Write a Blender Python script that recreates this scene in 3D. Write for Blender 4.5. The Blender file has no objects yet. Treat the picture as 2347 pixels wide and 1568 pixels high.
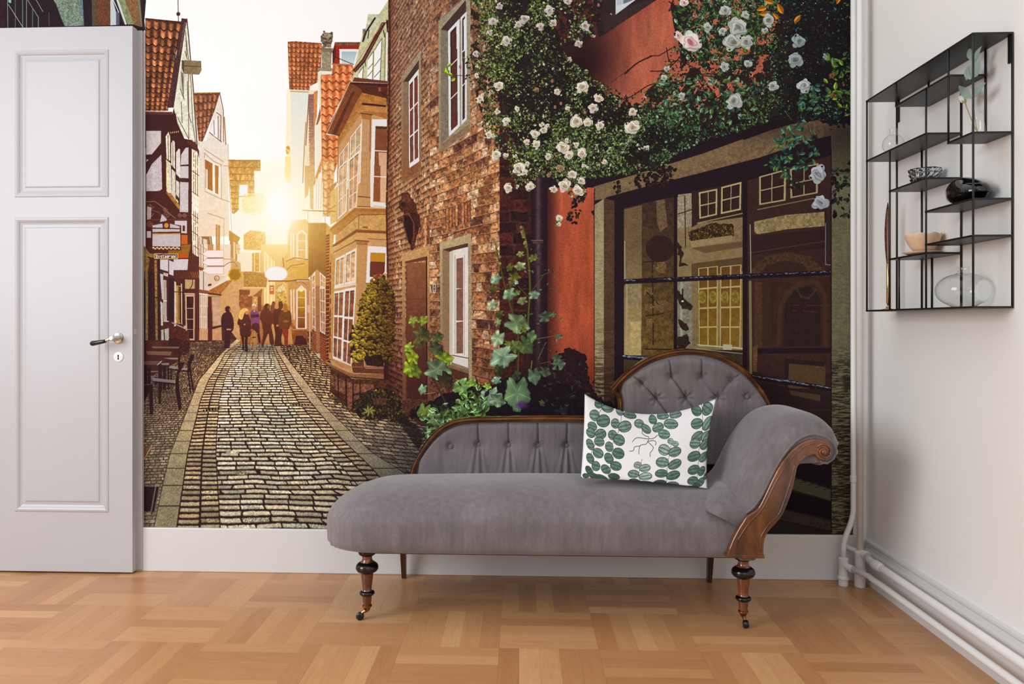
import bpy, bmesh, math, random
import numpy as np
MS=2.0
WORLD,KEY,FILL,EXPO=1.25,104.,16.,0.
import numpy as np, math
# ------------------------------------------------------------------ the printed picture of the wall mural
MX0,MY0,MX1,MY1=-12,-46,1957,1226          # extent of the print, in photograph pixels
S=MS
MW,MH=int((MX1-MX0)*S),int((MY1-MY0)*S)
CV=np.ones((MH,MW,3),np.float32)
rng=np.random.RandomState(7)
LAT=rng.rand(256,256).astype(np.float32)
def f32(a): return np.asarray(a,np.float32)
def smooth(a,b,x):
    t=np.clip((x-a)/(b-a),0,1); return t*t*(3-2*t)
def noise(x,y,s,o=0):
    x=x/s+o*17.3+512; y=y/s+o*9.7+512
    xi=np.floor(x).astype(np.int32); yi=np.floor(y).astype(np.int32)
    fx=x-xi; fy=y-yi; fx=fx*fx*(3-2*fx); fy=fy*fy*(3-2*fy)
    a=LAT[yi&255,xi&255]; b=LAT[yi&255,(xi+1)&255]; c=LAT[(yi+1)&255,xi&255]; d=LAT[(yi+1)&255,(xi+1)&255]
    return (a+(b-a)*fx)*(1-fy)+(c+(d-c)*fx)*fy
def fbm(x,y,s,o=0,k=3):
    t=0;w=.5;n=0
    for i in range(k): t=t+w*noise(x,y,s,o+i*3); n+=w; s/=2.1; w*=.6
    return t/n
def hsh(i,j,s=0):
    i=np.asarray(i).astype(np.int64); j=np.asarray(j).astype(np.int64)
    h=(i*73856093)^(j*19349663)^(int(s)*83492791); h=(h^(h>>13))*1274126177; h=h^(h>>16)
    return ((h&0xffff)/65535.).astype(np.float32)
def col(c): return f32(c)/255.
def mix(a,b,t):
    t=np.asarray(t)
    if t.ndim==2: t=t[...,None]
    return a*(1-t)+b*t
class Reg: pass
def bb(x0,y0,x1,y1):
    ix0=max(0,int((x0-MX0)*S)-1); iy0=max(0,int((y0-MY0)*S)-1)
    ix1=min(MW,int((x1-MX0)*S)+2); iy1=min(MH,int((y1-MY0)*S)+2)
    if ix1<=ix0 or iy1<=iy0: return None
    xs=(np.arange(ix0,ix1,dtype=np.float32)+.5)/S+MX0; ys=(np.arange(iy0,iy1,dtype=np.float32)+.5)/S+MY0
    X,Y=np.meshgrid(xs,ys)
    return (slice(iy0,iy1),slice(ix0,ix1)),X,Y
def inpoly(P,X,Y):
    m=np.zeros(X.shape,bool); xs=X[0]; ys=Y[:,0]
    n=len(P)
    for k in range(n):
        x0,y0=P[k]; x1,y1=P[(k+1)%n]
        if y0==y1: continue
        lo,hi=(y0,y1) if y0<y1 else (y1,y0)
        a=np.searchsorted(ys,lo); b=np.searchsorted(ys,hi)
        if b<=a: continue
        xc=x0+(ys[a:b]-y0)*(x1-x0)/(y1-y0)
        m[a:b]^=xs[None,:]<xc[:,None]
    return m
def blend(sl,m,c,a=1.):
    v=CV[sl]
    if isinstance(a,np.ndarray): w=(m*a)[...,None].astype(np.float32)
    else:
        w=m.astype(np.float32)[...,None]*a
    v[:]=v*(1-w)+c*w
def pts(s,M=None):
    if isinstance(s,str): s=[float(t) for t in s.replace(',',' ').split()]
    p=[(s[i],s[i+1]) for i in range(0,len(s),2)]
    if M: p=[(M[0]+x/M[2],M[1]+y/M[2]) for x,y in p]
    return p
def spl(p,n=6,closed=True):
    out=[];m=len(p)
    rg=range(m) if closed else range(m-1)
    for i in rg:
        if closed: a,b,c,d=p[i-1],p[i],p[(i+1)%m],p[(i+2)%m]
        else: a,b,c,d=p[max(i-1,0)],p[i],p[i+1],p[min(i+2,m-1)]
        for k in range(n):
            t=k/n
            out.append(tuple(.5*((2*b[q])+(-a[q]+c[q])*t+(2*a[q]-5*b[q]+4*c[q]-d[q])*t*t+(-a[q]+3*b[q]-3*c[q]+d[q])*t**3) for q in (0,1)))
    if not closed: out.append(p[-1])
    return out
def poly(s,c,M=None,a=1.,n=.0,ns=5.,c2=None,g=None,curve=False,wob=0):
    """polygon with colour c (or c->c2 along direction g=(x0,y0,x1,y1) in photo px), n noise strength"""
    p=pts(s,M) if not isinstance(s,list) else s
    if curve: p=spl(p)
    xs=[q[0] for q in p]; ys=[q[1] for q in p]
    r=bb(min(xs)-2*wob,min(ys)-2*wob,max(xs)+2*wob,max(ys)+2*wob)
    if r is None: return
    sl,X,Y=r
    if wob:
        m=inpoly(p,X,Y)
        dx=(noise(X,Y,6,41)-.5)*2*wob; dy=(noise(X,Y,6,42)-.5)*2*wob
        iy=np.clip(np.arange(X.shape[0])[:,None]+(dy*S).astype(int),0,X.shape[0]-1); ix=np.clip(np.arange(X.shape[1])[None]+(dx*S).astype(int),0,X.shape[1]-1)
        m=m[iy,ix]
    else: m=inpoly(p,X,Y)
    if callable(c): cc=c(X,Y)
    else:
        cc=col(c)
        if c2 is not None:
            if g is None: g=(0,min(ys),0,max(ys))
            dx,dy=g[2]-g[0],g[3]-g[1]
            t=np.clip(((X-g[0])*dx+(Y-g[1])*dy)/(dx*dx+dy*dy),0,1)
            cc=mix(cc,col(c2),t)
    if n:
        k=1+n*(fbm(X,Y,ns,3)-.5)*2+n*.5*(noise(X,Y,1.3,9)-.5)*2
        cc=np.clip(cc*k[...,None],0,1)
    blend(sl,m,cc,a)
def line(s,w,c,M=None,a=1.,curve=False,n=0):
    p=pts(s,M) if not isinstance(s,list) else s
    if curve: p=spl(p,6,False)
    for (x0,y0),(x1,y1) in zip(p[:-1],p[1:]):
        r=bb(min(x0,x1)-w,min(y0,y1)-w,max(x0,x1)+w,max(y0,y1)+w)
        if r is None: continue
        sl,X,Y=r
        dx,dy=x1-x0,y1-y0; L=dx*dx+dy*dy+1e-9
        t=np.clip(((X-x0)*dx+(Y-y0)*dy)/L,0,1)
        d=np.hypot(X-x0-t*dx,Y-y0-t*dy)
        m=np.clip((w/2-d)*S+.5,0,1)
        cc=col(c)
        if n: m=m*(noise(X,Y,5,2)>n)
        blend(sl,m,cc,a)
def ell(cx,cy,rx,ry,c,a=1.,M=None,soft=0,n=0,ang=0):
    if M: cx,cy,rx,ry=M[0]+cx/M[2],M[1]+cy/M[2],rx/M[2],ry/M[2]
    R=max(rx,ry)*(1+soft)+1
    r=bb(cx-R,cy-R,cx+R,cy+R)
    if r is None: return
    sl,X,Y=r
    dx,dy=X-cx,Y-cy
    if ang: ca,sa=math.cos(ang),math.sin(ang); dx,dy=dx*ca+dy*sa,-dx*sa+dy*ca
    d=np.hypot(dx/rx,dy/ry)
    if soft: m=1-smooth(1-soft,1+soft,d)
    else: m=np.clip((1-d)*min(rx,ry)*S+.5,0,1)
    cc=col(c)
    if n: cc=np.clip(cc*(1+n*(fbm(X,Y,4,1)-.5)*2)[...,None],0,1)
    blend(sl,m,cc,a)
def homog(q):
    A=[];B=[]
    for (x,y),(u,v) in zip(q,((0,0),(1,0),(1,1),(0,1))):
        A.append([x,y,1,0,0,0,-u*x,-u*y]);B.append(u)
        A.append([0,0,0,x,y,1,-v*x,-v*y]);B.append(v)
    h=np.linalg.solve(np.array(A,float),np.array(B,float))
    return h
def quad(s,fn,M=None,a=1.,clip=None):
    """four corners TL TR BR BL; fn(u,v,X,Y)->rgb or (rgb,mask)"""
    q=pts(s,M); h=homog(q)
    P=pts(clip,M) if clip is not None else q
    xs=[p[0] for p in P]; ys=[p[1] for p in P]
    r=bb(min(xs),min(ys),max(xs),max(ys))
    if r is None: return
    sl,X,Y=r
    m=inpoly(P,X,Y)
    w=h[6]*X+h[7]*Y+1; u=(h[0]*X+h[1]*Y+h[2])/w; v=(h[3]*X+h[4]*Y+h[5])/w
    o=fn(u,v,X,Y)
    if isinstance(o,tuple): m=m*o[1]; o=o[0]
    blend(sl,m,o,a)
def fr(x): return x-np.floor(x)
def tiles(nc,nr,dark,lite,shade=(50,30,30),wave=.16,ph=.3,jit=.25):
    dark,lite,shade=col(dark),col(lite),col(shade)
    def f(u,v,X,Y):
        c=u*nc; r=v*nr+wave*np.sin(2*np.pi*(c+ph)); ri=np.floor(r); ci=np.floor(c)
        fx=fr(c); fy=fr(r)
        rg=np.clip(.5+.62*np.cos(2*np.pi*(fx-.35)),0,1)
        o=mix(dark,lite,rg*(.55+.45*fy))
        o=o*(1+jit*(hsh(ci,ri,3)-.5)*2)[...,None]*(1+.3*(fbm(X,Y,4,5)-.5)*2)[...,None]
        return np.clip(mix(o,shade,(1-smooth(.1,.26,fy))*.92),0,1)
    return f
def win(s,M=None,frame=(235,230,225),pane=(110,70,50),nc=2,nr=3,b=.09,m=.05,bt=None,mt=None,pane2=None,n=.15,refl=None,hs=None):
    bt=b if bt is None else bt; mt=m if mt is None else mt
    F,Pn=col(frame),col(pane); P2=col(pane2) if pane2 else Pn
    def f(u,v,X,Y):
        fm=(u<b)|(u>1-b)|(v<bt)|(v>1-bt)
        uu=(u-b)/(1-2*b)*nc; vv=(v-bt)/(1-2*bt)*nr
        hu=np.abs(uu-np.round(uu)); hv=np.abs(vv-np.round(vv))
        mu=((hu<m*nc/2)&(uu>.5)&(uu<nc-.5))
        mv=((hv<mt*nr/2)&(vv>.5)&(vv<nr-.5))
        o=mix(Pn,P2,np.clip(v,0,1))+0*X[...,None]
        o=o*(1+n*(fbm(X,Y,9,4)-.5)*2)[...,None]
        if refl is not None:
            o=mix(o,col(refl),(noise(X+Y*.2,Y*.25,7,12)>.55)*.8)
        # thin shadow beside frame members
        sh=((u<b*1.5)|(v<bt*1.45))&~fm
        o=mix(o,o*.6,sh*1.)
        o=mix(o,F*(1+.06*(noise(X,Y,3,2)-.5))[...,None],(fm|mu|mv)*1.)
        return np.clip(o,0,1)
    quad(s,f,M)
def pal(c,h):
    c=[col(k) for k in c]; n=len(c); idx=np.minimum((h*n).astype(int),n-1)
    return np.stack(c)[idx]
def leaf(x,y,L,W,ang,c,k=1.25,rib=True):
    R=L*.6+1
    r=bb(x-R,y-R,x+R,y+R)
    if r is None: return
    sl,X,Y=r
    ca,sa=math.cos(ang),math.sin(ang); dx,dy=X-x,Y-y
    u=(dx*ca+dy*sa)/(L*.5); v=(-dx*sa+dy*ca)/(W*.5)
    m=np.abs(v)<(1-u*u)*(1-.25*u)
    m&=np.abs(u)<1
    cc=col(c)*np.where(v<0,k,.82)[...,None]
    if rib: cc=cc*np.where(np.abs(v)<.13,.75,1)[...,None]
    blend(sl,m,np.clip(cc,0,1))
def bleaf(x,y,R,ang,c,lobes=5,k=1.,sq=.8):
    """big lobed leaf"""
    r=bb(x-R*1.1,y-R*1.1,x+R*1.1,y+R*1.1)
    if r is None: return
    sl,X,Y=r
    ca,sa=math.cos(ang),math.sin(ang); dx,dy=X-x,Y-y
    u=(dx*ca+dy*sa); v=(-dx*sa+dy*ca)/sq
    th=np.arctan2(v,u); d=np.hypot(u,v)/R
    rr=.84+.075*np.cos(th*lobes)+.018*np.cos(th*23+x)+.03*np.cos(th*13+y)-.34*smooth(2.5,3.14,np.abs(th))+.07*(noise(X,Y,R*.4,11)-.5)
    m=d<rr
    vein=np.abs(np.sin(th*lobes/2))
    sh=.72+.5*noise(X,Y,R*.35,5)+.16*np.cos(th*lobes)*d+.26*(ca*dy-sa*dx)/R
    sh=sh*np.where((vein<.07/(d+.15))&(d>.08),1.22,1)
    cc=np.clip(col(c)*(sh*k)[...,None],0,1)
    blend(sl,m,cc)
    blend(sl,m&(d>rr-.08),cc*.7,.5)
def rose(x,y,R,c=(235,225,220),core=(215,185,175),ph=0,dk=.55):
    r=bb(x-R*1.15,y-R*1.15,x+R*1.15,y+R*1.15)
    if r is None: return
    sl,X,Y=r
    dx,dy=X-x,(Y-y)*1.08
    dx=dx+(noise(X,Y,R*.5,6)-.5)*R*.35; dy=dy+(noise(X,Y,R*.5,7)-.5)*R*.35
    th=np.arctan2(dy,dx)+ph; d=np.hypot(dx,dy)/R
    rr=.88+.09*np.abs(np.cos(th*2.5))+.05*np.cos(th*3+ph*7)
    m=d<rr
    wb_=.22*np.cos(th*2.5+ph*3)+.5*(noise(X,Y,R*.45,19)-.5)
    sp=fr(d*2.1+th/(2*np.pi)+wb_)
    sh=dk+(1-dk)*smooth(0,.5,sp)
    sh=sh*(1.03-.16*smooth(-.2,1.,(dx*.35+dy*.9)/R))*(1-.14*smooth(.35,.0,d))
    cc=mix(col(core),col(c),smooth(.1,.6,d))*(sh)[...,None]
    blend(sl,m,np.clip(cc,0,1))
def bush(P,n,cols,L=(5,11),asp=.5,seed=1,base=None,dens=None,jit=25,dirn=None):
    """leaves scattered inside polygon P"""
    r=np.random.RandomState(seed)
    xs=[p[0] for p in P]; ys=[p[1] for p in P]; x0,x1,y0,y1=min(xs),max(xs),min(ys),max(ys)
    k=0; tries=0
    while k<n and tries<n*8:
        tries+=1
        x=r.uniform(x0,x1); y=r.uniform(y0,y1)
        ins=False
        for i in range(len(P)):
            xa,ya=P[i]; xb,yb=P[(i+1)%len(P)]
            if (ya>y)!=(yb>y) and x<xa+(y-ya)*(xb-xa)/(yb-ya): ins=not ins
        if not ins: continue
        if dens is not None and r.rand()>dens(x,y): continue
        c=cols(x,y,r) if callable(cols) else cols[r.randint(len(cols))]
        j=1+r.uniform(-.18,.18); c=tuple(min(255,max(0,v*j)) for v in c)
        l=r.uniform(*L); leaf(x,y,l,l*r.uniform(asp*.7,asp*1.3),r.uniform(0,6.28) if dirn is None else r.normal(dirn,.6),c)
        k+=1
A=(0,0,3.016);B=(320,0,4.613);C_=(320,300,4.613);D=(320,580,4.127);E=(320,900,3.556);F=(600,60,4.356);G=(500,380,4.126);H=(700,560,3.564)
I=(880,0,3.734);J=(880,400,2.7025);K=(1040,0,3.0146);L=(1480,0,3.0146);M=(1220,360,2.904);N=(1080,500,3.268);O=(1700,820,2.96)
Q=(325,560,7.127);R=(325,740,7.127);T=(480,660,7.823);U=(0,0,6.803);V=(1420,640,4.346);W=(920,840,4.89)
BR=(78,36,34); CR=(232,226,205); WH=(214,204,200)
# ---- sky
poly('-20 -20 1000 -20 1000 900 -20 900',(252,252,251))
poly('300 -20 900 -20 700 300',(246,247,246),c2=(253,253,252),g=(330,0,600,120))
def glowbg(X,Y):
    d=np.hypot((X-640)/1.0,(Y-475)/1.25)
    return mix(col((253,253,252)),col((255,240,196)),np.exp(-(d/150)**2)*smooth(330,450,Y)*smooth(760,700,X)*smooth(521,560,X))
poly('520 300 760 300 760 720 520 720',glowbg)
# ---- ground sheet first (street), overpainted by houses
def groundrow(Y,c=9200.): return -c/np.maximum(Y-350,20.)*1.0
def interp(Y,tab):
    ys=[t[0] for t in tab]; xs=[t[1] for t in tab]
    return np.interp(Y,ys,xs).astype(np.float32)
CL=[(700,600),(779,541),(810,507),(834,487),(871,456),(919,437),(1042,389),(1110,373),(1226,349)]
CL2=[(700,612),(779,553),(810,516),(834,503),(871,478),(919,459),(1042,429),(1110,419),(1226,402)]
G1=[(700,618),(779,566),(810,530),(834,516),(871,496),(919,481),(1004,468),(1042,463),(1226,457)]
G2=[(700,624),(779,580),(810,543),(834,531),(871,515),(919,503),(1004,497),(1042,496),(1226,507)]
R2=[(700,606),(779,612),(810,622),(834,629),(871,643),(922,660),(1004,722),(1057,770),(1108,815),(1226,915)]
R1=[(700,612),(779,618),(810,629),(834,640),(871,657),(922,684),(1004,752),(1057,805),(1108,850),(1226,960)]
RL=[(700,616),(779,624),(810,637),(834,652),(871,674),(922,712),(1004,781),(1069,849),(1094,871),(1226,985)]
RR=[(700,622),(779,634),(810,650),(834,668),(871,698),(928,742),(967,781),(1035,849),(1086,930),(1226,1080)]
def cob(La,Lb,nc,pk,sc=1.,mort=(58,34,34),seed=0,bond=.5,bright=1.,mw=.1,tint=None,dk=.22):
    ys=[850,1226]
    P=[(interp(y,La)[()],y) for y in range(770,1228,8)]+[(interp(y,Lb)[()],y) for y in range(1226,768,-8)]
    def f(X,Y):
        a=interp(Y,La); b=interp(Y,Lb)
        u=(X-a)/(b-a+1e-6)
        yy=Y+ (3.2*(noise(X,Y,60,seed)-.5)+ (u-.5)*(u-.5)*0) *(Y-700)/200
        r=-51000.*sc/np.maximum(yy-350,20.)
        ri=np.floor(r); fv=fr(r)
        c=u*nc+bond*fr(ri*.5)*1.0+(hsh(ri,ri*0+5,seed)-.5)*.5*(bond>0)
        c=c+.10*(noise(X,Y,14,seed+3)-.5)*2*(bond>0)
        ci=np.floor(c); fu=fr(c)
        px=(b-a)/nc; 
        # distance to joints in px
        pv=np.maximum((yy-350)**2/(51000.*sc),1.)
        du=np.minimum(fu,1-fu)*px; dv=np.minimum(fv,1-fv)*pv
        wj=(Y-700)/520*3.4*(mw/.1)+.15
        rad=np.minimum(pv*.34,px*.3)
        cx=np.maximum(rad-du,0); cy=np.maximum(rad-dv,0)
        d=rad-np.hypot(cx,cy)+np.minimum(0,0)
        d=np.minimum(np.minimum(du,dv),d)
        d=d+(noise(X,Y,3.5,seed+8)-.5)*1.6*(Y-700)/500
        stone=smooth(wj*.3,wj*.35+.9+wj*.25,d); stone=np.maximum(stone,.5*smooth(905,800,Y)*smooth(0,.6,d))
        h=hsh(ci,ri,seed)
        base=pk(X,Y)
        t=(.84+.3*h)*(1+.16*(fbm(X,Y,5,seed+2)-.5)*2+.30*(noise(X,Y,1.5,7)-.5))
        t=t*(1.12-.26*smooth(.5,1.,fv))*(.74+.34*smooth(0,.42,d/np.maximum(np.minimum(pv,px),1)))
        t=np.where(hsh(ci,ri,seed+9)>.86,t*(.72+.6*noise(X,Y,2.2,3)),t)
        o=base*t[...,None]
        # slight hue change
        hh=hsh(ci,ri,seed+4)[...,None]
        o=o*mix(col((262,252,240)),col((246,256,262)),hh)
        return np.clip(mix(col(mort),o,stone),0,1)
    poly(P,f)
def pkroad(X,Y):
    c=mix(col((252,232,194)),col((176,170,148)),smooth(840,1110,Y))
    c=mix(c,col((190,188,164)),smooth(.0,1.,np.exp(-((X-620)/120)**2-((Y-1000)/90)**2))*.8)
    c=mix(c,col((132,138,124)),smooth(640,900,X)*smooth(980,1200,Y)*.8)
    return c
def pkside(X,Y):
    c=mix(col((214,178,128)),col((158,148,128)),smooth(820,1080,Y))
    c=mix(c,col((96,86,80)),smooth(800,980,X)*smooth(860,1000,Y)*.75)
    return c
def pkleft(X,Y):
    c=mix(col((216,184,134)),col((158,150,126)),smooth(810,1050,Y))
    return mix(c,col((124,112,96)),smooth(440,330,X)*.4)
SL=[(700,330),(1226,300)]
poly('300 770 1240 770 1240 1230 300 1230',(90,60,50))
def leftside(X,Y):
    r=-78000./np.maximum(Y+ (X-400)*.04-350,20.); ri=np.floor(r); fv=fr(r)
    sc=(Y-700)/30.
    c=(X-interp(Y,CL))/np.maximum(sc,1.)+.5*fr(ri*.5)+hsh(ri,ri*0,3)*.6+.15*(noise(X,Y,9,3)-.5)
    ci=np.floor(c); fu=fr(c)
    d=np.minimum(np.minimum(fu,1-fu)*sc*1.0,np.minimum(fv,1-fv)*(Y-350)**2/78000.)
    st=smooth(.35,1.5,d+(noise(X,Y,2.5,1)-.5)*1.2)
    o=pkleft(X,Y)*((.8+.4*hsh(ci,ri,1))*(1+.4*(noise(X,Y,1.6,7)-.5)))[...,None]
    return np.clip(mix(col((84,56,42)),o,st),0,1)
poly([(300,770),(560,770)]+[(interp(y,CL)[()],y) for y in range(778,1228,8)]+[(300,1228)],leftside)
RB=[(700,700),(800,742),(860,758),(930,762),(960,800),(1000,990),(1226,1300)]
def rightside(X,Y):
    r=-62000./np.maximum(Y-(X-760)*.10-300,20.); ri=np.floor(r); fv=fr(r)
    sc=np.maximum((Y-690)/15.,1.)
    c=(X-interp(Y,RR))/sc+.5*fr(ri*.5)+hsh(ri,ri*0,6)*.6+.2*(noise(X,Y,9,3)-.5)
    ci=np.floor(c); fu=fr(c)
    d=np.minimum(np.minimum(fu,1-fu)*sc,np.minimum(fv,1-fv)*(Y-300)**2/62000.)
    st=smooth(.4,1.7,d+(noise(X,Y,2.5,1)-.5)*1.4)
    o=pkside(X,Y)*((.8+.45*hsh(ci,ri,1))*(1+.4*(noise(X,Y,1.6,7)-.5)))[...,None]
    return np.clip(mix(col((54,34,36)),o,st),0,1)
poly([(interp(y,RR)[()],y) for y in range(700,1228,8)]+[(1240,1228),(1240,700)],rightside)
cob(G2,R2,6.3,pkroad,seed=11)
cob(CL2,G1,1,lambda X,Y:pkroad(X,Y)*f32((.88,.82,.76)),bond=0,seed=12,mw=.11)
cob(G1,G2,1,lambda X,Y:pkroad(X,Y)*f32((.92,.88,.82)),bond=0,seed=13,mw=.11)
cob(R2,R1,1,lambda X,Y:pkroad(X,Y)*f32((.95,.92,.88)),bond=0,seed=14)
cob(R1,RL,1,lambda X,Y:pkroad(X,Y)*f32((.85,.8,.75)),bond=0,seed=15)
def curb(a,b,c0,c1):
    P=[(interp(y,a)[()],y) for y in range(765,1228,8)]+[(interp(y,b)[()],y) for y in range(1226,764,-8)]
    def f(X,Y):
        o=mix(col(c0),col(c1),smooth(800,1150,Y))*(1+.34*(noise(X,Y,1.7,3)-.5)+.16*(fbm(X,Y,14,5)-.5))[...,None]
        r=-5200/np.maximum(Y+X*.0-640,60); j=np.abs(fr(r)-.5)
        o=np.where((j>.47)[...,None],o*.45,o)
        return np.clip(o,0,1)
    poly(P,f)
curb(CL,CL2,(226,198,152),(150,141,112)); curb(RL,RR,(214,186,146),(132,128,110))
for tab in (CL2,RR,RL):
    line([(float(interp(y,tab)),y) for y in range(800,1228,10)],1.6,(64,36,34),a=.85)
line([(float(interp(y,CL)),y) for y in range(800,1228,10)],2,(64,36,34),a=.7)
dkr=lambda X,Y: col((40,26,30))+0*X[...,None]
def lift(c,a):
    return lambda X,Y: col(c)+0*X[...,None]
def softblob(cx,cy,rx,ry,c,a):
    r=bb(cx-rx*2.2,cy-ry*2.2,cx+rx*2.2,cy+ry*2.2)
    sl,X,Y=r
    m=np.exp(-((X-cx)/rx)**2-((Y-cy)/ry)**2)*a
    v=CV[sl]; cc=col(c); v[:]=1-(1-v)*(1-cc*m[...,None])
def dimblob(cx,cy,rx,ry,a,c=(40,22,28)):
    r=bb(cx-rx*2.4,cy-ry*2.4,cx+rx*2.4,cy+ry*2.4)
    sl,X,Y=r
    m=np.clip(np.exp(-((X-cx)/rx)**2-((Y-cy)/ry)**2)*a,0,1)
    v=CV[sl]; v[:]=mix(v,v*.25+col(c)*.5,m)
# drains, manhole, plate, wooden sign
poly('480 160 650 118 672 118 672 140 500 165',(150,135,110),E); 
for k in range(6): poly([(E[0]+(515+k*24)/E[2],E[1]+(140-k*4)/E[2]),(E[0]+(530+k*24)/E[2],E[1]+(138-k*4)/E[2]),(E[0]+(530+k*24)/E[2],E[1]+(158-k*4)/E[2]),(E[0]+(515+k*24)/E[2],E[1]+(160-k*4)/E[2])],(50,32,34))
poly('1215 90 1390 92 1400 110 1235 108',(160,140,112),E)
for k in range(6): poly([(E[0]+(1245+k*24)/E[2],E[1]+93/E[2]),(E[0]+(1258+k*24)/E[2],E[1]+93/E[2]),(E[0]+(1262+k*24)/E[2],E[1]+107/E[2]),(E[0]+(1249+k*24)/E[2],E[1]+107/E[2])],(54,34,34))
ell(757,490,55,18,(190,186,160),M=E,n=.5); ell(830,655,52,20,(150,140,118),M=E,n=.6)
poly('0 765 165 770 125 968 0 968',(48,30,36),E,n=.4,ns=2); line('130 770 95 965',3,(120,110,96),E); line('160 772 122 965',1.2,(150,140,120),E)
poly('0 432 100 432 20 575 0 575',(128,92,62),E,n=.2); line('100 432 20 575',1.6,(200,180,160),E)
# ---- far left dark house above / behind door
poly('-15 -15 336 -15 330 60 330 1226 -15 1226',(46,31,38),n=.15,ns=30)
poly('0 0 70 0 70 476 0 476',(58,34,36),U,n=.2)
line('118 0 122 476',1.4,(150,160,148),U);line('238 0 240 476',1.6,(96,120,116),U);line('352 0 354 476',2.2,(104,128,124),U);line('413 0 413 476',1.6,(150,150,132),U)
line('130 70 360 430',1.2,(190,196,190),U);line('508 130 508 476',1.8,(100,126,116),U);line('430 0 598 270 598 476',1.8,(140,146,128),U);line('565 0 670 185',1,(190,190,186),U)
poly('130 0 175 0 175 50 135 40',(150,190,190),U);line('762 190 765 400',1,(130,110,80),U)
poly('835 0 1290 0 1310 400 1010 410 960 300 880 80',(128,142,126),U,n=.35,ns=3)
poly('1240 0 1290 0 1305 300 1260 200',(110,130,140),U,n=.2)
poly('1430 0 1490 0 1490 400 1435 400',(92,86,66),U,n=.2)
def shing(dk,lt,ax=1,p=3.4):
    def f(X,Y):
        a=fr((X*1.0+Y*1.0*ax)/p*.9); b=fr((X*.55-Y*.3*ax)/p)
        t=smooth(.1,.6,a)*(.75+.25*b)
        return mix(col(dk),col(lt),t)*(1+.3*(noise(X,Y,3,1)-.5))[...,None]
    return f
poly('1490 0 1720 0 1720 395 1490 400',shing((78,42,32),(142,96,62),-.6),U)
poly('1720 0 1760 0 1810 190 1810 390 1722 395',(196,206,204),U); poly('1810 180 1860 180 1860 390 1810 390',(98,98,122),U)
line('1765 0 1850 190',2,(210,220,214),U);line('1790 0 1870 160',1.4,(70,50,50),U);line('1830 0 1960 370',5,(205,214,206),U);line('1870 200 1930 370',3,(60,44,46),U)
poly('1845 0 1950 0 2090 380 1990 380',(140,146,108),U,n=.25)
poly('1950 0 2145 0 2190 420 2090 385',shing((110,74,46),(170,128,84),-.7),U)
poly('2145 0 2185 0 2225 420 2195 420',(130,130,104),U);poly('2185 0 2225 0 2265 476 2225 470',(56,34,38),U)
# ---- house one (timber frame)
quad('60 190 440 228 300 1175 62 1172',tiles(4.6,15.6,(96,54,40),(208,138,84),(56,32,34),wave=.13,jit=.3),B)
poly('60 192 440 228 432 250 60 210',(78,46,38),B,n=.3)
poly('440 228 405 400 330 900 290 1140 330 1140 420 600 500 240',(70,40,40),B)
poly('383 560 500 195 540 640 560 900 640 1568 520 1480 430 1420 385 1320 360 1150',(226,226,204),B,n=.12)
poly('440 700 480 780 470 1000 420 940',(198,200,180),B)
for p in ('500 200 520 400 540 640 565 900 610 1568','478 300 520 640 545 900 560 1300 600 1568'):
    line(p,2.2 if p[0]=='5' else 1.2,(92,52,44),B)
for p in ('490 400 500 600','440 760 450 860 465 1040','480 540 505 630','430 940 470 1050','505 860 515 1180 545 1300','400 1240 520 1470','380 1200 400 1330 440 1400','515 780 520 1470','440 1080 450 1300'):
    line(p,1.5,(96,62,50),B,a=.9)
poly('450 770 462 770 465 1000 455 990',(120,96,84),B)
poly('443 193 505 200 485 290 415 760 360 1140 296 1133 335 900 400 500',(88,54,54),B,n=.3,ns=3)
poly('470 232 500 240 440 520 410 600',(160,140,132),B,a=.35,n=.5,ns=2)
poly('470 636 650 645 655 740 630 790 470 780',(146,126,94),B,n=.14); poly('470 692 648 702 650 708 470 700',(90,66,52),B); poly('445 636 470 640 470 780 445 720',(92,80,72),B)
line('405 0 411 225',1.6,(70,46,44),B); ell(409,148,21,21,(84,50,46),M=B)
poly('60 1175 345 1182 345 1215 60 1210',(100,56,48),B); line('60 1180 340 1184',1,(190,160,140),B)
poly('60 1210 345 1215 360 1140 400 1300 480 1480 530 1568 60 1568',(74,36,36),B)
poly('65 0 0 0',(0,0,0)) if 0 else None
# body brown
poly('62 0 560 100 640 300 720 930 640 980 620 1568 62 1568',BR,C_,n=.1,ns=8)
poly('70 0 225 0 225 130 130 248 70 252',(206,196,196),C_,n=.08,ns=4)
poly('230 250 238 615 210 635 70 638 70 465 130 350',(200,190,192),C_,n=.1,ns=4)
poly('75 300 95 305 70 330',(200,190,190),C_)
poly('275 60 305 10 322 60 325 320 285 295',CR,C_,n=.15); line('300 50 305 310',1.6,(110,70,60),C_); 
poly('335 130 355 100 372 120 375 405 335 360',CR,C_,n=.12); line('352 120 352 380',1.4,(110,70,60),C_)
poly('385 230 415 185 430 200 428 500 385 455',(226,216,206),C_,n=.08)
for p in ('280 300 330 345 340 690 285 640','338 400 378 440 380 740 342 700','385 520 420 545 418 715 385 670','385 715 410 745 408 775 383 745'): poly(p,(216,208,192),C_,n=.1)
poly('280 300 300 320 310 650 283 640',(226,214,160),C_,n=.2)
poly('485 180 516 175 516 355 432 360 440 250',(208,200,202),C_,n=.06); poly('428 375 516 373 516 500 428 498',(206,198,200),C_,n=.06)
poly('428 540 516 545 514 860 425 858',(204,196,198),C_,n=.08,ns=3)
for i in range(5): ell(330-i*2+i*22,20+i*-3+i*0,5,9,(230,190,120),M=C_)
poly('275 650 330 660 425 790 420 840',(170,116,52),C_,n=.3,ns=3)
poly('505 105 590 118 670 308 640 308 560 170 500 130',(98,50,40),C_,n=.1)
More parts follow.
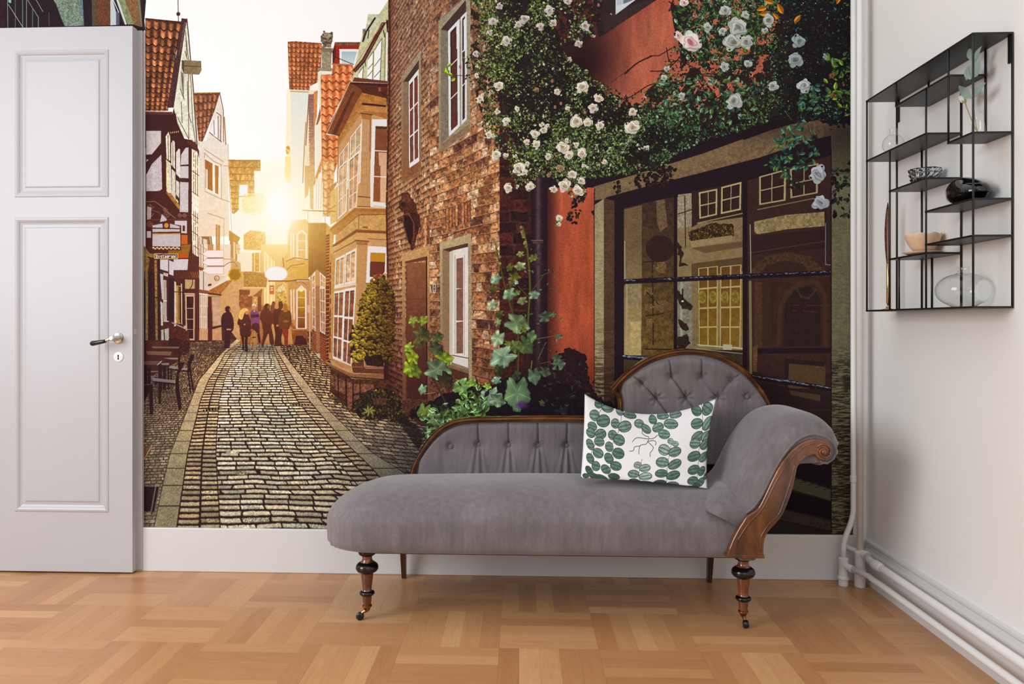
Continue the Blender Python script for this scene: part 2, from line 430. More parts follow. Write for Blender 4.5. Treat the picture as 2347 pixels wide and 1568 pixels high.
# bright side windows strip
poly('552 190 610 220 640 330 638 700 630 1100 620 1350 560 1290 550 900',(238,232,205),C_,n=.1,ns=3)
for x in (572,592,612): line(f'{x} 215 {x} 1310',1.3,(120,78,52),C_,n=.25)
for y in (420,640,690,760,880,930,1060,1200): line(f'552 {y} 636 {y+60}',1.4,(110,66,44),C_,n=.2)
poly('556 650 630 700 630 870 556 840',(244,244,226),C_,a=.8)
poly('552 1290 630 1340 628 1568 560 1560',(96,50,38),C_)
poly('640 380 660 350 720 930 690 925',(120,66,48),C_); poly('640 590 662 620 665 715 640 690',(226,216,204),C_); poly('645 740 690 790 690 915 645 880',(214,200,186),C_)
# second narrow house strip
poly('628 900 745 968 775 1250 700 1260 620 1240',(150,106,66),C_,n=.15); 
for p in ('632 960 665 990 665 1060 632 1030','672 1010 718 1040 718 1090 672 1070','630 1110 660 1130 660 1260 630 1240','672 1140 716 1150 716 1262 672 1262'): poly(p,(220,206,186),C_,n=.05)
line('720 960 760 1240',2.5,(190,170,140),C_); poly('632 880 745 960 740 980 632 920',(110,62,44),C_)
# ---- house two
quad('568 985 850 980 770 1500 600 1560',tiles(5.5,9.5,(130,78,54),(190,138,100),(96,56,44),wave=.1,jit=.2),B,clip='568 985 850 980 790 1180 690 1440 665 1500 625 1490')
line('568 985 850 980',2,(170,130,70),B)
poly('848 985 885 1150 890 1500 930 1525 950 2500 620 2500 632 1500 700 1490 790 1190',(231,220,208),B,c2=(236,212,178),n=.05,g=(0,330,0,620))
line('848 985 885 1160 890 1500',1.6,(120,76,60),B); line('895 1240 912 1525',2.6,(180,130,76),B)
for p in ('738 1400 865 1500','815 1190 860 1225 855 1490'): line(p,1.6,(110,66,56),B)
poly('745 1395 790 1270 830 1240 835 1470 790 1440',(236,236,236),B); line('786 1275 790 1425',1.4,(120,90,80),B);line('830 1230 832 1460',2,(150,120,100),B)
poly('640 115 705 160 700 175 640 150',(236,220,206),C_)
for p in ('685 195 890 330','690 240 780 320 870 360','690 640 860 720 950 750','685 230 690 620','720 870 895 930','860 360 865 720','890 370 940 372'): line(p,1.2,(176,128,86),C_)
poly('686 285 860 380 860 700 690 610',(243,232,216),C_)
poly('692 300 770 345 772 640 690 600',(168,110,52),C_,n=.12);poly('796 358 835 375 832 672 798 655',(176,118,60),C_,n=.1)
poly('686 400 720 410 720 620 690 600',(232,222,206),C_);line('700 410 700 600',1.2,(150,110,80),C_)
poly('805 985 850 1000 850 1250 805 1250',(186,134,72),C_,n=.1); line('825 990 825 1250',1,(230,210,170),C_)
line('892 930 890 1260',1.2,(200,160,110),C_);line('935 140 940 380 965 900 985 1260',1.4,(190,140,86),C_,a=.8)
# ---- house three (orange roof) & balconies
quad('938 305 1278 308 1260 880 975 875',tiles(24,9,(186,134,62),(222,176,104),(168,112,50),wave=.0,jit=.12),C_,clip='938 305 1278 308 1278 430 1220 440 1220 690 1060 700 1060 820 1000 880 975 870')
poly('1045 550 1165 550 1150 700 1040 690',(206,158,92),C_);poly('1055 572 1145 570 1140 690 1050 690',(226,236,236),C_)
poly('1210 425 1278 425 1278 690 1215 680',(250,244,224),C_)
poly('975 885 1180 890 1180 1110 1000 1110',(244,238,226),C_)
poly('1050 700 1095 700 1090 880 1050 860',(250,238,206),C_)
poly(spl(pts('1095 690 1180 655 1290 665 1350 740 1340 820 1280 890 1100 860',C_),4),(238,206,126),a=.6,n=.2)
line('1080 880 1230 870 1300 900',3,(250,238,206),C_)
poly('1100 1100 1170 1050 1330 1070 1335 1180 1320 1260 1100 1255',(214,162,84),C_,n=.22,ns=3)
line('1090 1268 1220 1265 1320 1285',3.4,(250,232,190),C_)
poly('1040 1280 1190 1290 1190 1490 1040 1490',(240,224,196),C_); poly('1190 1290 1300 1290 1290 1490 1190 1490',(200,146,70),C_,n=.2);line('1215 1290 1215 1490',2,(240,214,160),C_);line('1270 1290 1270 1490',2.5,(246,226,176),C_)
poly('1300 1290 1400 1100 1400 1500 1290 1500',(250,230,180),C_); 
poly('945 1050 1065 1130 1040 1180 945 1160',(184,130,62),C_,n=.15)
poly('955 1160 1040 1180 1030 1400 960 1400',(178,124,64),C_);poly('990 1170 1012 1180 1012 1390 990 1380',(226,196,150),C_);poly('1022 1200 1065 1200 1065 1300 1022 1300',(232,206,160),C_);line('1042 1200 1042 1300',1.2,(180,130,80),C_);line('1022 1250 1065 1250',1.2,(180,130,80),C_)
# ---- lower level of left houses (crop Q)
poly('0 0 1100 0 1100 1568 0 1568',BR,Q,clip=None) if 0 else None
poly([(330,575),(470,590),(550,690),(606,700),(606,772),(545,778),(440,784),(405,830),(330,872)],(84,40,36),n=.12,ns=7)
poly('460 590 530 590 612 640 620 760 545 780 500 720 470 700'.replace(',',' '),(206,160,110),n=.1)
poly('935 0 1450 0 1450 560 1100 760 940 740',(232,212,196),Q,n=.04)
for x in (965,1005): line(f'{x} 0 {x} 740',1.5,(150,96,60),Q)
line('925 0 1060 90',1.2,(180,140,100),Q);line('935 150 1000 170',1,(150,100,70),Q);line('940 350 1010 365',3,(200,170,130),Q);poly('935 365 1010 385 1000 430 935 420',(130,70,44),Q)
line('1190 30 1190 95',5,(240,226,206),Q);poly('1075 0 1170 0 1170 95 1075 95',(190,140,92),Q);poly('1210 0 1280 0 1280 95 1210 95',(196,142,70),Q)
poly('20 0 130 150 220 160 250 240 270 870 60 870 40 420 20 400',(150,118,66),Q,n=.3,ns=4)
poly('0 200 60 630 60 1568 0 1568',(60,32,36),Q)
poly('60 630 100 620 100 1568 60 1568',(150,130,84),Q,n=.25,ns=3)
poly('95 200 245 230 262 860 262 1568 110 1568',(74,38,36),Q,n=.2)
poly('150 400 185 410 210 540 215 1568 105 1568 115 520',(58,30,34),Q,n=.3,ns=2)
poly('205 260 245 260 255 860 215 860',(158,112,56),Q,n=.4,ns=2.5);poly('215 880 258 880 265 1568 225 1568',(140,104,62),Q,n=.4,ns=2.5);poly('90 210 130 240 100 460 95 400',(150,104,50),Q,n=.4,ns=2.5)
poly('250 240 300 240 310 1568 262 1568',(62,30,36),Q)
for p in ('298 250 430 250 430 445 300 405','445 260 520 290 518 515 445 490','520 245 760 243 745 420 520 420'): poly(p,(208,200,204),Q,n=.06,ns=3)
poly('298 480 350 490 350 900 330 900',(200,194,196),Q,n=.08);poly('303 930 345 960 345 1330 315 1325',(196,190,192),Q,n=.08);poly('352 460 430 478 428 530 355 512',(190,178,180),Q,n=.2,ns=2)
poly('315 1400 440 1370 445 1568 318 1568',(176,176,166),Q,n=.12); poly('355 1390 370 1390 380 1568 360 1568',(60,34,36),Q)
poly('352 580 400 590 405 1250 355 1240',(206,196,190),Q,n=.06);line('378 600 378 1240',1.4,(120,80,64),Q);line('355 920 403 925',2,(226,214,206),Q);line('360 1255 430 1260',2.5,(200,196,190),Q)
poly('440 560 530 570 530 1260 430 1240',(56,28,34),Q)
poly('530 600 560 620 560 1330 530 1350',(214,202,184),Q,n=.08);poly('560 670 640 680 630 1300 560 1290',(196,150,92),Q,n=.15);line('600 690 595 1280',1.5,(110,60,40),Q);line('648 650 655 1300',2.4,(220,200,170),Q);poly('610 690 640 690 640 1280 615 1280',(70,34,32),Q)
poly('520 425 930 450 930 560 520 560',(92,44,34),Q,n=.1); 
for i in range(4): line([(Q[0]+(800+i*35)/Q[2],Q[1]+455/Q[2]),(Q[0]+(835+i*30)/Q[2],Q[1]+545/Q[2])],1.4,(160,90,50))
poly('705 575 865 578 865 725 705 728',(196,160,116),Q,n=.08);line('830 580 815 680 720 775 530 775',1.8,(66,34,30),Q,curve=True)
poly('660 570 705 570 715 1300 660 1300',(72,34,32),Q)
win('705 820 870 820 862 1568 722 1568',Q,frame=(206,166,134),pane=(66,28,34),nc=1,nr=4,b=.16,bt=.04,mt=.014,n=.35)
line('700 805 870 808',2.4,(220,180,150),Q)
poly('865 560 940 560 940 1568 865 1568',(88,42,36),Q)
poly('942 440 1075 460 1075 755 942 735',(216,204,190),Q,n=.06);line('1008 450 1008 1370',1.6,(120,64,46),Q)
win('942 815 1075 820 1072 1370 942 1370',Q,frame=(224,206,186),pane=(206,180,158),nc=4,nr=3,b=.05,bt=.02,m=.07,mt=.03,n=.1)
poly('935 735 1085 760 1080 815 940 800',(140,78,48),Q);line('942 805 1080 822',2.4,(236,226,214),Q)
poly('940 1370 1080 1370 1080 1568 935 1568',(206,160,122),Q,n=.1)
poly('1078 850 1140 850 1152 1568 1085 1568',(92,42,36),Q)
win('1142 840 1285 840 1300 1320 1155 1345',Q,frame=(198,152,118),pane=(204,166,136),nc=2,nr=3,b=.04,bt=.03,m=.05,mt=.03)
poly('1155 1350 1290 1325 1290 1355 1160 1385',(80,38,34),Q);poly('1152 1390 1300 1350 1310 1568 1150 1568',(206,156,116),Q,n=.1)
poly('1085 760 1380 600 1480 590 1300 800 1280 835 1085 820',(172,110,54),Q,n=.25,ns=4);line('1085 800 1290 830',4,(96,48,34),Q)
poly('1080 490 1370 520 1170 690 1085 750',(224,198,176),Q);poly('1078 655 1135 640 1140 675 1085 688',(90,40,40),Q)
ell(1225,555,45,45,(140,80,44),M=Q);ell(1225,555,34,34,(228,200,170),M=Q);ell(1215,560,18,20,(150,92,50),M=Q);ell(1215,560,10,12,(228,200,170),M=Q)
# arrow signs
for y0,y1 in ((98,215),(235,350),(370,487)):
    poly(f'985 {(y0+y1)/2+5} 1060 {y0} 1333 {y0} 1340 {y1} 1085 {y1}',(238,222,222),Q,n=.02); line(f'985 {(y0+y1)/2+5} 1060 {y0} 1333 {y0} 1338 {y1} 1085 {y1} 985 {(y0+y1)/2+5}',.9,(196,140,110),Q,a=.8)
line('1070 225 1330 222',1.6,(130,70,40),Q);line('1070 358 1340 355',1.6,(130,70,40),Q);line('1340 360 1420 300 1480 290 1520 300 1560 370',1.5,(150,96,50),Q);line('1340 240 1460 245',1.4,(170,110,60),Q)
# orange box, restaurant sign
poly('430 30 800 0 760 225 430 225',(150,100,30),Q,n=.15);poly('590 150 750 150 745 222 590 222',(190,84,24),Q);poly('560 -160 750 -150 750 0 560 0',(196,100,40),Q)
poly('125 985 200 960 240 955 290 945 360 955 400 985 475 980 475 1050 440 1040 440 1265 125 1262',(84,40,36),C_)
for p in ('135 1000 240 980 245 1025 135 1022','320 980 425 1010 425 1030 320 1025','135 1035 425 1040 425 1065 135 1070','135 1095 430 1092 432 1225 135 1220'): poly(p,(196,186,190),C_,n=.06)
poly('135 1085 432 1082 432 1092 135 1096',(200,140,60),C_);ell(283,1000,38,38,(76,34,32),M=C_);ell(283,1000,24,26,(206,150,40),M=C_)
for i in range(14):
    ell(145+i*21,1240+(i%2)*10-4,11,9,(232,206,150),M=C_);ell(155+i*21,1252-(i%3)*6,5,5,(90,50,40),M=C_)
def scroll(cx,cy,r,M,c=(120,70,56)):
    p=[(cx+r*(1-t/14)*math.cos(t*.8),cy+r*(1-t/14)*math.sin(t*.8)) for t in range(14)]
    line([(M[0]+x/M[2],M[1]+y/M[2]) for x,y in p],1.5,c); 
line('62 750 160 745 250 810 320 880 380 925',2,(150,96,76),C_);line('100 830 200 860 250 930',1.6,(130,80,64),C_);line('75 940 510 935',2,(110,60,50),C_);line('130 945 130 1000',1.6,(110,60,50),C_)
for (x,y,r) in ((110,800,35),(105,875,40),(105,980,35),(285,880,38),(425,890,25),(475,890,25),(270,830,26)): scroll(x,y,r,C_,(150,100,84))
poly('235 880 285 930 285 950 215 965',(196,186,190),C_); poly('370 950 500 950 500 1085 440 1080 440 1000 372 990',(206,198,198),C_);poly('455 1000 480 1000 480 1060 455 1060',(90,46,40),C_)
poly('75 1060 120 1060 120 1130 75 1130',(190,180,184),C_);poly('78 800 125 810 120 930 78 940',(196,188,188),C_,a=.8)
poly('205 150 592 155 592 242 203 240',(226,190,140),Q);poly('213 160 582 165 582 232 212 230',(72,30,32),Q)
FONT={'R':['11110','01001','01110','01100','11011'],'e':['0110','1001','1110','1000','0110'],'s':['0111','1100','0110','0011','1110'],'t':['010','111','010','010','011'],'a':['0110','0011','0111','1011','0111'],'u':['1011','1011','1011','1011','0111'],'r':['1011','1101','1000','1000','1000'],'n':['1110','1011','1011','1011','1011']}
fx=222
for ch in 'Restaurant':
    g=FONT[ch]; up=0
    if ch=='R': cw,ch_=9.5,11.5; y0=170
    elif ch=='t': cw,ch_=9,10.5;y0=172
    else: cw,ch_=9,9;y0=180
    for r_,row in enumerate(g):
        for c_,b in enumerate(row):
            if b=='1':
                x=fx+c_*cw*.85; y=y0+r_*ch_
                poly(f'{x} {y+2} {x+cw*.9} {y-1} {x+cw} {y+ch_} {x+1} {y+ch_+1}',(240,226,206),Q)
    fx+=len(g[0])*cw*.85+5
# ---- far centre: lane, lower balcony, sunflower, oval, lit windows
poly('598 560 672 560 672 790 598 790',(236,196,120),c2=(206,150,92),g=(0,560,0,700))
poly('605 575 630 600 630 700 605 700',(250,222,160));poly('644 600 672 560 672 700 650 700',(222,170,92))
for x in (610,618,626,648,655): line(f'{x} 585 {x} 700',1.4,(214,160,84),a=.8)
poly('550 700 606 700 606 790 550 790',(176,110,64),n=.15)
poly('530 120 690 120 690 350 535 350',(150,84,50),T,n=.5,ns=3);poly('690 150 770 150 770 350 690 350',(140,80,42),T);poly('775 165 865 165 860 330 780 330',(214,160,100),T,n=.3);poly('865 150 930 150 930 420 865 420',(120,62,40),T)
poly('530 30 730 40 720 120 540 125',(120,64,38),T);poly('780 150 930 20 950 20 930 160',(142,86,42),T)
poly('240 1000 450 1010 465 1080 455 1150 245 1155',(172,122,60),G,n=.3,ns=3);line('235 1152 450 1155',3.4,(232,196,130),G);poly('210 850 320 850 320 1000 215 1000',(240,224,196),G)
poly('485 1130 530 1130 530 1215 485 1215',(206,92,40),G);poly('495 1150 520 1150 520 1160 495 1160',(250,220,200),G);poly('495 1170 520 1170 520 1180 495 1180',(250,220,200),G)
poly('545 1140 640 1100 650 1290 550 1290',(206,160,80),G,n=.5,ns=3);poly('560 1160 620 1120 640 1180 560 1200',(240,226,196),G,a=.6)
# house with lit windows x 660..705
poly('645 900 700 860 855 890 855 1080 650 1090 640 960',(214,160,80),G,n=.1)
poly('660 640 700 520 830 505 855 540 855 890 700 880 650 920',(226,176,100),G,n=.08)
for x in (690,712): poly(f'{x-6} 640 {x+6} 640 {x+6} 870 {x-6} 870',(246,226,196),G)
def gothic(x0,x1,y0,y1,M,fr_,pn,pn2):
    poly(f'{x0} {y1} {x0} {y0+45} {(x0+x1)/2} {y0} {x1} {y0+45} {x1} {y1}',fr_,M)
    w=(x1-x0)*.16; 
    poly(f'{x0+w} {y1-w} {x0+w} {y0+55} {(x0+x1)/2} {y0+22} {x1-w} {y0+55} {x1-w} {y1-w}',pn,M,c2=pn2,n=.12)
gothic(740,842,600,890,G,(246,222,196),(222,166,96),(226,170,104))
for y in (710,795): line(f'752 {y} 830 {y}',1.4,(250,232,206),G)
line('645 905 720 870 855 888',2.4,(150,92,40),G);poly('735 955 855 955 855 1075 735 1075',(206,156,66),G,n=.05);line('690 960 735 960',1.4,(170,110,50),G)
line('640 1095 740 1080 860 1078',3,(130,76,36),G)
poly('660 1100 870 1085 875 1568 690 1568 680 1490 665 1400',(196,136,80),G,n=.1)
for x in (688,712): poly(f'{x-5} 1170 {x+8} 1170 {x+12} 1460 {x} 1450',(240,212,184),G)
gothic(738,838,1130,1550,G,(236,214,214),(214,160,40),(120,66,30))
ell(785,1175,22,16,(255,236,150),M=G,soft=.5)
for y in (1248,1340,1435): line(f'748 {y} 828 {y}',1.4,(236,206,190),G)
line('735 1100 790 1095 840 1130 848 1160',2.5,(150,96,60),G)
poly('835 1100 885 1080 885 1568 840 1568',(190,130,90),G)
poly('845 1330 885 1325 885 1390 845 1390',(214,176,150),G)
# street level of that house (crop T)
poly('1440 560 1560 740 1760 740 1760 1040 1500 1020',(150,84,42),T,n=.25,ns=5);line('1445 690 1490 745 1745 745',3,(190,136,80),T)
poly('1550 860 1660 850 1740 930 1750 1020 1520 1020',(70,32,32),T,n=.2)
line('1800 60 1800 1090',3,(214,166,140),T);poly('1755 310 1825 310 1825 440 1755 440',(216,176,150),T)
win('1848 -10 1896 -10 1900 735 1850 690',T,frame=(226,206,196),pane=(180,130,96),nc=1,nr=4,b=.2,bt=.03,mt=.02)
poly('1900 -40 1975 -40 1980 1170 1920 1160',(164,110,72),T,n=.1)
win('1978 -10 2075 -10 2078 835 1995 790',T,frame=(230,214,206),pane=(170,124,96),nc=2,nr=4,b=.1,bt=.03,mt=.02,m=.1)
poly('1840 735 1910 790 1915 1160 1835 1090',(120,62,40),T,n=.2);poly('1982 830 2085 870 2100 1360 1985 1240',(120,60,38),T,n=.2)
for k in range(9): line(f'1840 {790+k*38} 1912 {830+k*42}',1,(190,120,80),T,a=.8);line(f'1985 {880+k*42} 2090 {930+k*50}',1,(190,120,80),T,a=.8)
poly('1910 1170 1980 1180 1985 1270 1930 1230',(200,180,160),T)
# ---- people
def person(pts_body,c,M=T,n=.15): poly(spl(pts(pts_body,M),4),c,n=n,ns=4)
PD=(74,34,34)
dimblob(590,800,90,14,.5)
person('1250 250 1300 250 1320 300 1310 360 1240 370 1235 300',(96,48,34))
ell(1150,275,32,36,(110,56,40),M=T);person('1100 320 1180 300 1200 600 1100 620',(120,62,52))
# background right figures
person('960 380 1000 290 1060 285 1090 340 1080 400 1140 480 1130 640 1110 680 1150 900 1160 1000 1120 1030 1080 980 1060 820 1020 900 960 1040 930 1045 965 830 950 700 930 600 900 540 930 420',(92,42,32))
ell(1060,330,34,42,(150,84,50),M=T);person('1000 300 1040 285 1060 300 1040 340 1040 390 1000 390',(70,34,30))
person('1160 400 1250 370 1300 420 1290 600 1310 760 1290 900 1300 1000 1330 1030 1180 1045 1170 980 1180 860 1170 760 1140 560',(80,38,30))
ell(1205,335,38,44,(206,140,84),M=T);ell(1220,675,24,20,(200,120,70),M=T)
person('1240 260 1290 240 1320 300 1310 370 1260 380',(84,44,30))
person('1320 740 1410 740 1410 900 1400 1030 1350 1040 1340 900 1310 820',(140,52,30))
person('1330 390 1400 390 1460 440 1475 600 1440 700 1420 740 1300 740 1260 730 1240 560 1280 430',(104,56,32))
person('1330 290 1370 275 1400 320 1410 400 1380 430 1330 420',(170,104,50));ell(1370,600,50,22,(150,88,46),M=T)
# purple jacket
person('740 430 800 400 880 430 895 520 890 640 780 650 735 600',(126,66,116));poly('745 480 890 470 895 520 740 540',(74,36,44),T);ell(797,340,38,48,(204,140,96),M=T);person('757 330 770 295 800 287 835 305 836 340 820 318 780 318',(236,224,206));poly('785 405 820 405 805 440',(190,180,214),T)
person('770 645 890 645 900 800 920 970 880 980 850 820 800 760 770 760',(76,36,42))
# woman with dog
person('560 480 620 440 690 470 730 560 760 720 740 850 680 880 560 860 540 700 500 640 520 560',(84,38,40));person('570 860 620 870 620 1000 625 1110 590 1110 590 1000',(60,30,36));person('640 870 690 860 680 980 690 1130 640 1130',(58,28,34))
ell(670,430,34,50,(206,130,80),M=T);person('560 400 620 365 680 375 700 420 660 410 630 450 590 560 545 560 525 500',(232,190,110));ell(630,655,16,18,(210,130,80),M=T)
ell(762,760,30,24,(190,80,44),M=T);person('760 780 800 760 830 790 860 900 850 1000 830 1110 800 1110 790 980 760 980 750 1100 735 1100 740 930 750 840',(176,128,76));poly('830 800 870 810 860 830 830 820',(160,110,70),T);line('770 890 830 885',2,(70,34,34),T)
# man in black
person('290 440 370 430 410 500 435 600 430 740 380 830 360 1060 300 1075 265 1065 275 800 220 700 210 560 240 470',(66,30,38));person('285 350 330 325 370 350 375 410 330 440 290 420',(56,28,34));ell(362,390,14,26,(160,96,60),M=T);poly('305 730 390 730 385 760 310 758',(200,140,96),T);ell(320,1070,55,10,(50,26,32),M=T)
# ---- bicycle and cafe furniture (crop R)
poly('500 80 775 140 775 250 790 300 640 300 500 260',(96,42,30),R,n=.35,ns=4);line('500 0 700 90',3,(170,140,130),R);ell(705,75,20,30,(180,170,170),M=R,n=.6)
poly('440 250 640 270 640 520 560 500 440 380',(64,30,34),R,n=.3)
for rr in (1.0,.8): 
    p=[(R[0]+(690+110*rr*math.cos(t))/R[2],R[1]+(400+150*rr*math.sin(t))/R[2]) for t in np.linspace(-1.2,2.2,16)]
    line(p,1.6,(110,74,62) if rr==1 else (60,34,36))
poly('640 290 780 300 790 420 700 520 620 500',(74,36,34),R,n=.6,ns=2.5)
DKF=(58,28,36)
poly('170 320 320 312 345 385 170 390',(92,48,44),R);poly('160 385 625 390 600 420 175 415',(126,96,82),R);poly('20 385 90 385 130 460 20 465',(84,44,44),R)
poly('70 462 490 470 470 535 90 520',(128,98,78),R);poly('20 540 130 530 130 610 20 610',(84,44,48),R);poly('20 622 330 625 270 690 20 685',(120,86,76),R);line('255 688 325 628',1.6,(226,216,206),R)
poly('350 575 610 568 600 600 480 600',(150,136,136),R);poly('300 660 450 655 440 690 340 690',(150,138,140),R);poly('20 865 315 865 300 880 20 900',(152,140,142),R);poly('60 790 300 780 290 800 70 820',(170,110,104),R)
for x,y0,y1,w in ((60,690,1100,60),(120,740,1100,50),(300,680,1130,60),(370,690,1100,50),(435,720,1090,30),(480,740,940,25),(230,880,1010,40)): poly(f'{x-w/2} {y0} {x+w/2} {y0} {x+w/2} {y1} {x-w/2} {y1}',DKF,R)
poly('20 1030 180 1000 190 1500 130 1500 120 1120 60 1260 20 1260',DKF,R);line('20 1020 180 1000',1.5,(130,110,110),R);line('20 1325 100 1310',1.2,(190,180,180),R);poly('275 1050 320 1050 310 1330 275 1330',DKF,R)
poly('560 880 630 640 710 640 600 860 610 1050 655 1390 600 1450 545 1040',DKF,R);poly('170 905 210 900 540 940 540 985 180 950',(170,164,168),R);poly('180 950 540 990 540 1020 200 975',DKF,R)
poly('745 660 800 520 868 522 800 690 820 900 855 1100 825 1110 780 800 770 820 810 1150 785 1150 745 800',DKF,R);poly('440 735 480 700 600 720 590 755 440 740',(164,156,160),R);poly('650 760 690 730 745 745 740 775 660 765',(164,156,160),R);line('440 755 745 795',2.4,DKF,R);poly('590 560 640 440 620 740 590 740',DKF,R)
for p in ('40 1100 0 1400','220 1100 330 1110 330 1100'): pass
dimblob(365,890,60,55,.45)
# ---- sunflower, oval sign
ell(903,205,66,62,(196,150,26),M=D,n=.4);ell(903,205,50,50,(150,104,30),M=D)
ell(840,240,14,14,(255,240,180),M=D,soft=.6)
ell(1291,197,110,74,(226,196,186),M=D);ell(1291,197,102,67,(240,238,238),M=D);line('1395 160 1430 120 1560 100',2,(150,92,40),D)
line('1220 265 1420 265 1480 262',3,(120,72,36),D);line('1355 50 1365 130',3,(150,96,50),D)
poly('1146 -50 1960 -50 1960 1228 1146 1228',(44,30,38),n=.08,ns=12)
# ---- right row: far white house, small-tile roof
poly('258 155 700 150 620 600 480 680 440 1568 300 1568 270 640 250 400',(250,246,236),F)
quad('258 155 600 165 560 640 272 630',tiles(7.6,11,(160,90,54),(222,154,102),(104,58,44),wave=.13,jit=.15),F,clip='258 155 330 150 600 170 590 440 560 460 560 560 480 600 480 640 275 632')
poly('280 640 482 648 480 668 280 660',(206,190,150),F)
poly('283 668 470 668 440 960 410 1568 300 1568',(226,230,224),F,c2=(244,238,214),n=.02,g=(0,200,0,420))
poly('470 640 560 640 545 900 520 1000 510 1568 410 1568 440 960 468 700',(240,226,196),F,n=.05)
poly('466 680 518 678 525 1568 480 1568',(150,112,112),F,c2=(222,180,120),g=(0,215,0,420),n=.12)
for k in range(30): line(f'466 {700+k*29} 520 {700+k*29}',1,(126,88,88) if k<16 else (200,150,96),F,a=.7)
poly('518 660 560 640 548 900 530 1000 530 1568 525 1568',(222,146,86),F,n=.15)
line('440 960 425 1200 408 1568',2,(190,140,80),F);line('470 700 440 1190',2,(150,96,60),F)
poly('250 640 275 640 300 1568 262 1560 240 1240',(252,240,206),F);ell(262,1235,22,45,(226,170,90),M=F,n=.5);poly('235 1300 290 1300 288 1568 255 1568 225 1480',(250,222,150),F)
# finial pillar
poly('590 440 715 440 700 485 585 500',(236,232,220),F);poly('560 470 600 450 590 800 575 820 565 560',(236,226,206),F)
poly('600 250 700 262 690 415 715 430 712 452 560 445 560 420 600 410',(166,152,126),F,n=.25,ns=4)
poly('590 215 712 220 705 265 600 260',(140,122,98),F,n=.3);poly('618 60 708 60 712 150 690 190 700 215 600 215 610 180 588 150 595 90',(140,122,98),F,n=.6,ns=3,wob=2);ell(655,95,28,26,(166,150,122),M=F,n=.4);ell(622,55,10,10,(96,84,66),M=F);ell(698,70,12,14,(96,84,66),M=F)
for p in ('600 110 640 130','690 110 670 140','610 170 640 190','640 165 690 170'): line(p,2.4,(82,68,54),F)
# red dormer
poly('730 160 985 160 930 380 705 385 705 260',(160,52,34),F,n=.12);poly('735 158 985 162 978 192 740 192',(130,90,62),F,n=.3);poly('705 250 740 190 735 320 710 380',(96,40,34),F)
poly('774 228 970 230 930 380 778 380',(240,238,232),F);poly('798 252 950 254 915 380 798 380',(176,196,206),F,c2=(214,220,220),g=(0,118,0,148));line('715 300 915 382',1.4,(60,40,40),F)
# big tile roof
poly('590 485 700 480 710 380 905 385 935 480 890 560 800 720 700 920 640 1080 790 1100 760 1300 700 1500 700 1568 600 1568',(220,140,86),F)
quad('585 375 1010 385 1010 1660 605 1660',tiles(6.1,15.6,(206,112,60),(246,178,124),(140,72,46),wave=.13,ph=.05,jit=.06),F,clip='588 500 640 485 700 480 715 390 905 390 935 480 890 560 800 720 700 920 640 1080 790 1100 775 1240 745 1400 715 1500 705 1568 603 1568')
quad('985 -60 1100 -60 1090 480 990 480',tiles(1.6,6.5,(214,150,96),(244,200,144),(190,130,80),wave=.1,jit=.05),G)
poly('590 500 600 1568 545 1568 540 1000 590 900',(244,232,206),F); poly('540 990 585 800 590 900 560 980',(170,106,60),F);poly('600 1310 590 1450 540 1568 520 1568 545 1480',(206,150,70),F)
line('705 378 905 388',3.4,(196,120,80),F,n=.2)
# behind banner: tall strip between
poly('890 150 985 40 985 540 900 540',(248,236,206),G,n=.03);poly('900 160 960 -20 985 -20 925 160 905 190',(206,150,80),G)
for x in (925,945,968): line(f'{x} 120 {x-6} 400',2,(250,246,236),G);line(f'{x+8} 120 {x+2} 400',1,(206,160,110),G)
poly('820 0 890 0 850 280 820 310',(214,170,110),G);poly('860 0 905 0 900 420 870 400',(216,176,120),G,n=.1)
poly('1040 210 1120 150 1120 180 1060 260',(196,140,70),G);poly('1060 260 1130 190 1130 520 1060 560',(224,184,116),G,n=.08)
poly('855 540 1110 540 1100 860 1060 1568 870 1568',(200,150,90),G) if 0 else None
poly('1020 540 1100 620 1085 780 1110 860 1100 1568 1015 1568 1020 1050',(206,158,92),G,n=.1)
quad('1022 650 1055 640 1055 1568 1015 1568',lambda u,v,X,Y: mix(col((214,150,84)),col((122,56,32)),(fr(v*30)>.22)*1.)*(1+.25*(noise(X,Y,4,2)-.5))[...,None],G)
poly('870 1000 1020 1060 1015 1568 875 1568',(206,150,92),G)
win('888 1040 915 1000 918 1165 890 1190',G,frame=(240,226,206),pane=(196,140,90),nc=2,nr=2,b=.16,m=.08);win('962 990 1010 1060 1010 1160 965 1155',G,frame=(240,226,206),pane=(196,146,100),nc=3,nr=2,b=.12,m=.07)
poly('918 980 962 960 962 1568 918 1568',(196,140,92),G);poly('962 1160 1010 1165 1010 1215 962 1210',(206,160,110),G)
win('890 1240 916 1230 918 1568 893 1568',G,frame=(232,214,200),pane=(176,126,90),nc=1,nr=2,b=.2,bt=.02);win('964 1215 1010 1215 1012 1568 966 1568',G,frame=(236,222,210),pane=(176,126,92),nc=2,nr=2,b=.12,bt=.02,m=.1)
win('1848 -10 1896 -10 1900 735 1850 690',T,frame=(226,206,196),pane=(180,130,96),nc=1,nr=4,b=.2,bt=.03,mt=.02)
poly('1900 -40 1975 -40 1980 1170 1920 1160',(164,110,72),T,n=.1)
win('1978 -10 2075 -10 2078 835 1995 790',T,frame=(230,214,206),pane=(170,124,96),nc=2,nr=4,b=.1,bt=.03,mt=.02,m=.1)
poly('1840 735 1910 790 1915 1160 1835 1090',(132,66,40),T,n=.2);poly('1982 830 2085 870 2110 1400 1985 1240',(130,64,38),T,n=.2)
for k in range(10): line(f'1840 {790+k*36} 1912 {830+k*38}',1,(196,130,84),T,a=.8);line(f'1985 {880+k*40} 2095 {930+k*46}',1,(196,130,84),T,a=.8)
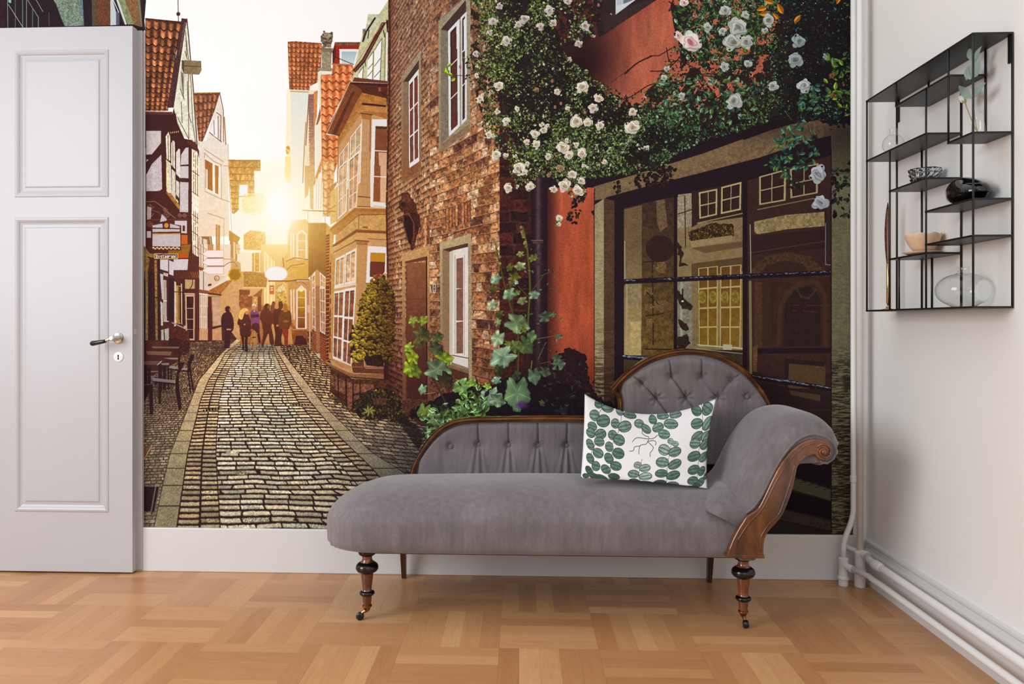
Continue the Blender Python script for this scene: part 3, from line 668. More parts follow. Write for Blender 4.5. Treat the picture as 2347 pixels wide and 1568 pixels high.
quad('2085 -60 2150 -60 2150 1400 2095 1420',lambda u,v,X,Y: mix(col((206,140,80)),col((104,46,30)),(fr(v*21)>.2)*1.)*(1+.3*(noise(X,Y,4,2)-.5))[...,None],T)
poly('1910 1170 1980 1180 1985 1270 1930 1230',(206,190,166),T)
poly('2150 -60 2230 -60 2210 1180 2150 1180',(204,160,104),T,n=.15)
# banner
poly('852 540 1022 540 1022 1060 935 980 855 1060',(172,120,56),G,c2=(122,78,38),n=.1,ns=12,g=(0,512,0,640));line('797 422 1105 432',2.4,(170,120,60),G);line('1030 425 1110 375',1.8,(170,120,60),G)
line('850 425 850 540',1.2,(206,160,90),G);line('1010 430 1012 540',1.2,(206,160,90),G)
# ---- bay window house
poly('1010 60 1100 -10 1270 -270 1300 -270 1280 560 900 560 920 440',(206,206,166),F,n=.12)
poly('1005 30 1060 20 1080 90 1010 160',(150,146,110),F,n=.4);poly('1060 -120 1200 -120 1060 120 1020 150',(206,210,180),F,n=.15);line('1010 150 1040 60 1130 -80',4,(64,44,40),F);line('1060 120 1070 40',2,(70,50,44),F)
poly('1200 -40 1245 -40 1030 360 935 465 905 440 1000 330',(96,54,42),F,n=.2);line('910 430 1100 130 1210 -30',1.4,(190,140,100),F);line('930 450 1030 320 1130 140',1.4,(150,100,74),F)
poly('1240 -60 1290 -60 1275 60 1250 60',(58,34,36),F)
for p in ('1060 330 1115 250 1105 540 1050 525','1125 240 1200 120 1180 545 1118 540','968 470 1015 400 1005 530 960 515'): poly(p,(246,248,242),F);line(p,1.6,(120,110,84),F)
line('1060 430 1110 370',1.3,(90,70,60),F);line('1125 400 1185 320',1.3,(90,70,60),F);line('1058 500 1108 440',1.3,(90,70,60),F);line('1125 510 1185 440',1.3,(90,70,60),F)
line('1030 330 1038 400',1.6,(80,50,40),F);line('1235 70 1225 540',2,(150,140,110),F);poly('1245 60 1272 70 1268 555 1235 550',(232,236,226),F)
line('1215 40 1228 110',2,(70,46,40),F)
poly('760 1100 900 700 985 640 1282 700 1282 1568 750 1568',(176,122,70),F,n=.1)
# soffit & cornice
poly('905 550 925 512 1270 555 1280 600 1280 920 1250 780 1000 660 880 860 780 1100 640 1070 700 930 800 740',(100,50,36),F,n=.15,ns=6)
poly('650 1068 880 560 960 610 1000 640 790 1080 760 1095',(136,78,46),F,n=.15);poly('700 1075 900 660 930 650 740 1085',(92,48,34),F,a=.8)
line('650 1070 880 555 1275 575',2,(206,180,150),F);poly('880 560 1278 575 1278 606 890 580',(78,38,34),F);poly('905 550 925 512 1270 550 1270 568',(120,66,50),F)
poly('1000 665 1245 720 1245 780 1010 760 1000 800 790 1120 770 1110 985 720',(186,128,66),F,n=.2);poly('1000 765 1240 790 1240 808 1000 785',(72,38,34),F)
poly('1000 790 1255 810 1255 865 1010 850 790 1180 770 1160',(196,140,80),F,n=.15);poly('1100 865 1258 870 1258 930 1100 915',(176,118,66),F,n=.1)
poly('1165 610 1190 610 1190 660 1165 650',(150,100,80),F);line('1180 655 1260 700',1.6,(70,36,32),F)
# bay body front
poly('770 1190 1000 860 1100 880 1258 930 1258 1568 750 1568',(206,160,110),F,n=.06)
poly('1050 380 1600 380 1600 1380 1320 1200 1060 1568'.replace('1050 380','1130 100'),(206,160,110),G) if 0 else None
poly('1140 -60 1340 -160 1605 -120 1605 2200 1060 2200 1100 900 1130 300',(204,158,106),G,n=.08,ns=8)
# pilaster upper
poly('1000 930 1090 930 1080 1568 985 1568',(202,158,116),F,n=.08,ns=4);line('1085 930 1075 1568',2,(140,90,56),F);line('1000 930 985 1568',1.6,(236,206,160),F)
poly('990 855 1100 870 1090 935 1000 925',(176,120,70),F,n=.1);line('985 870 1105 885',2,(110,62,40),F)
poly('1345 -130 1437 -130 1430 300 1440 380 1325 380 1330 300 1340 280',(198,152,104),G,n=.08,ns=4);line('1325 290 1435 300',2.4,(120,74,44),G);line('1320 385 1440 388',2,(130,80,50),G)
# upper front window
poly('1100 930 1258 930 1258 1000 1135 995 1120 1568 1080 1568 1095 1200',(232,230,228),F);poly('1135 1000 1258 1005 1258 1568 1120 1568',(140,82,50),F,n=.12,ns=9)
poly('1165 1260 1258 1265 1258 1568 1180 1568',(216,176,140),F,n=.05);line('1130 1243 1256 1250',2.4,(232,226,220),F);line('1120 1500 1256 1508',2.4,(226,220,214),F);poly('1135 1000 1258 1005 1258 1030 1135 1022',(92,50,38),F)
poly('1440 -60 1475 -60 1465 340 1600 350 1600 400 1440 390',(234,226,220),G);poly('1476 0 1535 0 1532 340 1468 335',(150,88,50),G,n=.1);poly('1535 0 1600 0 1600 345 1532 338',(222,182,146),G,n=.05);line('1475 100 1600 108',2.2,(236,230,224),G)
line('1470 380 1600 392',2,(206,190,180),G,n=.3)
# upper side windows
win('775 1290 870 1150 865 1620 765 1700',F,frame=(238,226,206),pane=(206,166,128),nc=2,nr=3,b=.1,bt=.03,m=.07,mt=.02,n=.2)
win('885 1110 1000 960 985 1560 870 1640',F,frame=(240,230,214),pane=(210,178,140),nc=2,nr=3,b=.1,bt=.03,m=.08,mt=.02,n=.2)
win('1140 20 1225 -60 1215 430 1130 510',G,frame=(240,228,208),pane=(216,180,140),nc=2,nr=3,b=.1,bt=.03,m=.08,mt=.02,n=.2)
win('1235 -60 1340 -150 1310 385 1235 430',G,frame=(242,232,216),pane=(206,160,118),nc=2,nr=3,b=.1,bt=.03,m=.08,mt=.02,n=.25)
# mid cornice
poly('1048 598 1290 395 1600 405 1600 460 1330 465 1120 650 1090 655',(186,128,66),G,n=.12,ns=5);poly('1280 395 1600 402 1600 440 1300 430 1060 610 1048 600',(170,110,56),G,n=.1);line('1048 600 1290 395 1600 405',2,(226,186,126),G);line('1330 465 1600 462',2,(120,72,42),G);line('1120 655 1330 466',2,(120,72,42),G)
poly('1330 468 1600 464 1600 620 1310 605 1110 730 1110 660',(204,160,98),G,n=.16,ns=5);line('1330 470 1328 600',1.6,(140,92,54),G)
poly('1300 605 1600 622 1600 642 1310 632 1085 775 1085 755',(130,78,46),G,n=.1);line('1085 752 1305 604 1600 620',1.6,(150,96,56),G)
poly('1310 640 1600 645 1600 700 1320 690 1090 820 1085 780',(208,162,104),G,n=.1);line('1090 822 1310 705 1420 715',2,(130,80,48),G);line('1420 690 1600 700 ',1.6,(150,96,60),G);poly('1360 590 1375 570 1410 575 1420 595',(150,96,60),G)
poly('1300 700 1420 708 1410 745 1310 742',(170,112,68),G,n=.1);line('1295 705 1425 715',2,(110,64,42),G);line('1305 745 1410 748',1.4,(120,70,46),G)
poly('1310 745 1408 748 1395 1340 1300 1300',(196,146,98),G,n=.08,ns=4);line('1310 745 1300 1300',1.4,(232,200,150),G)
# lower front window
poly('1415 758 1600 770 1590 1000 1480 1110 1398 1110',(236,228,226),G);poly('1440 820 1582 826 1575 1000 1540 1060 1433 1050',(112,50,44),G);poly('1440 820 1582 826 1580 910 1438 905',(196,140,40),G);line('1398 1112 1500 1115',2,(140,90,60),G)
# lower side windows
win('1110 880 1200 835 1190 1130 1100 1155',G,frame=(236,224,206),pane=(206,160,120),nc=2,nr=1,b=.12,bt=.08,m=.09,n=.2)
win('1205 830 1308 775 1300 1110 1195 1130',G,frame=(238,226,210),pane=(206,166,130),nc=2,nr=1,b=.12,bt=.08,m=.09,n=.5)
line('1095 1158 1300 1120',3,(236,222,206),G)
win('232 385 320 370 298 960 222 925',H,frame=(236,228,222),pane=(150,96,66),nc=2,nr=3,b=.1,bt=.03,m=.1,mt=.03,n=.35)
win('318 365 412 350 375 1000 300 965',H,frame=(238,230,226),pane=(140,88,60),nc=2,nr=3,b=.1,bt=.03,m=.1,mt=.03,n=.4)
poly('222 925 375 985 372 1030 300 1010 225 960',(190,140,92),H,n=.1);line('222 930 372 990',2,(236,226,214),H)
poly('195 60 240 90 235 380 222 960 190 930 200 420',(196,146,84),H,n=.15)
line('205 150 200 880',3,(120,62,40),H,n=.3)
# base of the bay
poly('165 960 400 1060 670 1060 680 1110 400 1100 340 1075 170 985',(150,106,70),H,n=.15);line('170 985 360 1085 640 1105',2,(60,32,34),H);line('168 960 370 1052',1.6,(206,160,110),H)
poly('205 1010 385 1100 700 1110 700 1420 560 1420 380 1375 200 1200',(92,54,40),H,n=.5,ns=6)
for p in ('210 1060 230 1080 235 1170 208 1150','240 1070 260 1085 265 1200 240 1180','275 1100 320 1120 325 1230 275 1200','340 1120 385 1140 380 1370 345 1350','395 1140 440 1145 445 1210 395 1220','450 1140 560 1145 560 1200 455 1210','395 1240 560 1240 560 1330 400 1340'):
    poly(p,(146,100,74),H,n=.5,ns=4,a=.75)
for p in ('388 1100 386 1370','448 1110 445 1330','265 1050 270 1240','330 1080 335 1320','205 1200 335 1290','388 1225 560 1225'): line(p,1.8,(46,26,28),H)
poly('375 980 470 880 480 1000 640 1000 645 1060 390 1050',(110,66,48),H,n=.2);poly('480 870 640 880 640 1000 490 990',(56,32,34),H);line('490 880 495 1010 640 1010',4,(176,130,100),H);line('380 1000 640 1010',2,(150,110,84),H,n=.2)
poly('665 860 700 860 700 1110 640 1110 640 1000',(66,34,34),H)
# ---- long brick front (two planes through different vanishing points)
BP=[(192,136,90),(178,118,76),(158,104,70),(208,152,106),(134,86,62),(110,70,56),(216,170,128),(172,120,80),(152,100,68),(216,182,148)]
def brickwall(vx,vy,dv,du,seed,dark=0.):
    def f(X,Y):
        d=np.maximum(X-vx,20.)
        wy=(noise(X,Y,26,seed)-.5)*3.; 
        v=(Y-vy+wy)/d/dv; vi=np.floor(v); fv=fr(v)
        u=1./d/du*(-1)
        q=u+.5*fr(vi*.5)+(hsh(vi,vi*0,seed)-.5)*.5+.14*(noise(X,Y,11,seed+1)-.5)
        # irregular lengths: sometimes split into headers
        qi=np.floor(q); fu=fr(q)
        sp=hsh(qi,vi,seed+7)>.55
        fu2=np.where(sp,fr(fu*2),fu); q2=np.where(sp,qi*2+np.floor(fu*2),qi*2); wpx=np.where(sp,.5,1)*d*d*du
        hpx=d*dv
        e=np.minimum(np.minimum(fu2,1-fu2)*wpx,np.minimum(fv,1-fv)*hpx)
        e=e+(fbm(X,Y,4,seed+2)-.5)*3.2
        h=hsh(q2,vi,seed+3)
        o=pal(BP,h)
        o=o*(1+.55*(fbm(X,Y,5,seed+5)-.5)*2+.35*(noise(X,Y,1.7,8)-.5))[...,None]
        # light scuffs
        sc=smooth(.60,.74,fbm(X,Y,7,seed+6))*.75*(hsh(q2,vi,seed+5)>.45)
        o=mix(o,col((214,176,140)),sc)
        mo=mix(col((192,152,112)),col((104,66,50)),smooth(.3,.9,1-fv))*(1+.3*(noise(X,Y,3,2)-.5))[...,None]
        o=mix(mo,o,smooth(.7,2.1,e))
        # darker, browner low on the facade; paler, greyer up high
        g=smooth(560,20,Y)*smooth(1150,880,X)*.0
        up=smooth(420,60,Y)
        o=mix(o,o*f32((.70,.70,.74))+col((36,30,28)),up*.8)
        lo=smooth(640,930,Y)*(.55+.4*smooth(1080,900,X))
        o=mix(o,o*f32((.52,.42,.44))+col((8,2,6)),lo)
        ed=smooth(915,890,X); o=mix(o,o*f32((.8,.66,.6)),ed*.8)
        return np.clip(o,0,1)
    return f
poly('890 -20 985 -20 985 960 905 960 892 940 885 500',brickwall(545,690,.0345,4.6e-5,21))
poly('985 -20 1146 -20 1146 960 985 960',brickwall(350,690,.0288,5.4e-5,22))
line('893 -10 893 200 886 480 889 640',4,(78,42,36),n=.15);line('896 0 892 640',1.2,(120,70,50),a=.6)
# corner return, darker
def darkbrick(X,Y):
    v=(Y+ (X-1145)*.02+(noise(X,Y,20,3)-.5)*4)/25.5; vi=np.floor(v); fv=fr(v)
    u=X/44.+.5*fr(vi*.5)+hsh(vi,vi*0,2)*.3; ui=np.floor(u); fu=fr(u)
    e=np.minimum(np.minimum(fu,1-fu)*44,np.minimum(fv,1-fv)*25.5)+(fbm(X,Y,5,1)-.5)*6
    o=pal([(84,38,34),(66,32,32),(98,46,36),(58,30,34),(76,36,32)],hsh(ui,vi,4))*(1+.6*(fbm(X,Y,6,5)-.5)*2)[...,None]
    o=mix(col((96,62,50))*(1+.5*(noise(X,Y,4,2)-.5))[...,None],o,smooth(.5,2.5,e))
    return np.clip(mix(o,col((42,26,32)),smooth(1190,1240,X)*.7+.15+.3*smooth(700,900,Y)),0,1)
poly('1145 -20 1250 -20 1250 960 1145 960',darkbrick)
# ---- stone window surrounds on the brick front
ST=(176,166,140)
def surround(outer,inner,M,c=ST,c2=None): 
    poly(outer,c,M,n=.14,ns=4,c2=c2)
poly('147 655 315 425 320 1450 310 1500 160 1560 150 1540',(172,158,132),I,c2=(150,110,76),n=.14,ns=4)
poly('165 700 298 515 300 640 215 710 215 1440 165 1470',(150,132,112),I,c2=(150,104,70),n=.12);poly('165 700 298 515 298 590 210 700',(86,62,56),I)
win('212 700 297 590 302 1380 216 1440',I,frame=(232,232,230),pane=(128,74,58),nc=2,nr=3,b=.1,bt=.05,m=.16,mt=.02,n=.15)
poly('165 1470 305 1385 318 1450 165 1545',(150,98,66),I,n=.2)
poly('467 180 670 0 740 -60 740 1120 720 1140 490 1300 468 1290',(170,164,140),I,c2=(166,146,116),n=.16,ns=4)
poly('487 250 700 10 705 100 550 270 550 1180 487 1230',(140,128,112),I,n=.14);poly('487 250 700 0 705 100 550 268',(84,62,58),I,n=.1)
win('548 265 645 160 650 1080 556 1170',I,frame=(226,232,232),pane=(92,56,50),nc=1,nr=3,b=.2,bt=.035,mt=.012,pane2=(112,64,52));poly('620 210 642 190 642 410 622 420',(232,236,236),I)
win('655 150 708 95 710 1020 655 1080',I,frame=(224,230,230),pane=(92,60,54),nc=1,nr=3,b=.3,bt=.03,mt=.012);poly('682 170 704 150 704 420 684 440',(230,236,236),I)
line('658 180 660 1085',1.6,(160,160,156),I)
poly('490 1235 735 1060 738 1115 490 1295',(150,124,98),I,n=.2)
# door
poly('112 490 280 445 285 1000 285 1420 268 1420 266 510 130 545 135 1400 115 1400',(206,164,112),J,c2=(120,80,60),n=.14,ns=4,g=(0,600,0,900));poly('128 540 268 505 268 530 135 552',(120,70,50),J)
poly('140 548 262 545 262 1395 140 1390',(156,100,66),J,c2=(84,44,38),n=.12,ns=5,g=(0,600,0,880));line('140 775 262 770',1.4,(110,66,50),J);line('264 515 266 1400',2.6,(54,28,32),J)
line('140 560 140 1390',1.6,(110,66,46),J);poly('110 1400 270 1395 272 1470 130 1480',(92,56,46),J,n=.5,ns=3);poly('140 1480 270 1470 300 1560 230 1560',(80,48,42),J,n=.2);poly('0 1360 110 1400 130 1490 300 1610 330 1690 0 1690'.replace('1610','1590').replace('1690','1600'),(58,40,40),J,n=.4,a=.0)
ell(312,705,11,34,(206,196,180),M=J);ell(312,705,6,22,(70,48,44),M=J);ell(312,700,3,8,(200,190,176),M=J);ell(312,718,3,6,(200,190,176),M=J)
# lower window
poly('345 425 540 365 545 1270 525 1290 405 1185 380 1060 350 1000',(196,176,136),J,c2=(150,130,110),n=.14,ns=4,g=(0,540,0,860))
poly('362 470 520 430 520 455 405 480 405 1180 362 1040',(156,128,98),J,n=.12,ns=3);poly('362 465 520 425 520 455 405 480',(96,66,50),J)
poly('405 480 428 470 428 1130 415 1180 405 1150',(214,204,184),J);poly('428 470 522 448 522 1195 425 1165',(232,228,220),J,n=.04)
for a_,b_ in ((525,705),(715,905),(920,1108)):
    poly(f'448 {a_-3} 490 {a_-10} 490 {b_} 448 {b_}',(146,104,88),J,n=.15)
line('440 500 440 1110',1,(150,130,110),J);line('498 500 498 1120',1,(170,150,130),J);poly('420 1120 522 1140 522 1198 425 1165',(226,222,216),J);line('425 1120 522 1138',2,(110,70,56),J);poly('405 1180 525 1215 525 1240 400 1190',(140,110,80),J,n=.2);poly('405 1195 525 1235 525 1285 415 1250',(96,58,48),J,n=.2)
poly('520 440 542 430 545 1275 526 1280',(176,160,130),J,n=.25,ns=2)
# arched header bricks above lower window & door
for k in range(9):
    x=385+k*19; y0=215-k*7; poly(f'{x} {y0} {x+14} {y0-4} {x+15} {y0+120} {x+2} {y0+126}',BP[k%5],J,n=.5,ns=3)
    line(f'{x-2} {y0} {x} {y0+128}',1.4,(96,54,42),J)
for k in range(3):
    x=232+k*18; poly(f'{x} 270 {x+13} 265 {x+13} 430 {x} 435',BP[(k+2)%5],J,n=.5,ns=3)
line('355 400 440 365 540 330',1.6,(96,56,40),J)
# relief figure
poly('105 115 150 110 175 150 200 185 205 230 215 250 220 310 205 370 190 450 180 470 165 465 160 430 140 400 125 350 118 290 85 290 90 275 118 265 125 235 105 220 90 200 95 170 110 150',(92,50,38),J,n=.45,ns=3,wob=1.5)
poly('125 250 165 260 180 300 180 380 165 440 140 390 125 320',(48,26,28),J,n=.3);poly('150 230 200 240 212 300 200 370 186 300 170 250',(70,38,32),J,n=.4);line('215 250 222 310 205 370',2,(44,24,26),J);line('125 250 150 240 185 300 185 400',1.8,(140,86,56),J);poly('110 130 145 120 170 160 140 175 115 165',(112,64,44),J,n=.4);ell(118,185,14,14,(54,30,30),M=J);line('128 330 150 420 165 440',1.6,(140,84,50),J);line('118 265 120 290',1.4,(140,84,50),J)
# ---- drainpipe
poly('915 0 1040 0 1040 960 915 960',(48,30,38),J,n=.1) if 0 else None
poly('1218 -20 1300 -20 1300 960 1218 960',(46,29,36),n=.06,ns=14)
def pipe(X,Y):
    t=(X-1222)/26.; s=np.exp(-((t-.45)/.22)**2)
    return mix(col((48,32,40)),col((104,80,88)),s*.9*(1-.6*smooth(640,820,Y)))*(1+.2*(noise(X,Y,4,1)-.5))[...,None]
poly('1222 300 1248 300 1248 960 1222 960',pipe)
poly('915 410 985 408 985 425 975 430 925 430',(96,70,72),J,n=.3);poly('918 550 980 550 985 565 915 562',(70,50,58),J)
line('915 408 985 408',1.4,(150,120,116),J)
# ---- orange plaster wall
def plaster(X,Y):
    c=mix(col((198,116,90)),col((186,96,66)),smooth(240,560,Y))
    c=mix(c,col((176,80,58)),smooth(60,0,Y)*.3)
    c=c*(1+.10*(noise(X,Y,1.6,3)-.5)*2+.14*(fbm(X*2.2,Y*.4,26,4)-.5)*2)[...,None]
    # darker toward the vine / roof corner
    k=smooth(1360,1290,X+ (Y<400)*0)*(Y>400)
    c=mix(c,col((70,32,36)),smooth(1290,1252,X)*(Y>400)*.85)
    sh=smooth(1500,1330,X+ (Y-80)*.25)*(Y<420)
    c=mix(c,col((82,38,42)),sh*.8)
    c=mix(c,col((120,52,42)),smooth(700,950,Y)*.5)
    return np.clip(c,0,1)
poly('1255 -20 1960 -20 1960 330 1362 460 1362 960 1255 960',plaster)
# upper window corner
poly('960 0 1140 -60 1420 -60 1400 0 1045 235 1000 260',(62,46,46),K,n=.12,ns=4);poly('1025 100 1400 -10 1045 240',(78,62,58),K,n=.2,a=.6);poly('965 0 1025 0 1025 60 1000 60',(104,86,76),K,n=.2)
poly('1118 0 1255 0 1118 102',(216,226,232),K);poly('1128 0 1240 0 1128 40',(196,206,214),K);poly('1172 0 1240 0 1172 28',(120,134,146),K);line('1090 100 1085 95',2,(220,220,220),K)
dimblob(1345,140,70,70,.75,(34,18,30));dimblob(1300,190,60,80,.8,(34,18,30))
# ---- shop window: lintel, jambs
DK=(44,30,38)
poly('1150 1090 1480 930 1760 760 1960 690 1960 1300 1150 1300'.replace('1150 1090','0 0') if 0 else '1240 400 1500 330 1700 285 1960 225 1960 330 1500 440 1362 470 1362 430 1250 430',DK,n=.08,ns=10)
poly('-360 1290 -20 1190 560 1010 850 905 1000 860 1420 795 1440 900 1130 970 800 1085 300 1215 0 1290 -300 1370',(138,116,88),L,n=.22,ns=6)
def woodgr(a,b,p=2.,s=3):
    return lambda X,Y: mix(col(a),col(b),fbm(X,Y*.12*8 if 0 else Y*.1,p,s))*(1+.15*(noise(X,Y,1.4,3)-.5))[...,None]
poly('977 1300 1560 1120 2000 960 2000 1040 1500 1200 1100 1330 1040 1375 975 1385',(140,118,88),K,n=.18,ns=5)
for q_ in ('600 1010 640 1000 650 1110 610 1120','690 980 720 970 735 1090 700 1095','760 945 785 940 780 1000 765 1005','430 1060 470 1050 480 1160 440 1165'): poly(q_,(150,120,84),L,n=.3,a=.35)
dimblob(1790,300,120,26,.45,(40,28,34))
poly('800 1085 1130 970 1290 935 1290 1568 1240 1568 1240 1110 700 1240 180 1380 -50 1420 -340 1530 -380 1460 -60 1340 300 1215',DK,L)
poly('1362 470 1385 455 1383 900 1362 905',(160,150,112),n=.14,ns=3,c2=(140,136,112))
def threads(c1,c2,amt0=.25,y0=700,y1=900,p=2.6):
    def f(X,Y):
        t=fbm(X*.14,Y*1.,p,7); k=smooth(y0,y1,Y)
        o=mix(col(c1),col(c2),smooth(.35,.62,t)*(amt0+(1-amt0)*k))
        return np.clip(o*(1+.18*(noise(X*.6,Y,2.2,5)-.5)+.16*(fbm(X,Y*.3,9,3)-.5))[...,None],0,1)
    return f
poly('1362 470 1384 457 1384 960 1362 960',threads((176,166,130),(96,72,54),.1))
poly('1384 455 1408 460 1408 960 1384 960',threads((104,76,60),(78,54,46),.3))
line('1362 440 1362 960',2,(90,40,36))
poly('1408 462 1430 470 1430 960 1408 960',DK)
# glass
GP='1428 478 1700 418 1905 355 1905 1222 1428 1222'
def glass(X,Y):
    c=mix(col((84,64,52)),col((70,48,42)),smooth(1500,1850,X))
    c=mix(c,col((110,88,56)),smooth(640,800,Y)*smooth(1720,1430,X)*.5)
    c=mix(c,col((44,32,34)),smooth(880,960,Y))
    return c*(1+.2*(fbm(X,Y,30,4)-.5)*2+.12*(noise(X,Y,1.5,3)-.5))[...,None]
poly(GP,glass)
# left pane reflections
poly('612 350 730 320 730 800 725 1320 612 1320',(126,106,78),M,c2=(196,176,120),n=.12,ns=5,g=(0,560,0,810))
for k in range(14): line(f'660 {330+k*20} 730 {318+k*20}',.8,(96,74,56),M,a=.5)
poly('730 310 940 265 940 1320 728 1320',(78,58,50),M,c2=(122,98,50),n=.3,ns=6,g=(0,470,0,800))
poly('825 290 880 280 900 460 850 500 830 430',(150,128,92),M,n=.3,a=.6)
poly('640 850 725 845 725 1000 640 990',(160,146,116),M,n=.2,a=.7)
ell(850,610,95,90,(60,38,38),M=M,n=.2,a=.85)
for (x,y,w,h) in ((745,870,60,60),(830,700,60,80),(750,980,60,50),(815,960,60,70),(760,1080,50,50),(800,720,40,40)): poly([(M[0]+(x)/M[2],M[1]+y/M[2]),(M[0]+(x+w)/M[2],M[1]+(y-5)/M[2]),(M[0]+(x+w)/M[2],M[1]+(y+h)/M[2]),(M[0]+(x)/M[2],M[1]+(y+h*.8)/M[2])],(146,118,76),n=.5,ns=3,a=.55)
for p in ('800 600 805 1250','740 700 860 690','740 1060 880 1040','760 900 840 980'): line(p,3,(56,36,34),M,n=.25,a=.8)
line('615 560 615 815',2,(190,186,160),M);line('630 850 628 1320',2.4,(176,180,156),M);poly('650 1100 720 1090 722 1320 650 1320',(206,186,130),M,n=.15,a=.7)
# middle pane
poly('965 265 1400 160 1400 1300 965 1300',(150,132,98),M,c2=(160,140,96),n=.1,ns=8)
poly('1060 230 1400 160 1400 400 1110 440 1060 470',(66,46,42),M,n=.15);poly('970 250 1060 240 1062 460 965 480',(168,156,132),M,n=.25,ns=4)
win('1108 235 1232 210 1230 385 1112 412',M,frame=(196,184,140),pane=(70,46,42),nc=2,nr=2,b=.09,bt=.06,m=.04,mt=.05);win('1258 200 1392 165 1388 352 1255 380',M,frame=(200,188,144),pane=(66,44,42),nc=2,nr=2,b=.08,bt=.06,m=.04,mt=.05)
line('1100 440 1400 375',2.4,(176,160,120),M)
poly('1040 500 1180 440 1340 450 1350 520 1200 560 1045 560',(70,52,34),M,n=.7,ns=3,wob=4);bush([(1220+1040/2.904,360+490/2.904),(1220+1200/2.904,360+440/2.904),(1220+1340/2.904,360+470/2.904),(1220+1330/2.904,360+520/2.904),(1220+1045/2.904,360+560/2.904)],160,[(120,96,44),(80,66,40),(60,44,34),(140,110,50)],L=(3,7),seed=5)
poly('1050 560 1330 520 1330 560 1180 585 1060 605',(170,150,110),M,n=.1);poly('1060 605 1400 560 1400 600 1150 640',(96,74,56),M,a=.6)
poly('1340 470 1400 455 1400 560 1345 550',(150,130,96),M,n=.2);poly('1060 710 1400 665 1400 760 1110 790 1060 800',(110,88,62),M,n=.1)
win('1105 740 1235 725 1232 1260 1110 1260',M,frame=(206,186,120),pane=(120,84,50),nc=2,nr=4,b=.05,bt=.01,m=.07,mt=.02,pane2=(150,120,44));win('1252 730 1392 715 1385 1270 1250 1265',M,frame=(206,186,122),pane=(124,88,52),nc=2,nr=4,b=.05,bt=.01,m=.07,mt=.02,pane2=(150,120,46))
poly('1060 800 1105 790 1108 1260 1060 1260',(150,128,92),M,n=.1)
for x in (1132,1202,1282,1352): ell(x,932,26,42,(160,140,62),M=M,n=.25);ell(x,932,15,28,(130,108,50),M=M,n=.3,a=.6)
line('1100 1250 1400 1275',3,(216,206,166),M);line('1210 1290 1400 1310',2.4,(170,168,136),M);poly('1270 1245 1330 1250 1325 1300 1268 1290',(206,200,170),M)
poly('965 830 1060 830 1065 1260 965 1280',(150,146,128),M,n=.2,ns=5);poly('985 830 1000 830 1000 1280 985 1280',(176,190,176),M,a=.7)
for p in ('965 880 1030 960 1070 990 1060 1020 1000 1010 965 940','970 1080 1030 1110 1045 1150 1020 1160 980 1130','965 1200 1030 1180 1050 1240 1000 1290 965 1290','980 600 1010 640 990 700 1040 720 980 730','965 560 1000 600 980 660 965 650'): poly(p,(62,46,40),M,n=.3,wob=2)
line('1015 260 1020 600',2,(56,38,38),M);line('970 380 1060 350',2,(56,38,38),M);line('1000 880 1000 960',3,(40,28,32),M);ell(1000,960,9,6,(240,226,180),M=M)
poly('965 1280 1400 1290 1400 1568 965 1568',(84,66,48),M,n=.25,ns=8);line('750 1278 1400 1290',2.4,(56,42,38),M);line('1090 1275 1400 1310',1.6,(190,188,160),M)
# right pane
poly('1432 160 1900 20 1960 0 1985 -10 1985 800 1432 800',(76,52,48),M,n=.12,ns=9)
win('1510 130 1690 80 1686 290 1510 320',M,frame=(190,178,134),pane=(66,44,42),nc=2,nr=2,b=.07,bt=.05,m=.04,mt=.04);win('1715 80 1905 40 1900 240 1718 275',M,frame=(186,172,130),pane=(66,44,42),nc=2,nr=2,b=.07,bt=.05,m=.04,mt=.04)
line('1500 350 1900 270',2.4,(150,134,100),M);poly('1478 430 1690 385 1945 365 1945 460 1700 480 1500 515 1478 500',(166,148,106),M,n=.28,ns=6)
poly('1440 530 1945 480 1945 610 1440 650',(66,44,44),M);line('1440 640 1950 560',2,(96,72,58),M)
poly('1440 800 1480 720 1560 660 1680 635 1850 660 1950 760 1985 800',(92,66,50),M,n=.3,ns=4);poly('1500 800 1560 720 1680 690 1800 710 1860 800',(74,50,44),M)
line('1450 450 1455 770',2.4,(176,176,140),M);line('1950 360 1955 700',3.4,(46,40,46),M);line('1952 440 1952 715 1985 718',1.4,(170,176,176),M)
poly('1432 810 1985 800 1985 1440 1432 1440',(78,52,44),M,n=.16,ns=7)
poly('1480 830 1580 830 1600 1260 1480 1270',(104,74,50),M,a=.7,n=.2);poly('1530 830 1610 830 1600 1260 1530 1260',(60,40,40),M,a=.5);line('1640 1250 1650 1000 1700 900 1780 840 1890 830 1950 930 1950 1260',10,(96,70,50),M,a=.6)
poly('1670 1260 1680 980 1750 880 1850 860 1920 940 1920 1260',(62,42,42),M,n=.1);line('1450 830 1455 1440',6,(150,146,104),M,a=.9);poly('1470 1260 1500 1250 1495 1430 1470 1430',(120,84,56),M,n=.3)
line('1760 880 1790 930 1840 940 1890 880',5,(104,84,54),M,a=.5);line('1740 985 1940 990',3,(104,62,52),M,n=.4,a=.7);line('1735 1020 1940 1035',3,(104,62,52),M,n=.4,a=.7)
poly('1500 1275 1985 1270 1985 1305 1500 1310',(46,32,40),M);poly('1680 1340 1950 1365 1950 1540 1700 1540',(104,82,52),M,n=.1);poly('1680 1340 1950 1365 1945 1395 1710 1375 1700 1540 1680 1540',(56,40,42),M)
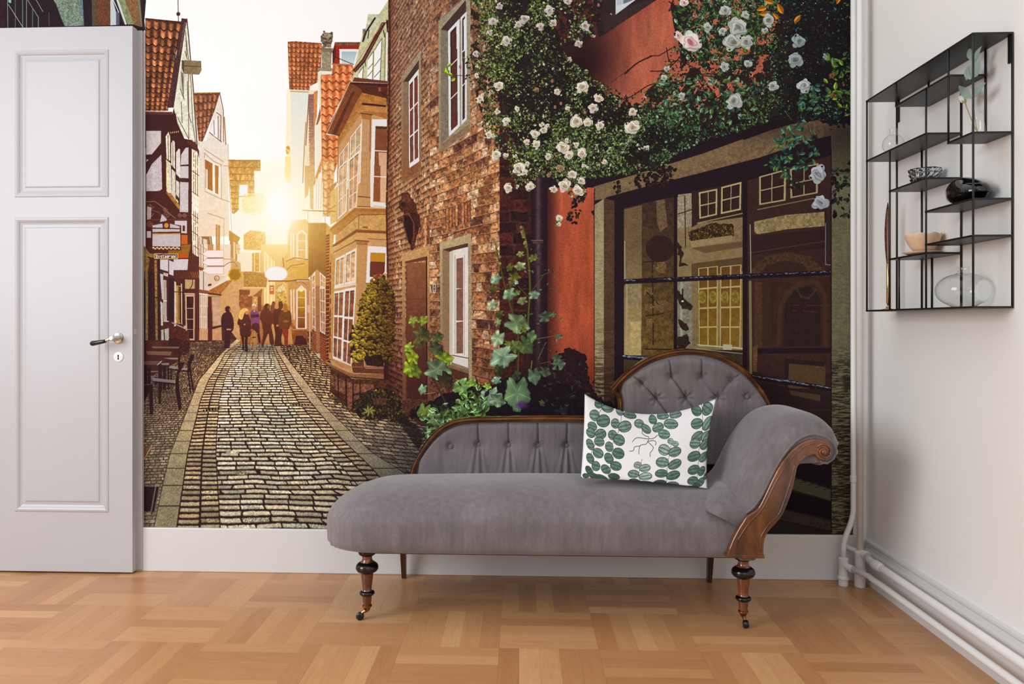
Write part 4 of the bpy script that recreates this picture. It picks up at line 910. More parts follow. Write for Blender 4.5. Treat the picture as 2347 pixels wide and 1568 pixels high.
# lower part
poly('1700 870 1905 905 1905 1230 1700 1230',(58,42,44),n=.1)
poly('1810 895 1880 905 1880 920 1812 905',(96,78,54));poly('1720 1000 1905 1000 1905 1120 1720 1100',(40,29,36));line('1720 940 1905 940',1,(84,62,50))
poly('1820 1095 1905 1122 1905 1148 1790 1115',(92,98,78));
for k in range(5): line(f'{1815+k*18} {1102+k*5} {1835+k*18} {1098+k*5} {1845+k*18} {1106+k*5}',2,(60,66,56))
poly('1780 1120 1905 1150 1905 1190 1770 1160',(30,22,28));poly('1760 1160 1905 1195 1905 1216 1760 1185',(74,68,58),n=.2);poly('1755 1190 1860 1222 1755 1224',(52,50,50),n=.2)
# muntins & bars
poly('942 255 963 250 963 1568 942 1568',DK,M);poly('1400 145 1432 135 1432 1568 1400 1568',DK,M);poly('548 290 608 335 608 1568 548 1568',DK,M)
poly('548 290 940 240 1400 140 1985 -60 1985 -120 1400 60 548 270',DK,M)
def bar(p0,p1,w,M_):
    (x0,y0),(x1,y1)=pts(p0,M_)[0],pts(p1,M_)[0]
    line([(x0,y0),(x1,y1)],w,(42,30,40))
    r=np.random.RandomState(int(x0)%97)
    for k in range(150):
        t=r.rand(); 
        if r.rand()<.45 and not(.15<t<.65 or t>.8): continue
        x=x0+(x1-x0)*t; y=y0+(y1-y0)*t-w*.22+r.normal(0,.8); l=r.uniform(1.5,6)
        c=[(150,170,200),(200,212,226),(90,100,130),(110,124,150)][r.randint(4)]
        line([(x,y),(x+l,y+(y1-y0)/(x1-x0)*l)],r.uniform(.6,1.5),c,a=.8)
bar('600 830','1990 770',11,M);bar('600 1330','760 1345',10,M);bar('1450 1460','1990 1545',11,M)
poly('605 830 620 840 612 860',(40,28,36),M)
# right stone jamb
poly('1905 305 1955 290 1960 290 1960 1226 1905 1226',threads((136,134,104),(66,58,48),.12,780,860,2.0))
poly('1905 305 1960 288 1960 400 1905 400',(96,84,66),n=.2,a=.6);dimblob(1930,300,50,60,.6,(40,28,34))
line('1905 340 1905 1222',2.4,DK)
# ---- ivy on the bay
IV=[(865,628),(885,640),(900,670),(905,720),(900,790),(893,830),(850,820),(815,832),(803,800),(806,760),(820,735),(820,700),(835,670),(850,645)]
poly(spl(IV,4),(58,38,24),n=.5,ns=5,wob=6)
def ivc(x,y,r):
    t=np.clip((900-x)/95,0,1)*.75+.1+r.uniform(-.15,.2); t=min(1,max(0,t))
    a=(84,56,26); b=(186,162,52); return tuple(a[i]+(b[i]-a[i])*t for i in range(3))
bush(spl(IV,4),560,ivc,L=(6,12),asp=.65,seed=3,dirn=.3)
poly('480 940 560 900 620 900 640 960 600 1000 500 990',(58,36,30),H,n=.4)
for x,y in ((586,262),(600,250),(578,275)): ell(x,y,12,12,(150,50,36),M=H,n=.3)
for x,y in ((655,215),(660,235),(560,290)): ell(x,y,7,8,(236,220,206),M=H)
GB=pts('380 1330 480 1220 560 1180 690 1190 760 1260 830 1420 900 1500 700 1440 520 1440',H)
poly(spl(GB,4),(50,36,32),n=.5,wob=5)
bush(spl(GB,3),380,[(66,52,34),(84,72,38),(52,40,34),(104,92,48),(44,34,32)],L=(4,9),asp=.5,seed=8)
poly('548 1260 665 1255 650 1310 560 1310',(96,62,50),H,n=.4);ell(576,1192,8,8,(226,150,30),M=H);ell(718,1212,6,6,(206,120,40),M=H)
for k in range(7): a=k*.9; leaf(H[0]+(520+30*math.cos(a))/H[2],H[1]+(1360+22*math.sin(a))/H[2],16,5,a,(136,140,70))
bush(pts('200 1190 260 1260 400 1370 400 1400 250 1300 180 1230',H),90,[(80,66,40),(104,90,52),(60,46,36)],L=(3,6),seed=9)
bush(pts('740 1400 900 1500 960 1568 840 1568 700 1440',H),90,[(80,74,40),(60,50,36),(104,100,60)],L=(3,6),seed=10)
# ---- climbing rose
DKV=(38,30,30)
VP=[(1090,-20),(1100,40),(1088,90),(1070,130),(1085,190),(1110,210),(1105,290),(1130,310),(1140,350),(1160,370),(1180,420),(1215,420),(1240,400),(1270,410),(1300,440),(1330,470),(1345,440),(1340,410),(1390,405),(1440,400),(1480,395),(1520,385),(1545,360),(1600,330),(1640,315),(1700,300),(1760,280),(1820,270),(1960,255),(1960,-20),(1600,-20),(1575,60),(1540,110),(1500,190),(1440,215),(1400,200),(1360,170),(1310,140),(1290,100),(1330,90),(1370,60),(1375,20),(1340,-20)]
core=[(1150,60),(1230,40),(1280,120),(1310,150),(1400,215),(1500,250),(1620,240),(1740,210),(1800,160),(1960,140),(1960,262),(1800,275),(1640,318),(1500,380),(1400,395),(1320,400),(1240,395),(1180,340),(1160,240),(1130,150)]
poly(spl(core,4),DKV,n=.25,ns=9,wob=12)
poly(spl([(1800,-20),(1960,-20),(1960,270),(1850,268),(1780,230),(1760,120),(1790,40)],4),(32,26,32),n=.2,wob=10)
poly(spl([(1150,-20),(1290,-20),(1275,60),(1290,130),(1240,240),(1160,260),(1120,130)],4),(42,32,32),n=.3,wob=12)
for s_,q_ in ((1,'1480 365 1520 345 1600 330 1500 400 1440 425'),):
    bush(pts(q_),60,[(42,32,30)],L=(6,11),seed=s_)
def rc(x,y,r):
    k=r.rand(); warm=np.clip((1480-x)/400,0,1)
    if x>1780: 
        base=[(46,78,66),(38,58,50),(60,104,86),(34,46,44),(28,34,36),(86,140,116)][r.randint(6)]; 
        if r.rand()<.4: base=(32,40,40)
    elif k<.30: base=(48,52,40)
    elif k<.58: base=(70,88,58)
    elif k<.80: base=(104,126,84)
    elif k<.93: base=(140,160,124)
    else: base=(176,190,160)
    if k<.85 and r.rand()<.18: base=(110,132,50)
    if x>1480: base=(base[0]*.74,base[1]*.86,base[2]*.86)
    else: base=(base[0]*(1+.08*warm),base[1],base[2]*(1-.12*warm))
    return base
def dn(x,y):
    t=noise(np.array([[float(x)]]),np.array([[float(y)]]),42,5)[0,0]*.7+noise(np.array([[float(x)]]),np.array([[float(y)]]),16,15)[0,0]*.3
    d=np.clip((t-.33)*3.8,0.05,1)
    if 1190<x<1290 and 60<y<260: d*=.45
    if y>330 and x<1350: d=max(d,.5)
    if x>1790 and y<240: d*=.3
    if 1560<x<1760 and 90<y<260: d*=.7
    return d
for i_,(a,b) in enumerate((((1480,160),(1700,60)),((1500,200),(1760,180)),((1530,110),(1620,200)),((1560,60),(1800,20)),((1400,230),(1640,170)),((1600,230),(1780,215)),((1540,10),(1560,30)))):
    r_=np.random.RandomState(i_); p=[(a[0]+(b[0]-a[0])*t+r_.normal(0,6),a[1]+(b[1]-a[1])*t+r_.normal(0,8)) for t in np.linspace(0,1,6)]
    line(p,2.2,(52,34,32),curve=True)
line('1432 170 1460 145 1495 128',3,(52,34,34),curve=True);line('1400 190 1440 160',1,(60,40,38));line('160 10 200 40 215 80 290 100',2.4,(50,34,34),L);line('1540 110 1510 128 1490 128',2,(50,34,34))
SP=spl(VP,3)
def holes(P,c,th,sc_,seed):
    r=bb(min(p[0] for p in P),min(p[1] for p in P),max(p[0] for p in P),max(p[1] for p in P)); sl,X,Y=r
    mm=inpoly(P,X,Y)&(fbm(X,Y,sc_,seed)>th); blend(sl,mm,col(c)*(1+.3*(noise(X,Y,3,2)-.5))[...,None])
holes(spl([(1550,-20),(1800,-20),(1800,240),(1640,290),(1500,290),(1480,210),(1560,150)],4),(50,38,36),.46,16,4)
holes(spl([(1290,-20),(1375,-20),(1370,60),(1330,110),(1290,110)],4),(52,34,36),.46,12,7)
holes(spl([(1085,-20),(1160,-20),(1160,330),(1120,300),(1085,180)],4),(58,44,38),.5,9,9)
def rcd(x,y,r):
    c=[(40,46,34),(52,58,40),(34,36,32),(60,72,46),(70,62,44),(46,60,44)][r.randint(6)]
    return (c[0]*.85,c[1]*.95,c[2]) if x>1500 else c
bush(SP,4300,rcd,L=(2.5,7.5),asp=.6,seed=30)
bush(SP,6800,rc,L=(2.6,8.6),asp=.55,seed=31,dens=dn)
bush(SP,1800,[(170,186,150),(200,206,180),(136,150,110),(120,140,60)],L=(1.6,3.6),asp=.6,seed=37,dens=dn)
bush(spl([(1130,240),(1200,300),(1350,280),(1480,260),(1560,250),(1620,290),(1500,370),(1400,400),(1330,410),(1200,400),(1140,330)],3),1500,rc,L=(3,9),asp=.55,seed=32,dens=lambda x,y:.15+dn(x,y)*.85)
bush(spl([(1100,0),(1290,0),(1280,50),(1200,130),(1150,190),(1100,200),(1085,140),(1110,60)],3),700,rc,L=(3,8),asp=.6,seed=33,dens=dn)
bush(spl([(1560,0),(1780,0),(1760,60),(1700,120),(1600,150),(1560,100)],3),520,rc,L=(6,15),asp=.45,seed=34)
bush(spl([(1500,190),(1700,180),(1760,230),(1640,300),(1540,290)],3),260,[(84,120,92),(56,92,72),(120,150,124),(96,128,70),(60,56,40)],L=(8,17),asp=.45,seed=35)
# edge sprays
for q_,n_,sd in ((pts('1325 440 1345 440 1330 480 1320 515 1295 510 1310 470'),45,41),(pts('1495 370 1545 385 1530 430 1500 440 1480 420'),60,42),(pts('1405 405 1425 410 1420 460 1408 440'),16,43)): bush(q_,n_,[(48,38,34),(62,56,40),(40,30,32)],L=(6,12),asp=.6,seed=sd)
line('1310 470 1330 440 1345 415',1.4,(50,40,34))
bush(pts('1440 415 1540 380 1560 400 1530 430 1450 430'),40,[(44,34,32)],L=(8,14),asp=.65,seed=44)
# spray at right with teal leaves
line('1130 760 1060 850 960 960 850 1060',1.4,(60,70,56),L);line('1120 860 1160 1000 1200 1110',1.2,(54,50,48),L);line('1250 1380 1330 1300 1420 1200',1.4,(50,40,40),L);line('960 770 1010 830',1.2,(120,110,60),L)
bush(spl(pts('1080 640 1200 580 1260 620 1230 740 1130 780 1040 740',L),3),46,[(70,118,98),(54,92,80),(90,136,112),(84,120,60)],L=(8,17),asp=.5,seed=51)
bush(spl(pts('900 900 1100 830 1180 930 1180 1100 1080 1200 960 1230 850 1180 820 1100 950 1060 880 980',L),3),120,[(64,112,92),(48,84,72),(84,136,112),(44,56,52),(96,128,70)],L=(8,17),asp=.5,seed=52)
bush(spl(pts('1210 400 1440 420 1440 800 1380 790 1250 640',L),3),60,[(110,150,46),(80,120,60),(90,130,70),(130,160,60),(48,60,44)],L=(9,20),asp=.42,seed=53)
bush(spl(pts('1290 1130 1420 1110 1430 1480 1310 1490 1290 1380',L),3),44,[(40,36,36),(50,48,42),(36,30,34),(60,80,62)],L=(9,18),asp=.55,seed=54)
bush(pts('960 1240 1100 1250 1080 1310 960 1290',L),16,[(44,60,50),(38,44,42)],L=(8,14),seed=55)
for (x,y,w) in ((800,60,26),(930,60,28),(850,10,24),(1050,130,24),(1330,0,22),(815,95,24),(900,110,20)): leaf(L[0]+x/L[2],L[1]+y/L[2],w,w*.45,1.2+x*.01,(196,132,44))
for q in ((500,230),(530,240),(545,610),(570,640),(520,600),(560,555),(590,680)): leaf(I[0]+q[0]/I[2],I[1]+q[1]/I[2],12,8,q[0]*.1,(150,186,50)) if q[1]>500 else None
line('560 640 700 650 780 630',1.4,(90,66,50),I);bush(pts('680 500 760 480 900 560 860 760 740 760 690 700',I),50,[(70,80,50),(96,110,70),(50,44,38)],L=(5,10),seed=56)
# roses: x,y,r in photo px
RW=[(K,p) for p in ((272,145,33),(315,40,26),(490,130,36),(445,168,26),(660,72,36),(600,180,30),(685,158,27),(365,280,36),(250,225,22),(150,370,26),(908,180,34),(862,300,28),(965,248,14),(785,10,30),(315,592,36),(160,520,20),(180,685,28),(300,770,22),(440,752,22),(885,600,44),(1000,680,34),(962,745,36),(715,630,26),(790,750,20),(1235,770,32),(1235,880,54),(1010,865,34),(850,840,46),(925,850,34),(620,900,28),(560,930,34),(240,930,26),(505,985,24),(570,1000,32),(750,1015,46),(800,1075,34),(888,1062,38),(652,1078,26),(295,1065,36),(362,1075,20),(425,1078,16),(450,1165,46),(488,1190,26),(736,1162,26),(660,1210,18),(815,1205,34),(765,1283,46),(858,1318,42),(688,1310,28),(378,1300,34),(530,1290,34),(730,1510,26),(722,1550,18),(1333,1025,22),(900,1145,18),(880,1250,30),(570,620,16),(1040,1120,22),(800,410,18),(845,1000,22),(650,870,18),(360,840,30),(270,935,20),(505,1130,20),(610,860,20),(440,1290,16),(780,970,20))]
RL_=[(L,p) for p in ((310,290,74),(225,245,30),(640,190,70),(600,290,64),(690,290,50),(548,70,42),(690,105,30),(850,140,46),(1058,285,50),(1032,410,56),(540,460,34),(705,440,30),(880,598,38),(245,662,28),(610,700,58),(1095,590,50),(1190,1200,64),(1205,1400,58),(430,190,34),(145,475,24),(125,540,24),(1240,390,20),(825,210,24),(10,1028,16),(530,215,30),(265,20,30),(1290,525,22),(1295,660,22),(1365,580,14))]
for i_,(M_,(x,y,r_)) in enumerate(RW+RL_):
    X_,Y_=M_[0]+x/M_[2],M_[1]+y/M_[2]; q=1.
    if M_ is L:
        c,cr=(206,212,204),(150,150,136)
        if x<420 and y<350: c,cr=(244,232,226),(226,140,150)
        if x>1000: c,cr=(176,190,190),(130,140,136)
        if 1280<x: c,cr=(150,110,84),(130,60,60)
        if (x,y) in ((1095,590),(1190,1200),(1205,1400)): c,cr=(206,212,218),(160,168,170)
    elif y<450: c,cr=(222,214,206),(176,146,136)
    else: c,cr=(240,232,214),(200,176,146)
    if M_ is K and (y,x) in ((1162,736),(1210,660),(620,570)): c,cr=(190,150,116),(150,110,86)
    h_=np.random.RandomState(i_)
    # ragged loose petals around
    for k in range(3): 
        a=h_.uniform(0,6.28); ell(X_+math.cos(a)*r_/M_[2]*.62,Y_+math.sin(a)*r_/M_[2]*.62,r_/M_[2]*.5,r_/M_[2]*.42,tuple(v*h_.uniform(.86,1.0) for v in c),n=.12,ang=a)
    rose(X_,Y_,r_/M_[2]*.94,c,cr,ph=h_.uniform(0,6.28),dk=.74)
    for k in range(2):
        a=h_.uniform(0,6.28); c9=rc(X_,Y_,h_); leaf(X_+math.cos(a)*r_/M_[2]*.9,Y_+math.sin(a)*r_/M_[2]*.9,h_.uniform(5,9),4,a+1,c9)
for x,y in ((1180,650),(1145,730),(1235,720),(905,775),(700,740),(740,715),(1000,35),(45,462),(680,560),(235,875)): ell(x,y,9,13,(176,122,104),M=K,n=.2)
# ---- hollyhocks
dimblob(1290,930,90,60,.85,(30,18,26));poly(spl([(1260,840),(1300,800),(1340,815),(1350,860),(1365,900),(1400,930),(1400,960),(1240,960),(1240,880)],4),(50,28,34),n=.25,wob=5)
poly(spl([(1130,880),(1180,860),(1260,870),(1400,925),(1400,965),(960,965),(985,920),(1060,890)],4),(34,24,30),n=.3,wob=6)
def stem(s,M_,w=3,c=(96,100,46)): line(s,w,c,M_,curve=True)
stem('385 70 415 200 435 400 440 560 430 700 425 840',N,4,(104,104,50));stem('180 180 210 330 250 500 300 680 350 850 350 1200',N,3.4,(92,88,44))
for (x,y) in ((372,70),(378,100),(390,140),(405,180),(410,215),(400,190),(385,120),(176,180),(190,210),(200,250),(215,290),(215,340),(170,160)): ell(x,y,11,12,(150,132,84),M=N,n=.5)
stem('500 440 600 400',N,1.6);stem('430 580 540 430',N,1.6);stem('460 910 640 880',N,1.6,(120,116,60));stem('500 1060 560 930',N,1.8,(110,110,60));stem('440 1200 455 1070',N,2.2,(130,130,70));stem('590 560 500 640',N,1.2,(70,56,44));stem('350 510 400 560 430 600',N,1.6);stem('520 1090 610 1070 700 1060',N,1.4)
BL=[(N,p) for p in ((185,455,52,2.4,(150,182,150)),(370,270,34,3.0,(140,150,90)),(460,300,40,-.6,(120,130,66)),(370,360,50,3.1,(160,176,120)),(290,370,38,2.2,(110,112,50)),(320,440,56,0.1,(120,116,52)),(335,480,24,.6,(190,206,190)),(300,495,40,3.,(104,104,50)),(290,570,66,2.6,(140,168,128)),(345,560,30,-.6,(120,150,80)),(470,575,50,-.2,(130,156,130)),(385,620,46,2.8,(130,140,90)),(165,530,40,3.0,(96,92,44)),(160,650,52,2.2,(170,180,140)),(550,740,62,-.3,(90,104,84)),(610,720,34,0.,(104,116,90)),(215,720,44,2.8,(92,96,48)),(200,780,36,2.0,(140,160,110)),(340,790,110,.4,(132,156,112)),(200,900,74,2.0,(168,190,150)),(400,950,90,.8,(96,118,70)),(450,890,56,-1.2,(110,140,90)),(240,1040,118,2.6,(156,186,154)),(205,1140,56,1.8,(70,84,44)),(275,940,34,.3,(120,140,60)),(190,1215,44,3.0,(150,176,160)),(390,830,34,1.,(120,136,60)),(470,1180,74,1.4,(104,126,98)),(550,1150,56,.4,(84,96,72)),(340,1180,50,2.,(70,80,60)),(345,1310,150,1.55,(116,146,108)),(650,1100,62,-.2,(104,124,98)),(640,1050,44,-.4,(92,110,84)),(160,1340,90,2.4,(150,180,150)),(660,885,30,.3,(110,130,100)),(690,1440,50,.5,(52,56,50)),(530,1385,30,1.,(90,100,60)),(740,1330,40,.3,(46,42,44)),(330,960,60,1.6,(110,128,70)))]
BJ=[(J,p) for p in ((240,905,40,-.8,(150,166,60)),(180,905,34,2.6,(160,176,80)),(235,990,66,.8,(96,96,56)),(215,1040,50,2.0,(110,104,60)),(320,1080,60,.6,(86,92,66)),(330,1010,46,-.3,(92,104,60)),(370,1145,66,-.1,(150,170,50)),(175,1130,56,1.0,(156,172,48)),(160,1200,62,1.4,(150,170,46)),(155,1070,40,2.4,(160,180,70)),(200,1220,50,1.2,(120,134,48)),(330,1210,96,.2,(130,156,116)),(380,1270,66,.9,(70,62,44)),(240,1330,38,1.9,(150,180,140)),(480,1310,66,2.6,(150,190,120)),(540,1290,36,-.5,(160,196,80)),(650,1380,80,2.9,(150,176,150)),(700,1400,60,.3,(130,150,120)),(560,1400,50,1.,(120,150,70)),(500,1440,70,2.5,(130,160,90)),(560,1440,60,.5,(120,150,90)),(250,1470,66,1.8,(110,130,66)),(320,1500,60,.9,(120,140,96)),(300,1550,56,2.2,(130,156,100)),(380,1480,50,.2,(90,104,64)),(600,1460,40,1.2,(90,110,60)),(640,1310,30,.4,(170,200,90)),(430,1540,60,.6,(90,110,70)))]
stem('240 1100 280 1220 330 1310 380 1410',J,4,(76,56,44));stem('520 1280 570 1340 620 1460',J,3,(60,50,40));stem('250 1360 320 1350',J,1.6,(160,140,80))
for (x,y) in ((168,880),(180,900),(175,925),(200,890),(185,940)): ell(x,y,9,10,(140,140,80),M=J,n=.5)
for M_,(x,y,r_,a,c) in BL+BJ: bleaf(M_[0]+x/M_[2],M_[1]+y/M_[2],r_/M_[2]*1.04,a,c,sq=.72,k=.95)
bush(pts('440 1270 560 1270 640 1330 650 1470 560 1540 380 1560 240 1560 230 1480 330 1420 470 1400',J),150,[(120,160,80),(84,110,56),(150,190,130),(60,66,44),(46,40,36)],L=(9,20),asp=.42,seed=61)
bush(pts('0 640 260 520 420 560 420 760 200 830 0 900',(960,960-130,4.89)) if 0 else [(965,985),(1000,950),(1050,930),(1090,940),(1000,990),(975,1040),(955,1020)],70,[(110,140,90),(84,104,60),(60,70,46),(150,176,130)],L=(7,16),asp=.45,seed=62)
bush([(1240,830),(1330,820),(1400,940),(1250,950)],60,[(52,44,44),(60,62,52),(42,32,38)],L=(8,16),asp=.5,seed=63)
bush([(1200,560),(1260,560),(1290,700),(1290,820),(1190,800)],50,[(84,96,56),(110,124,90),(60,60,44)],L=(5,10),asp=.45,seed=64)
poly(spl([(905,950),(965,985),(960,1030),(930,990)],3),(40,28,32),n=.3,a=.7)
ell(1196,929,14,8,(96,50,120),soft=.5,n=.4,a=.8)
# ---- flare of the low sun in the printed picture
def screen(cx,cy,rx,ry,c,a,p=1.):
    r=bb(cx-rx*3,cy-ry*3,cx+rx*3,cy+ry*3)
    sl,X,Y=r
    d=np.sqrt(((X-cx)/rx)**2+((Y-cy)/ry)**2)
    m=a*np.exp(-d**p*1.0)
    v=CV[sl]; v[:]=1-(1-v)*(1-col(c)*m[...,None])
screen(640,478,46,60,(255,250,225),1.,2.)
screen(640,490,95,120,(255,216,120),.85,1.6)
screen(650,560,180,170,(255,170,60),.32,1.8)
screen(640,470,24,40,(255,255,250),.9,2.)
r=bb(560,960,1260,1226); sl,X,Y=r; dm=smooth(720,1010,X+ (Y-1100)*.6)*.55*smooth(960,1080,Y)*(X<1250); v=CV[sl]; v[:]=mix(v,v*f32((.55,.55,.6)),dm)
lm=CV.mean(-1,keepdims=True); CV[:]=CV**(1+.16*(1-smooth(.75,.97,lm))); CV[:]=np.clip(CV+(1-smooth(0,.3,lm))*f32((.018,.006,.016)),0,1)
# grain of the print
X,Y=np.meshgrid(np.arange(MW,dtype=np.float32)/S,np.arange(MH,dtype=np.float32)/S)
gn=(noise(X,Y,1.2,77)-.5)*.035
lum=CV.mean(-1)
CV+= (gn*np.clip((1-lum)*2.2,0,1))[...,None]
np.clip(CV,0,1,out=CV)

k_=int((0.5-MY0)*S)
CV[:k_]=CV[k_][None]
# ------------------------------------------------------------------ room
from mathutils import Vector, Matrix
PX0,PY0,FPX,HC=1115.,740.,1800.,.96
PSI=math.radians(2.4); cS,sN=math.cos(PSI),math.sin(PSI)
YW=2.99; XW=1.294
def onY(u,v,Y):
    t=(u-PX0)/FPX; x=Y*(t*cS-sN)/(cS+t*sN); z=HC-(v-PY0)*(Y*cS-x*sN)/FPX
    return x,z
def proj(x,y,z):
    Xc=x*cS+y*sN; Zc=y*cS-x*sN
    return PX0+FPX*Xc/Zc, PY0+FPX*(HC-z)/Zc
sc=bpy.context.scene; COL=sc.collection
def link(name,me,mat=None,parent=None,smooth_=False):
    o=bpy.data.objects.new(name,me); COL.objects.link(o)
    if mat: me.materials.append(mat)
    if parent is not None: o.parent=parent
    if smooth_:
        for p in me.polygons: p.use_smooth=True
    return o
def mesh(name,V_,F_,mat=None,parent=None,sm=False):
    me=bpy.data.meshes.new(name); me.from_pydata([tuple(map(float,v)) for v in V_],[],F_); me.update()
    bm=bmesh.new(); bm.from_mesh(me); bmesh.ops.recalc_face_normals(bm,faces=bm.faces); bm.to_mesh(me); bm.free()
    return link(name,me,mat,parent,sm)
def empty(name,loc,label=None,cat=None,group=None):
    o=bpy.data.objects.new(name,None); COL.objects.link(o); o.location=loc
    if label: o['label']=label
    if cat: o['category']=cat
    if group: o['group']=group
    return o
def tag(o,label=None,cat=None,group=None,kind=None):
    if label:o['label']=label
    if cat:o['category']=cat
    if group:o['group']=group
    if kind:o['kind']=kind
    return o
class MB:
    def __init__(s,org=(0,0,0)): s.V=[];s.F=[];s.o=org
    def add(s,V_,F_):
        n=len(s.V); s.V+= [(v[0]-s.o[0],v[1]-s.o[1],v[2]-s.o[2]) for v in V_]; s.F+=[tuple(i+n for i in f) for f in F_]; return s
    def box(s,x0,x1,y0,y1,z0,z1):
        return s.add([(x0,y0,z0),(x1,y0,z0),(x1,y1,z0),(x0,y1,z0),(x0,y0,z1),(x1,y0,z1),(x1,y1,z1),(x0,y1,z1)],[(0,3,2,1),(4,5,6,7),(0,1,5,4),(1,2,6,5),(2,3,7,6),(3,0,4,7)])
    def lathe(s,prof,c=(0,0,0),n=32,axis='z',caps=True):
        V_=[];F_=[]
        for r,h in prof:
            for k in range(n):
                a=2*math.pi*k/n; q=(r*math.cos(a),r*math.sin(a),h)
                if axis=='y': q=(q[0],q[2],q[1])
                if axis=='x': q=(q[2],q[0],q[1])
                V_.append((c[0]+q[0],c[1]+q[1],c[2]+q[2]))
        m=len(prof)
        for i in range(m-1):
            for k in range(n):
                F_.append((i*n+k,i*n+(k+1)%n,(i+1)*n+(k+1)%n,(i+1)*n+k))
        if caps: F_.append(tuple(range(n))); F_.append(tuple((m-1)*n+k for k in range(n)))
        return s.add(V_,F_)
    def tube(s,path,r,n=12,caps=True,flat=1.,up=None):
        P=[]
        for p in path:
            if not P or (Vector(p)-P[-1]).length>1e-5: P.append(Vector(p))
        V_=[];F_=[];prev=None
        for i,p in enumerate(P):
            t=(P[min(i+1,len(P)-1)]-P[max(i-1,0)]).normalized()
            if prev is None:
                a=Vector(up) if up else (Vector((0,0,1)) if abs(t.z)<.9 else Vector((1,0,0)))
                nrm=(a-t*a.dot(t)).normalized()
            else: nrm=(prev-t*prev.dot(t)).normalized()
            prev=nrm; b=t.cross(nrm); rr=r[i] if isinstance(r,(list,tuple)) else r
            for k in range(n):
                a=2*math.pi*k/n; V_.append(p+nrm*rr*math.cos(a)+b*rr*flat*math.sin(a))
        for i in range(len(P)-1):
            for k in range(n): F_.append((i*n+k,i*n+(k+1)%n,(i+1)*n+(k+1)%n,(i+1)*n+k))
        if caps: F_.append(tuple(range(n))); F_.append(tuple((len(P)-1)*n+k for k in range(n)))
        return s.add(V_,F_)
    def grid(s,fn,nu,nv,closeu=False):
        V_=[fn(i/(nu if closeu else nu-1),j/(nv-1)) for j in range(nv) for i in range(nu)]
        F_=[]
        for j in range(nv-1):
            for i in range(nu if closeu else nu-1):
                F_.append((j*nu+i,j*nu+(i+1)%nu,(j+1)*nu+(i+1)%nu,(j+1)*nu+i))
        return s.add(V_,F_)
    def build(s,name,mat=None,parent=None,sm=False,bev=0,seg=2,ang=40):
        o=mesh(name,s.V,s.F,mat,parent,sm)
        if parent is not None and parent.type=='EMPTY' and s.o==(0,0,0) and parent.parent is None:
            L=parent.location
            for v in o.data.vertices: v.co=v.co-L
        elif parent is not None and s.o==(0,0,0):
            # parent is a part: vertices were given in world space
            off=Vector((0,0,0)); q=parent
            while q is not None: off+=q.location; q=q.parent
            for v in o.data.vertices: v.co=v.co-off
        if bev:
            m=o.modifiers.new('bevel','BEVEL'); m.width=bev; m.segments=seg; m.limit_method='ANGLE'; m.angle_limit=math.radians(ang)
        return o
def autosm(o,ang=35):
    me=o.data
    for p in me.polygons: p.use_smooth=True
    bm=bmesh.new(); bm.from_mesh(me)
    for e in bm.edges:
        if len(e.link_faces)==2 and e.calc_face_angle(0)>math.radians(ang): e.smooth=False
    bm.to_mesh(me); bm.free(); return o
